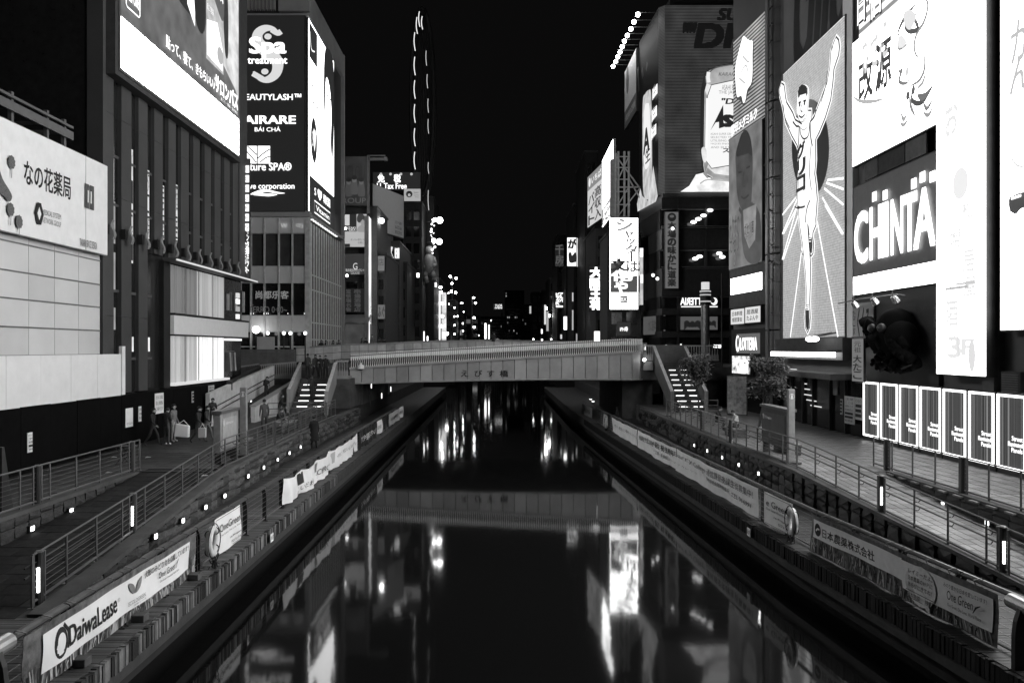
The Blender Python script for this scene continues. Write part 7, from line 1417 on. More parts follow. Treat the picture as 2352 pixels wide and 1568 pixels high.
A.build('neon', t)
t, A = fsign('shop_sign', 'small glowing sign with dense characters beside the double x neon', 906, 568, 918, 595, 103.5, elev(.12), STEELD); A.text('餃子酒場', 907, 570, 917, 593, elev(1.5), vert=False, bold=.05); A.build('lettering', t)
fbuild('tall dark building below the tax free board', 926, 969, 466, 118, WA, nu=2, nz=9, seed=6)
t, A = fsign('roof_sign', 'dark rooftop board with glowing tax free characters and four downlights', 857, 396, 965, 436, 114, elev(.015), STEELD); A.text('免', 868, 401, 883, 419, elev(2), bold=.03); A.text('税', 905, 401, 920, 419, elev(2), bold=.03); A.text('11 Tax Free', 866, 421, 934, 434, elev(1.6), bold=.02); A.build('lettering', t)
for i, x in enumerate((875, 897, 921, 945)): p = onY(x, 400, 113); t = thing('downlight', 'small downlight on top of the tax free board, ' + ORD[i] + ' from the left', 'lamp', p, 'downlights of the tax free board'); MB().ball(p, .2, 8, 6).build('bulb', elev(.5), t); MB().cyl(p, p + Vector((0, .8, .3)), .05).build('arm', STEEL, t)
t, A = fsign('sign', 'pale rooftop sign with black cherry blossom disc under the tax free board', 928, 434, 966, 462, 113.6, elev(.4), STEELD); A.disc(940, 446, .48, .48, elev(.015)); A.text('Japan.', 950, 440, 962, 445, elev(.08)); A.text('Tax-free', 950, 446, 962, 450, elev(.15)); A.text('Shop', 953, 451, 962, 455, elev(.15))
for k in range(5): A.disc(940 + 2 * math.cos(k * 1.257), 448 + 2 * math.sin(k * 1.257), .1, .1, elev(.5), 6)
A.build('print', t)
# oval wheel tower with arcs of light
t = thing('wheel_tower', 'very tall dark oval wheel tower edged with curved strips of light', 'tower', onY(972, 785, 125)); Yw = 125
ctr = onY(972, 290, Yw); pts = []
for k in range(40): a = k * math.pi / 20; pts.append(onY(972 + 26 * math.cos(a), 240 + 213 * math.sin(a), Yw))
for dy in (-1.5, 1.5): MB().tube([p + Vector((0, dy, 0)) for p in pts + pts[:1]], .28, 6).build('rim', DARK, t)
bm_ = MB()
for k in range(0, 20): bm_.cyl(pts[k] + Vector((0, -1.5, 0)), pts[(40 - k) % 40] + Vector((0, 1.5, 0)), .1, n=4)
bm_.build('lattice', DARK, t); MB().box(ctr.x - 1.6, Yw + 1.8, 2.3, ctr.x + 1.6, Yw + 12, onY(972, 445, Yw).z).build('shaft', WC, t)
for x, y0, y1 in ((950, 75, 117), (950, 131, 173), (950, 185, 227), (950, 240, 282), (950, 295, 336), (950, 349, 389), (955, 40, 78), (960.5, 27, 62), (967, 38, 68)):
    MB().tube([onY(x + 2.6 - 2.2 * math.sin(math.pi * k / 6) + (1.2 * k / 6), y0 + (y1 - y0) * k / 6, Yw - 3) for k in range(7)], .07, 5).build('light_arc', elev(1.1), t)
for x, y0, y1 in ((977.6, 117, 151), (980, 171, 203), (982, 227, 259), (982.3, 274, 307), (982.6, 373, 399), (982.6, 437, 483)): MB().tube([onY(x + 1.2 - 1.2 * math.sin(math.pi * k / 4) + k * .3, y0 + (y1 - y0) * k / 4, Yw - 3) for k in range(5)], .05, 5).build('light_arc', elev(.7), t)
t = thing('shop_figure', 'glossy grey seated figure sculpture below the oval wheel tower', 'sculpture', onY(986, 600, 122)); c = onY(986, 598, 122); FG = mat('glossy figure', .35, .25)
MB().ball(c + Vector((0, 0, 1.6)), .75, 12, 9).build('head', FG, t, smooth=True); MB().ball(c + Vector((0, 0, -.6)), 1.3, 12, 9, (.8, .8, 1.4)).build('torso', FG, t, smooth=True)
for s in (-.8, .7): MB().tube([c + Vector((s, 0, .5)), c + Vector((s * 1.5, -.3, -.6)), c + Vector((s * .9, -.6, -1.2))], .3, 8).build('arm', FG, t, smooth=True)
MB().tube([c + Vector((-.6, -.4, -2)), c + Vector((-.5, -1, -2.6)), c + Vector((-.3, -.8, -3.6))], .38, 8).tube([c + Vector((.6, -.4, -2)), c + Vector((.9, -1, -2.8)), c + Vector((.8, -.8, -3.4))], .38, 8).build('leg', FG, t, smooth=True)
for i, (x, y, r) in enumerate(((1010, 506, .5), (1009, 555, .46), (999, 505, .3), (997, 553, .35))): p = onY(x, y, 120); t = thing('flood_lamp', 'glaring white floodlight on the wheel tower side, ' + ('upper large', 'lower large', 'upper small', 'lower small')[i] + ' one', 'lamp', p, 'floodlights on the wheel tower'); MB().ball(p, r, 12, 8).build('bulb', emat('big flood glow', 14), t); MB().cyl(p, p + Vector((-1.4, 1, -.2)), .07).build('arm', STEEL, t)
rd = random.Random(11); t = thing('light_cluster', 'cluster of small glowing bulbs strung down the wheel tower side', 'lights', onY(994, 540, 121))
for k in range(16): p = onY(994 + rd.uniform(-4, 5), 505 + k * 5 + rd.uniform(-2, 2), 121); MB().ball(p, rd.uniform(.08, .22), 6, 4).build('bulb', E_WHITE, t)
# left row receding: dark buildings, street lamps
for i, (x0, x1, yt, Y, m) in enumerate(((905, 935, 605, 108, WA), (935, 962, 628, 122, WB), (962, 992, 655, 130, WC), (990, 1010, 640, 150, WA), (1024, 1045, 690, 175, WB), (1045, 1066, 712, 205, WC), (1066, 1100, 726, 250, WA))):
    fbuild(ORD[i] + ' dark building beyond the tax free board in the left bank row', x0, x1, yt, Y, m, nu=2, nz=5, lit=.12, seed=20 + i)
t, A = fsign('lit_facade', 'bright patchy shop facade beyond the wheel tower', 1009, 672, 1025, 785, 140, emat('facade lights', .7, var=.95, scale=.5, samp=False), STEELD, 'facade'); A.rect(1008, 675, 1012, 780, elev(1.4)); A.rect(1012, 762, 1024, 778, elev(1.1)); A.build('lights', t)
for i, (x, y, w_, h) in enumerate(((1001, 654, 4, 10), (960, 632, 6, 10), (943, 772, 2, 26), (974, 772, 2.5, 22), (982, 777, 3, 10), (1115, 760, 4, 36), (1123, 762, 3, 32))):
    t, A = fsign('lit_sign', 'tiny glowing sign in the left bank row, ' + ('high by the wheel tower foot', 'high on the second dark building', 'low slim one nearest the bridge', 'low slim one under the dark building', 'small low one by the shop facade', 'left one of the far pair', 'right one of the far pair')[i], x - w_ / 2, y - h / 2, x + w_ / 2, y + h / 2, 112 + i * 2 if x < 1050 else 240, E_WHITE, STEELD, depth=.2, group='tiny signs in the left bank row')
def lamppost(x, ybase, ytop, Y, heads, lab, r=.2):
    a = onY(x, ybase, Y); b = onY(x, ytop, Y); t = thing('street_lamp', lab, 'street lamp', (a.x, Y, 2.3), 'street lamps along the left bank'); MB().cyl((a.x, Y, 2.3), b, .12, .08, n=6).build('pole', STEELD, t)
    for hx, hy in heads:
        p = onY(hx, hy, Y); MB().ball(p, r, 8, 6).build('lamp_head', emat('street lamp glow', 30), t); MB().cyl(p, (b.x, Y, p.z), .05, n=4).build('arm', STEELD, t)
lamppost(1039, 785, 636, 135, [(1034, 635), (1047.5, 639), (1038, 651), (1037, 669), (1046.5, 672)], 'tall street lamp with five glaring heads, nearest beyond the wheel tower', .2)
lamppost(1084, 785, 682, 150, [(1088, 684), (1092, 696), (1089, 730), (1089, 751)], 'street lamp with a boxy sign and four glaring heads, farther along the left bank', .2)
lamppost(1013, 785, 660, 138, [(1012, 660), (1013, 671), (1015.5, 697), (1016, 726), (1014, 749)], 'street lamp with big glaring heads before the patchy shop facade', .26)
lamppost(1042, 785, 704, 165, [(1044, 706.5), (1044, 726.6), (1050.6, 726), (1044, 746.5), (1044, 767)], 'street lamp with five small heads behind the tall five headed one', .15)
lamppost(1061, 785, 740, 190, [(1063, 742.6), (1063, 760.2)], 'short street lamp with two heads between the taller ones', .18)
for i, (x, y) in enumerate(((1026, 766), (1030, 673), (1031, 698), (1059, 696), (1062, 696), (1065, 716), (1030, 721), (1128, 736), (1100, 770))): p = onY(x, y, 160 + i * 6); t = thing('small_lamp', 'tiny point of light left of the canal, ' + ('low beside the patchy facade', 'by the top of the patchy facade', 'halfway up the patchy facade', 'left one of a close pair', 'right one of a close pair', 'under the boxy street lamp', 'midway below the five headed lamp', 'nearest the canal middle', 'low near the far pair of signs')[i], 'lamp', p, 'tiny lights left of the canal'); MB().ball(p, .16 if i else .4, 6, 5).build('bulb', E_LAMP, t); MB().cyl((p.x, p.y, 2.3), p, .05, n=4).build('pole', STEELD, t)
# middle distance
fbuild('faint dark tower far off in the middle of the canal view', 1160, 1204, 668, 420, WC, nu=12, nz=22, lit=.06, seed=41); fbuild('faint dark block left of the far middle tower', 1104, 1160, 728, 380, WC, nu=12, nz=10, lit=.04, seed=42); fbuild('faint dark block right of the far middle tower', 1204, 1240, 700, 360, WC, nu=9, nz=14, lit=.03, seed=43)
t, A = fsign('roof_sign', 'far rooftop sign with small glowing letters in the middle distance', 1133, 698, 1153, 711, 330, elev(.02), STEELD); A.text('TLOS', 1137, 699, 1153, 704, elev(1.2), bold=.02); A.text('IVEN', 1137, 705, 1153, 709, elev(1.2), bold=.02); A.build('lettering', t); a = onY(1153, 785, 300); b = onY(1153, 718, 300); t = thing('mast', 'thin far mast standing right of the far rooftop sign', 'mast', (a.x, 300, 2)); MB().cyl((a.x, 300, 2), b, .25, n=5).build('pole', STEELD, t)
# right row receding
for i, (x0, x1, yt, Y, m) in enumerate(((1222, 1247, 672, 260, WB), (1246, 1262, 668, 210, WC), (1262, 1282, 640, 175, WA), (1280, 1302, 540, 150, WC), (1300, 1322, 612, 140, WA), (1318, 1346, 470, 128, WC), (1344, 1372, 350, 116, WC), (1368, 1408, 522, 104, WB))):
    fbuild(ORD[i] + ' dark building from the far end of the right bank row', x0, x1, yt, Y, m, nu=2, nz=6, lit=.05, seed=60 + i)
t, A = fsign('upright_sign', 'white upright lit sign with thick black brush strokes in the right bank row', 1303, 546, 1323, 611, 124, emat('crab sign glow', 1.6), STEELD); A.text('が', 1305, 549, 1323, 570, elev(.02), bold=.06); A.blob([(1306, 582), (1312, 580), (1314, 587), (1321, 579), (1324, 586), (1324, 600), (1318, 603), (1312, 604), (1307, 600)], elev(.02)); A.build('lettering', t)
slabo('lit_side', Surf((onY(1323.8, 0, 124).x, 124), (onY(1328, 0, 126).x, 126)), (0, EYE + 189 * 124 / FPX, 1.0, EYE + 254 * 124 / FPX), 0, .1, egrain(.6), t)
t, A = fsign('dim_sign', 'dim dark sign with two large characters left of the white brush sign', 1275, 562, 1295, 612, 144, elev(.012), STEELD); A.text('千', 1276, 562, 1294, 584, elev(.09), bold=.03); A.text('房', 1276, 586, 1294, 606, elev(.09), bold=.03); A.text('CHIBO', 1276, 607, 1294, 611, elev(.09)); A.build('lettering', t)
t, A = fsign('lit_letters', 'four glowing white characters stacked vertically in the right bank row', 1353, 610, 1383, 714, 101, elev(.01), BLACK); A.text('大阪王将', 1356, 613, 1382, 712, elev(2.4), vert=True, bold=.06); A.build('lettering', t)
t, A = fsign('lit_sign', 'small dark sign with glowing kana and a bar in the right bank row', 1275, 671, 1294, 706, 145, elev(.012), STEELD); A.text('ビックK', 1277, 672, 1285, 700, elev(1.8), vert=True, bold=.04); A.text('アルバ', 1285, 672, 1293, 694, elev(1.8), vert=True, bold=.04); A.rect(1277, 702, 1293, 705.5, elev(1.8)); A.build('lettering', t)
t, A = fsign('cafe_sign', 'grey vertical cafe sign with black rotated letters beside the white board over the bridge', 1381, 711, 1391, 760, 98, elev(.12), STEELD); A.text('ZEROcafe', 1383, 722, 1389, 757, elev(.015), vert=True, bold=.02); A.disc(1386, 716, .22, .26, elev(.015), 10); A.build('lettering', t)
t, A = fsign('lit_poster', 'small bright poster with grey pattern above the bridge balusters', 1365, 761, 1395, 784, 96, E_WHITE, STEELD); A.text('営業中', 1370, 766, 1391, 775, elev(.6)); A.blob([(1383, 764), (1394, 762), (1394, 774), (1386, 770)], elev(.15)); A.build('print', t)
for i, (x0, y0, x1, y1, v) in enumerate(((1295, 727, 1302, 757, 0), (1314, 672, 1317, 692, .6), (1314, 712, 1317, 758, .5), (1250, 700, 1254, 745, .8), (1255, 715, 1260, 760, .4), (1216, 703, 1220, 720, .5), (1243, 756, 1246, 766, 0), (1287, 768, 1291, 778, .7), (1323, 766, 1326, 784, .4))): fsign('lit_sign', 'glowing upright strip in the right bank row, ' + ('broad bright one below the brush sign', 'thin upper one right of the brush sign', 'thin lower one right of the brush sign', 'upper far one beside the lamp stack', 'lower far one beside the lamp stack', 'faint one nearest the canal middle', 'short low one at the far end', 'short low one under the broad bright strip', 'low one near the four stacked characters')[i], x0, y0, x1, y1, 120 - i, elev(v) if v else E_WHITE, STEELD, depth=.2, group='glowing strips in the right bank row')
for i, (x, y) in enumerate(((1254, 708), (1253, 723), (1261, 725), (1253, 741), (1225, 779), (1245, 780), (1266, 779), (1312, 774), (1283, 769), (1279, 668), (1370, 582), (1377, 580))): p = onY(x, y, 165 if i < 10 else 110); t = thing('small_lamp', 'tiny point of light right of the canal, ' + ('large top of the lamp stack', 'small second of the lamp stack', 'large third of the lamp stack', 'lowest of the lamp stack', 'leftmost just over the parapet', 'second just over the parapet', 'third just over the parapet', 'slanting one rightmost over the parapet', 'over the parapet under the broad strip', 'on the roof above the kana sign', 'left one above the stacked characters', 'right one above the stacked characters')[i], 'lamp', p, 'tiny lights right of the canal'); MB().ball(p, .34 if i in (0, 2) else .17, 6, 5).build('bulb', emat('street lamp glow', 30) if i < 3 else E_LAMP, t); MB().cyl((p.x, p.y, 2.3), p, .05, n=4).build('pole', STEELD, t)
# right roof boards and lattice mast
S = Surf((onY(1350, 0, 104).x, 104), (onY(1383, 0, 96).x, 96)); z0, z1 = EYE + (CY - 523) * 104 / FPX, EYE + (CY - 408) * 104 / FPX
t, A = simple_sign('job_sign', 'pale upright board with large black vertical characters below a grey header', S, (0, z0, S.len, z1), .3, elev(.62), STEELD); A.urect((0, z1 - 1.9, S.len, z1), elev(.25)); A.utext('いちば', (S.len * .3, z1 - 1.4, S.len * .95, z1 - .5), elev(1), bold=.02); A.upoly([(S.len * .16 + .6 * math.cos(k * .5236), z1 - .95 + .6 * math.sin(k * .5236)) for k in range(12)], elev(.9))
A.utext('高収入', (S.len * .53, z0 + .2, S.len * .95, z1 - 2.3), elev(.03), vert=True, bold=.02); A.utext('バイト', (S.len * .08, z0 + .1, S.len * .5, z1 - 2.6), elev(.03), vert=True, bold=.02); A.build('lettering', t)
S = Surf((onY(1380, 0, 96).x, 96), (onY(1404, 0, 86).x, 86)); t, A = simple_sign('lit_board', 'glaring white tall board with its pale grey edge beside the lattice mast', S, (0, EYE + 278 * 96 / FPX, S.len, EYE + 430 * 96 / FPX), .3, E_LED, GREY, 'sign', o0=-.5); A.o = -.17; A.urect((0, EYE + 280 * 96 / FPX, S.len, EYE + 318 * 96 / FPX), elev(.25)); A.utext('駅前30秒', (S.len * .1, EYE + 300 * 96 / FPX, S.len * .9, EYE + 314 * 96 / FPX), W, bold=.02); A.utext('24h', (S.len * .1, EYE + 284 * 96 / FPX, S.len * .9, EYE + 298 * 96 / FPX), W, bold=.03); A.utext('居酒屋', (S.len * .35, EYE + 380 * 96 / FPX, S.len * .65, EYE + 420 * 96 / FPX), elev(.85), vert=True); A.build('lettering', t)
a = onY(1404, 540, 85.5); b = onY(1412, 365, 85.5); t = thing('board_edge', 'grey side panel standing right of the glaring white tall board', 'panel', (a.x, 85.5, a.z)); MB().box(a.x, 85.6, a.z, b.x, 86.6, b.z).build('panel', mat('edge panel', .4), t)
t = thing('lattice_mast', 'open steel lattice mast on the roof right of the glaring white board', 'mast', onY(1440, 500, 84)); q = lambda x, y, Y=84: onY(x, y, Y)
STEELD_ = STEELD; STEELD = mat('galvanised steel', .4, .5)
for Y in (83, 86):
    for x in (1414, 1420, 1434, 1444): MB().cyl(q(x, 502, Y), q(x, 348 if x != 1414 else 352, Y), .12, n=5).build('upright', STEELD, t)
    for y in (360, 385, 412, 440, 470, 498): MB().cyl(q(1412, y, Y), q(1447, y, Y), .07, n=4).build('rung', STEELD, t)
    for (x0, y0, x1, y1) in ((1416, 360, 1468, 430), (1470, 432, 1418, 498), (1418, 430, 1470, 430), (1420, 470, 1444, 430), (1444, 360, 1420, 412), (1445, 412, 1470, 455)): MB().cyl(q(x0, y0, Y), q(x1, y1, Y), .09, n=4).build('brace', STEELD, t)
STEELD = STEELD_
fbuild('narrow grey building behind the white rayed sign', 1395, 1472, 540, 80, WB, nu=2, nz=4, seed=81, back=6)
t, A = fsign('rayed_sign', 'glaring white upright sign with grey brush characters over rays and a small emblem below', 1401, 501, 1465, 710, 77, emat('rayed sign glow', 8), STEELD, depth=.6)
for k in range(22):
    an = 1.75 + k * .105; A.poly([(1428 + 18 * math.cos(an), 560 + 18 * math.sin(an)), (1428 + 46 * math.cos(an - .02), 560 + 46 * math.sin(an - .02)), (1428 + 46 * math.cos(an + .02), 560 + 46 * math.sin(an + .02))], elev(.3)) if 1402 < 1428 + 46 * math.cos(an) < 1464 else None
A.poly([(1402, 640), (1402, 604), (1430, 602), (1420, 625), (1430, 640), (1464, 632), (1464, 672), (1402, 672)], elev(.08)); A.poly([(1402, 673), (1464, 673), (1464, 709), (1402, 709)], elev(3.5))
for ch, x0, y0, x1, y1, v in (('シ', 1416, 503, 1452, 530, .3), ('ャ', 1432, 531, 1455, 547, .25), ('ッ', 1438, 548, 1458, 563, .2), ('タ', 1436, 563, 1463, 582, .15), ('ー', 1448, 583, 1453, 598, .1), ('は', 1440, 600, 1464, 624, .1)): A.text(ch, x0, y0, x1, y1, elev(v), bold=.04)
A.text('文', 1403, 594, 1439, 622, elev(.02), bold=.05); A.text('化', 1404, 622, 1450, 645, elev(1.6), bold=.05); A.text('や', 1412, 646, 1440, 672, elev(1.6), bold=.05); A.rect(1424, 679, 1441, 695, elev(.1)); A.text('BX', 1426, 683, 1439, 692, elev(1.2), bold=.02); A.text('文化シヤッター', 1413, 698, 1454, 704, elev(.5)); A.build('lettering', t)
t, A = fsign('small_sign', 'small dark sign with a glowing mark below the rayed sign', 1417, 740, 1448, 770, 76, elev(.02), STEELD); A.text('iPH寿', 1424, 750, 1442, 761, elev(1.6), bold=.02); A.build('lettering', t)
t, A = fsign('small_sign', 'bright upright lit panels between the rayed sign and the crab restaurant', 1470, 570, 1477, 700, 76, egrain(.5), STEELD)
A.rect(1470, 570, 1477, 590, elev(1.6)); A.rect(1471, 630, 1477, 650, elev(1.4)); A.build('lights', t)
# --- beer board building
Yb = 75.0; kb = Yb / FPX; XA = onY(1520, 0, Yb).x; XB = onY(1700, 0, Yb).x; Z = lambda y: EYE + (CY - y) * kb
bb = thing('corner_restaurant', 'dark many windowed restaurant building under the giant striped beer board, right of the canal', 'building', (XA + 4, Yb, 5))
SF2 = Surf((XA, Yb), (XB + 4, Yb)); SS2 = Surf((XA - .57, Yb + 9), (XA, Yb + .05))
MB().hexa([(XA, Yb + .8, 2.3), (XB + 4, Yb + .8, 2.3), (XB + 4, 84, 2.3), (XA - .5, 84, 2.3), (XA, Yb + .8, Z(450)), (XB + 4, Yb + .8, Z(450)), (XB + 4, 84, Z(450)), (XA - .5, 84, Z(450))]).build('core', BLACK, bb)
FR = mat('floor band', .05, .5, var=.3)
for y0, y1 in ((447, 478), (526, 572), (616, 680), (708, 723), (760, 775)): slabo('floor_band', SF2, (0, Z(y1), SF2.len, Z(y0)), -.6, 0, FR, bb); slabo('side_band', SS2, (0, Z(y1), SS2.len, Z(y0)), -.6, 0, FR, bb)
for y in (480, 519, 523, 574, 612, 616, 682): slabo('ledge', SF2, (0, Z(y + 1.3), SF2.len, Z(y)), -.3, .14, mat('ledge metal', .16), bb)
for y0, y1 in ((480, 525), (574, 614), (682, 707), (724, 758), (776, 800)):
    for x0, x1 in ((1560, 1620), (1624, 1678), (1522, 1556)): uu = SF2.px(x0)[0], SF2.px(x1)[0]; slabo('window', SF2, (uu[0], Z(y1) + .05, uu[1], Z(y0) - .05), -.5, -.42, mat('restaurant glass', .02, .1), bb)
    for i in range(6): uu = SS2.len * i / 6; slabo('side_window', SS2, (uu + .1, Z(y1) + .05, uu + SS2.len / 6 - .1, Z(y0) - .05), -.5, -.42, mat('restaurant glass', .02), bb)
for x in (1558, 1622, 1680): uu = SF2.px(x)[0]; slabo('pillar', SF2, (uu - .1, 2.3, uu + .1, Z(448)), -.4, .05, FR, bb)
for i, (x, y) in enumerate(((1631, 483), (1616, 495), (1604, 503), (1593, 510), (1652, 582), (1659, 590), (1607, 589), (1597, 594))):
    p = onY(x, y, Yb - .25); t = thing('pendant_lamp', 'bowl shaped pendant lamp in the restaurant, ' + ('highest of the upper slanting row', 'second of the upper slanting row', 'third of the upper slanting row', 'lowest of the upper slanting row', 'upper of the right lower pair', 'lower of the right lower pair', 'upper of the left lower pair', 'lower of the left lower pair')[i], 'lamp', p, 'pendant lamps in the restaurant windows'); MB().ball(p, .3, 10, 6, (1, .5, .55)).build('shade', E_WHITE, t); MB().cyl(p, p + Vector((0, .0, .6)), .02, n=4).build('cord', STEELD, t)
t, A = fsign('upright_sign', 'tall grey upright sign with bold black brush characters on the restaurant corner', 1528, 487, 1558, 662, 74.4, elev(.13), STEELD)
A.text('本場の味かに道楽', 1534, 510, 1552, 658, elev(.012), vert=True, bold=.05); A.disc(1543, 499, .42, .42, elev(.012)); A.disc(1543, 497, .22, .14, elev(.1)); A.build('lettering', t)
t, A = fsign('window_reflection', 'mirror image of lit letters drawn as reversed glowing print on the restaurant window', 1564, 681, 1648, 702, 74.7, elev(.012), BLACK); A.text('LOTTERIA', 1540 + 23, 684, 1648 - 18, 700, elev(1.5), bold=.03, mirror=True); A.disc(1640, 692, .32, .36, elev(1.5)); A.disc(1637, 690, .22, .26, elev(.012)); A.rect(1564, 703, 1648, 705.5, elev(1.2)); A.build('lettering', t)  # reflection of the lit capitals built as reversed glowing letters
t, A = fsign('crab_board', 'dim grey board with a black spreading crab print low on the restaurant front', 1563, 727, 1648, 757, 74.3, elev(.09), STEELD)
def crab(cx, cy, s): 
    A.blob([(cx - 7 * s, cy), (cx - 4 * s, cy - 6 * s), (cx, cy - 8 * s), (cx + 4 * s, cy - 6 * s), (cx + 7 * s, cy), (cx + 4 * s, cy + 6 * s), (cx - 4 * s, cy + 6 * s)], elev(.012))
    for sg in (-1, 1):
        for k in range(5): A.stroke(((cx + sg * 5 * s, cy - 2 * s + k * 2 * s), (cx + sg * 12 * s, cy - 8 * s + k * 3 * s), (cx + sg * 19 * s, cy - 4 * s + k * 4 * s)), .12, elev(.012))
crab(1590, 745, 1.0); crab(1630, 743, .7); A.build('print', t)
S = Surf((onY(1478, 0, 80).x, 80), (onY(1528, 0, 75.5).x, 75.5)); t, A = simple_sign('crab_board', 'dim grey slanting board with dark crab prints and writing left of the restaurant front', S, (0, EYE + 32 * 78 / FPX, S.len, EYE + 74 * 78 / FPX), .2, elev(.08), STEELD); A.utext('かに道楽本店', (S.len * .25, EYE + 40 * 78 / FPX, S.len * .7, EYE + 66 * 78 / FPX), elev(.015)); A.build('print', t)
for x, y in ((1545, 525), (1510, 640), (1500, 632)): p = onY(x, y, 74.0); t = thing('small_lamp', 'small glowing lamp on the dark restaurant side ' if False else ('small glowing lamp on the dark restaurant side, ' + {1545: 'highest one', 1510: 'right one of the low pair', 1500: 'left one of the low pair'}[x]), 'lamp', p); MB().ball(p, .16, 8, 6).build('bulb', E_WHITE, t); MB().cyl(p, p + Vector((0, .9, .2)), .03).build('arm', STEELD, t)
# the striped board with giant can
zt, zb_ = Z(14), Z(446); t = thing('beer_board', 'giant finely striped board with a huge drink can lying on ice', 'billboard', (XA + 4, Yb, zb_))
STR = stripe_mat('board lines', .004, .07, 2.2, 'Z', sharp=.55)
S = SF2.shift(.2); pts = [(XA - .57, Yb + 9), (XA - .25, Yb + .4), (XA + .25, Yb - .2), (XB + 4, Yb - .2)]
for (a, b), nm in zip(zip(pts, pts[1:]), ('side_face', 'corner_face', 'front_face')):
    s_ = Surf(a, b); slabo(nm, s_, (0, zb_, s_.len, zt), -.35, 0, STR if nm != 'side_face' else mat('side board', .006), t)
slabo('soffit', SF2, (0, zb_ - .35, SF2.len, zb_ - .05), -.6, .5, DARK2, t)
S = Surf((XA + .25, Yb - .2), (XB + 4, Yb - .2)); A = Art(S, .02, A2, step=.03)
CAN = egrain(.7); LAB = elev(.95); CO = elev(.02)
A.poly([(660, 690), (690, 560), (720, 530), (860, 490), (1000, 470), (1000, 1500), (470, 1498), (540, 1450), (600, 1350), (670, 1310), (655, 1130)], CO); A.poly([(696, 590), (720, 550), (780, 520), (900, 500), (1000, 490), (1000, 1385), (860, 1380), (760, 1370), (690, 1330), (680, 1270), (690, 700), (705, 640)], CAN)
A.poly([(722, 545), (790, 516), (900, 498), (1000, 488), (1000, 610), (740, 660), (700, 640), (696, 595)], egrain(.4)); A.stroke(((700, 590), (760, 530), (860, 506), (1000, 490)), .12, elev(.1)); A.poly([(738, 655), (900, 620), (1000, 605), (1000, 1260), (860, 1275), (740, 1295), (697, 1235), (708, 740)], LAB); A.stroke(((1000, 608), (900, 622), (738, 657), (708, 742), (697, 1235), (740, 1294), (860, 1274), (1000, 1260)), .08, elev(.05), curve=False)
A.poly([(690, 700), (706, 745), (697, 1235), (712, 1265), (690, 1330), (680, 1270)], egrain(.3)); A.stroke(((716, 560), (712, 600), (718, 640)), .35, elev(.9)); A.stroke(((704, 760), (700, 1000), (694, 1230)), .22, elev(1.0)); A.poly([(690, 1330), (760, 1370), (860, 1380), (1000, 1385), (1000, 1345), (860, 1350), (760, 1335), (705, 1290)], egrain(.35)); A.text('KARAKUCHI', 790, 565, 1000, 592, elev(.1), slant=.2); A.text('ASAHI BREWERIES', 815, 660, 1010, 700, elev(.2)); A.text('THE JAPAN', 790, 705, 960, 738, elev(.25)); A.text('"D', 806, 765, 900, 808, CO, bold=.03, slant=.2)
A.poly([(724, 1012), (750, 960), (822, 815), (826, 985), (790, 995), (790, 945), (765, 950)], CO); A.text('sahi', 828, 855, 1090, 980, CO, bold=.05)
for k, s in enumerate(('ASAHI SUPER DRY IS BREWED', 'SELECTED YEAST AND', 'UTILISING ADVANCED', 'NIQUES ENJOY THE CLEAN', 'AND SILKY SMOOTH')): A.text(s, 724, 1030 + k * 26, 1000, 1046 + k * 26, elev(.25))
A.text('スーパー', 815, 1148, 1040, 1182, CO, bold=.03); A.poly([(492, 1480), (560, 1435), (610, 1350), (672, 1335), (700, 1370), (780, 1385), (1000, 1395), (1000, 1480)], egrain(1.0)); A.blob([(650, 1165), (670, 1140), (690, 1170), (688, 1250), (665, 1250)], egrain(.7)); A.stroke(((700, 1375), (670, 1340), (690, 1350)), .2, elev(.3)); A.stroke(((640, 1420), (700, 1390), (860, 1400)), .15, elev(.5)); A.stroke(((720, 1385), (780, 1378), (880, 1395)), .2, elev(.4))
A.text('SUPER', 770, 100, 1150, 185, elev(.006), bold=.05, slant=.25); A.text('"DRY"', 490, 210, 1250, 392, elev(.006), bold=.05, slant=.2); A.build('can_print', t)
s_ = Surf(*pts[:2]); A = Art(s_, .02, A2, step=.03)
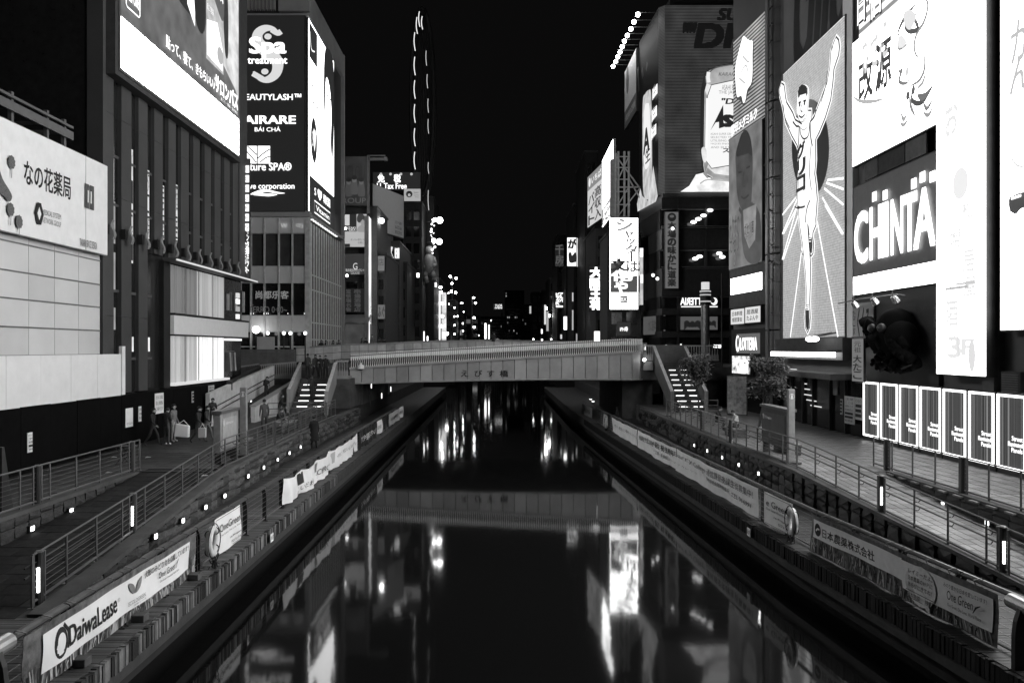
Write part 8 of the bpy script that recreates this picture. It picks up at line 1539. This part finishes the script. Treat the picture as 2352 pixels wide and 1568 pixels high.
A.blob([(220, 800), (240, 720), (268, 690), (284, 720), (290, 1000), (290, 1420), (270, 1520), (230, 1500), (220, 1300)], egrain(.55)); A.blob([(232, 860), (262, 790), (276, 850), (284, 1150), (262, 1280), (232, 1250)], elev(.9)); A.text('生', 246, 1150, 282, 1220, CO, bold=.02); A.text('A', 234, 1010, 276, 1140, CO, bold=.04)
A.poly([(185, 1560), (210, 1440), (225, 1500), (270, 1540), (310, 1270), (345, 1500), (330, 1545), (190, 1620)], egrain(.6))
for y0, y1 in ((655, 770), (820, 940), (960, 1080)): A.poly([(306, y0 + 30), (345, y0 - 15), (345, y1 - 55), (306, y1)], elev(1.2)); A.text('生', 312, y0 + 10, 340, y1 - 40, elev(.3))
for k in range(3): A.stroke(((205 + 35 * k, 520 + 10 * k), (215 + 35 * k, 700 - 110 * k)), .6, elev(.008), curve=False)
A.build('side_print', t)
MB().box(XA + 1, Yb + 1, zt, XB, Yb + 4, zt + 1.2).build('roof_box', STEELD, t)
S = Surf((15.3, 91.5), (15.34, 84.2)); t, A = simple_sign('billboard', 'tall pale sheet billboard under the row of arm lamps at the canal corner', S, (0, EYE + 505 * 91 / FPX * 1.0, S.len, 39.6), .3, mat('pale sheet', .7, .6, var=.1), STEELD, 'billboard', o0=.0); A.urect((0, EYE + 505 * 91 / FPX, S.len, EYE + 505 * 91 / FPX + 2.0), mat('caption band', .15)); A.utext('大阪道頓堀の広告看板', (.4, EYE + 505 * 91 / FPX + .6, S.len - .4, EYE + 505 * 91 / FPX + 1.4), CLOTH); A.upoly([(2 + .9 * math.cos(k * .4), 38 + 1.6 * math.sin(k * .4)) for k in range(16)], mat('sheet print', .2)); A.build('print', t)
LP = ((1465, 34), (1456, 51), (1449, 67), (1441, 82), (1434, 95), (1429, 108), (1424, 120), (1419, 131), (1414, 142), (1408, 153))
for i, (x, y) in enumerate(LP):
    Yl = 13.62 * FPX / (x - CX); p = onY(x, y, Yl); t = thing('arm_lamp', 'round lamp on a long arm in the rooftop row, ' + ORD[i] + ' from the top', 'lamp', p, 'rooftop row of arm lamps'); MB().ball(p, .22, 10, 8).build('bulb', emat('arm lamp glow', 30), t); MB().cyl(p + Vector((0, 0, .2)), p + Vector((1.75, 0, .2)), .04, n=5).build('arm', STEEL, t)
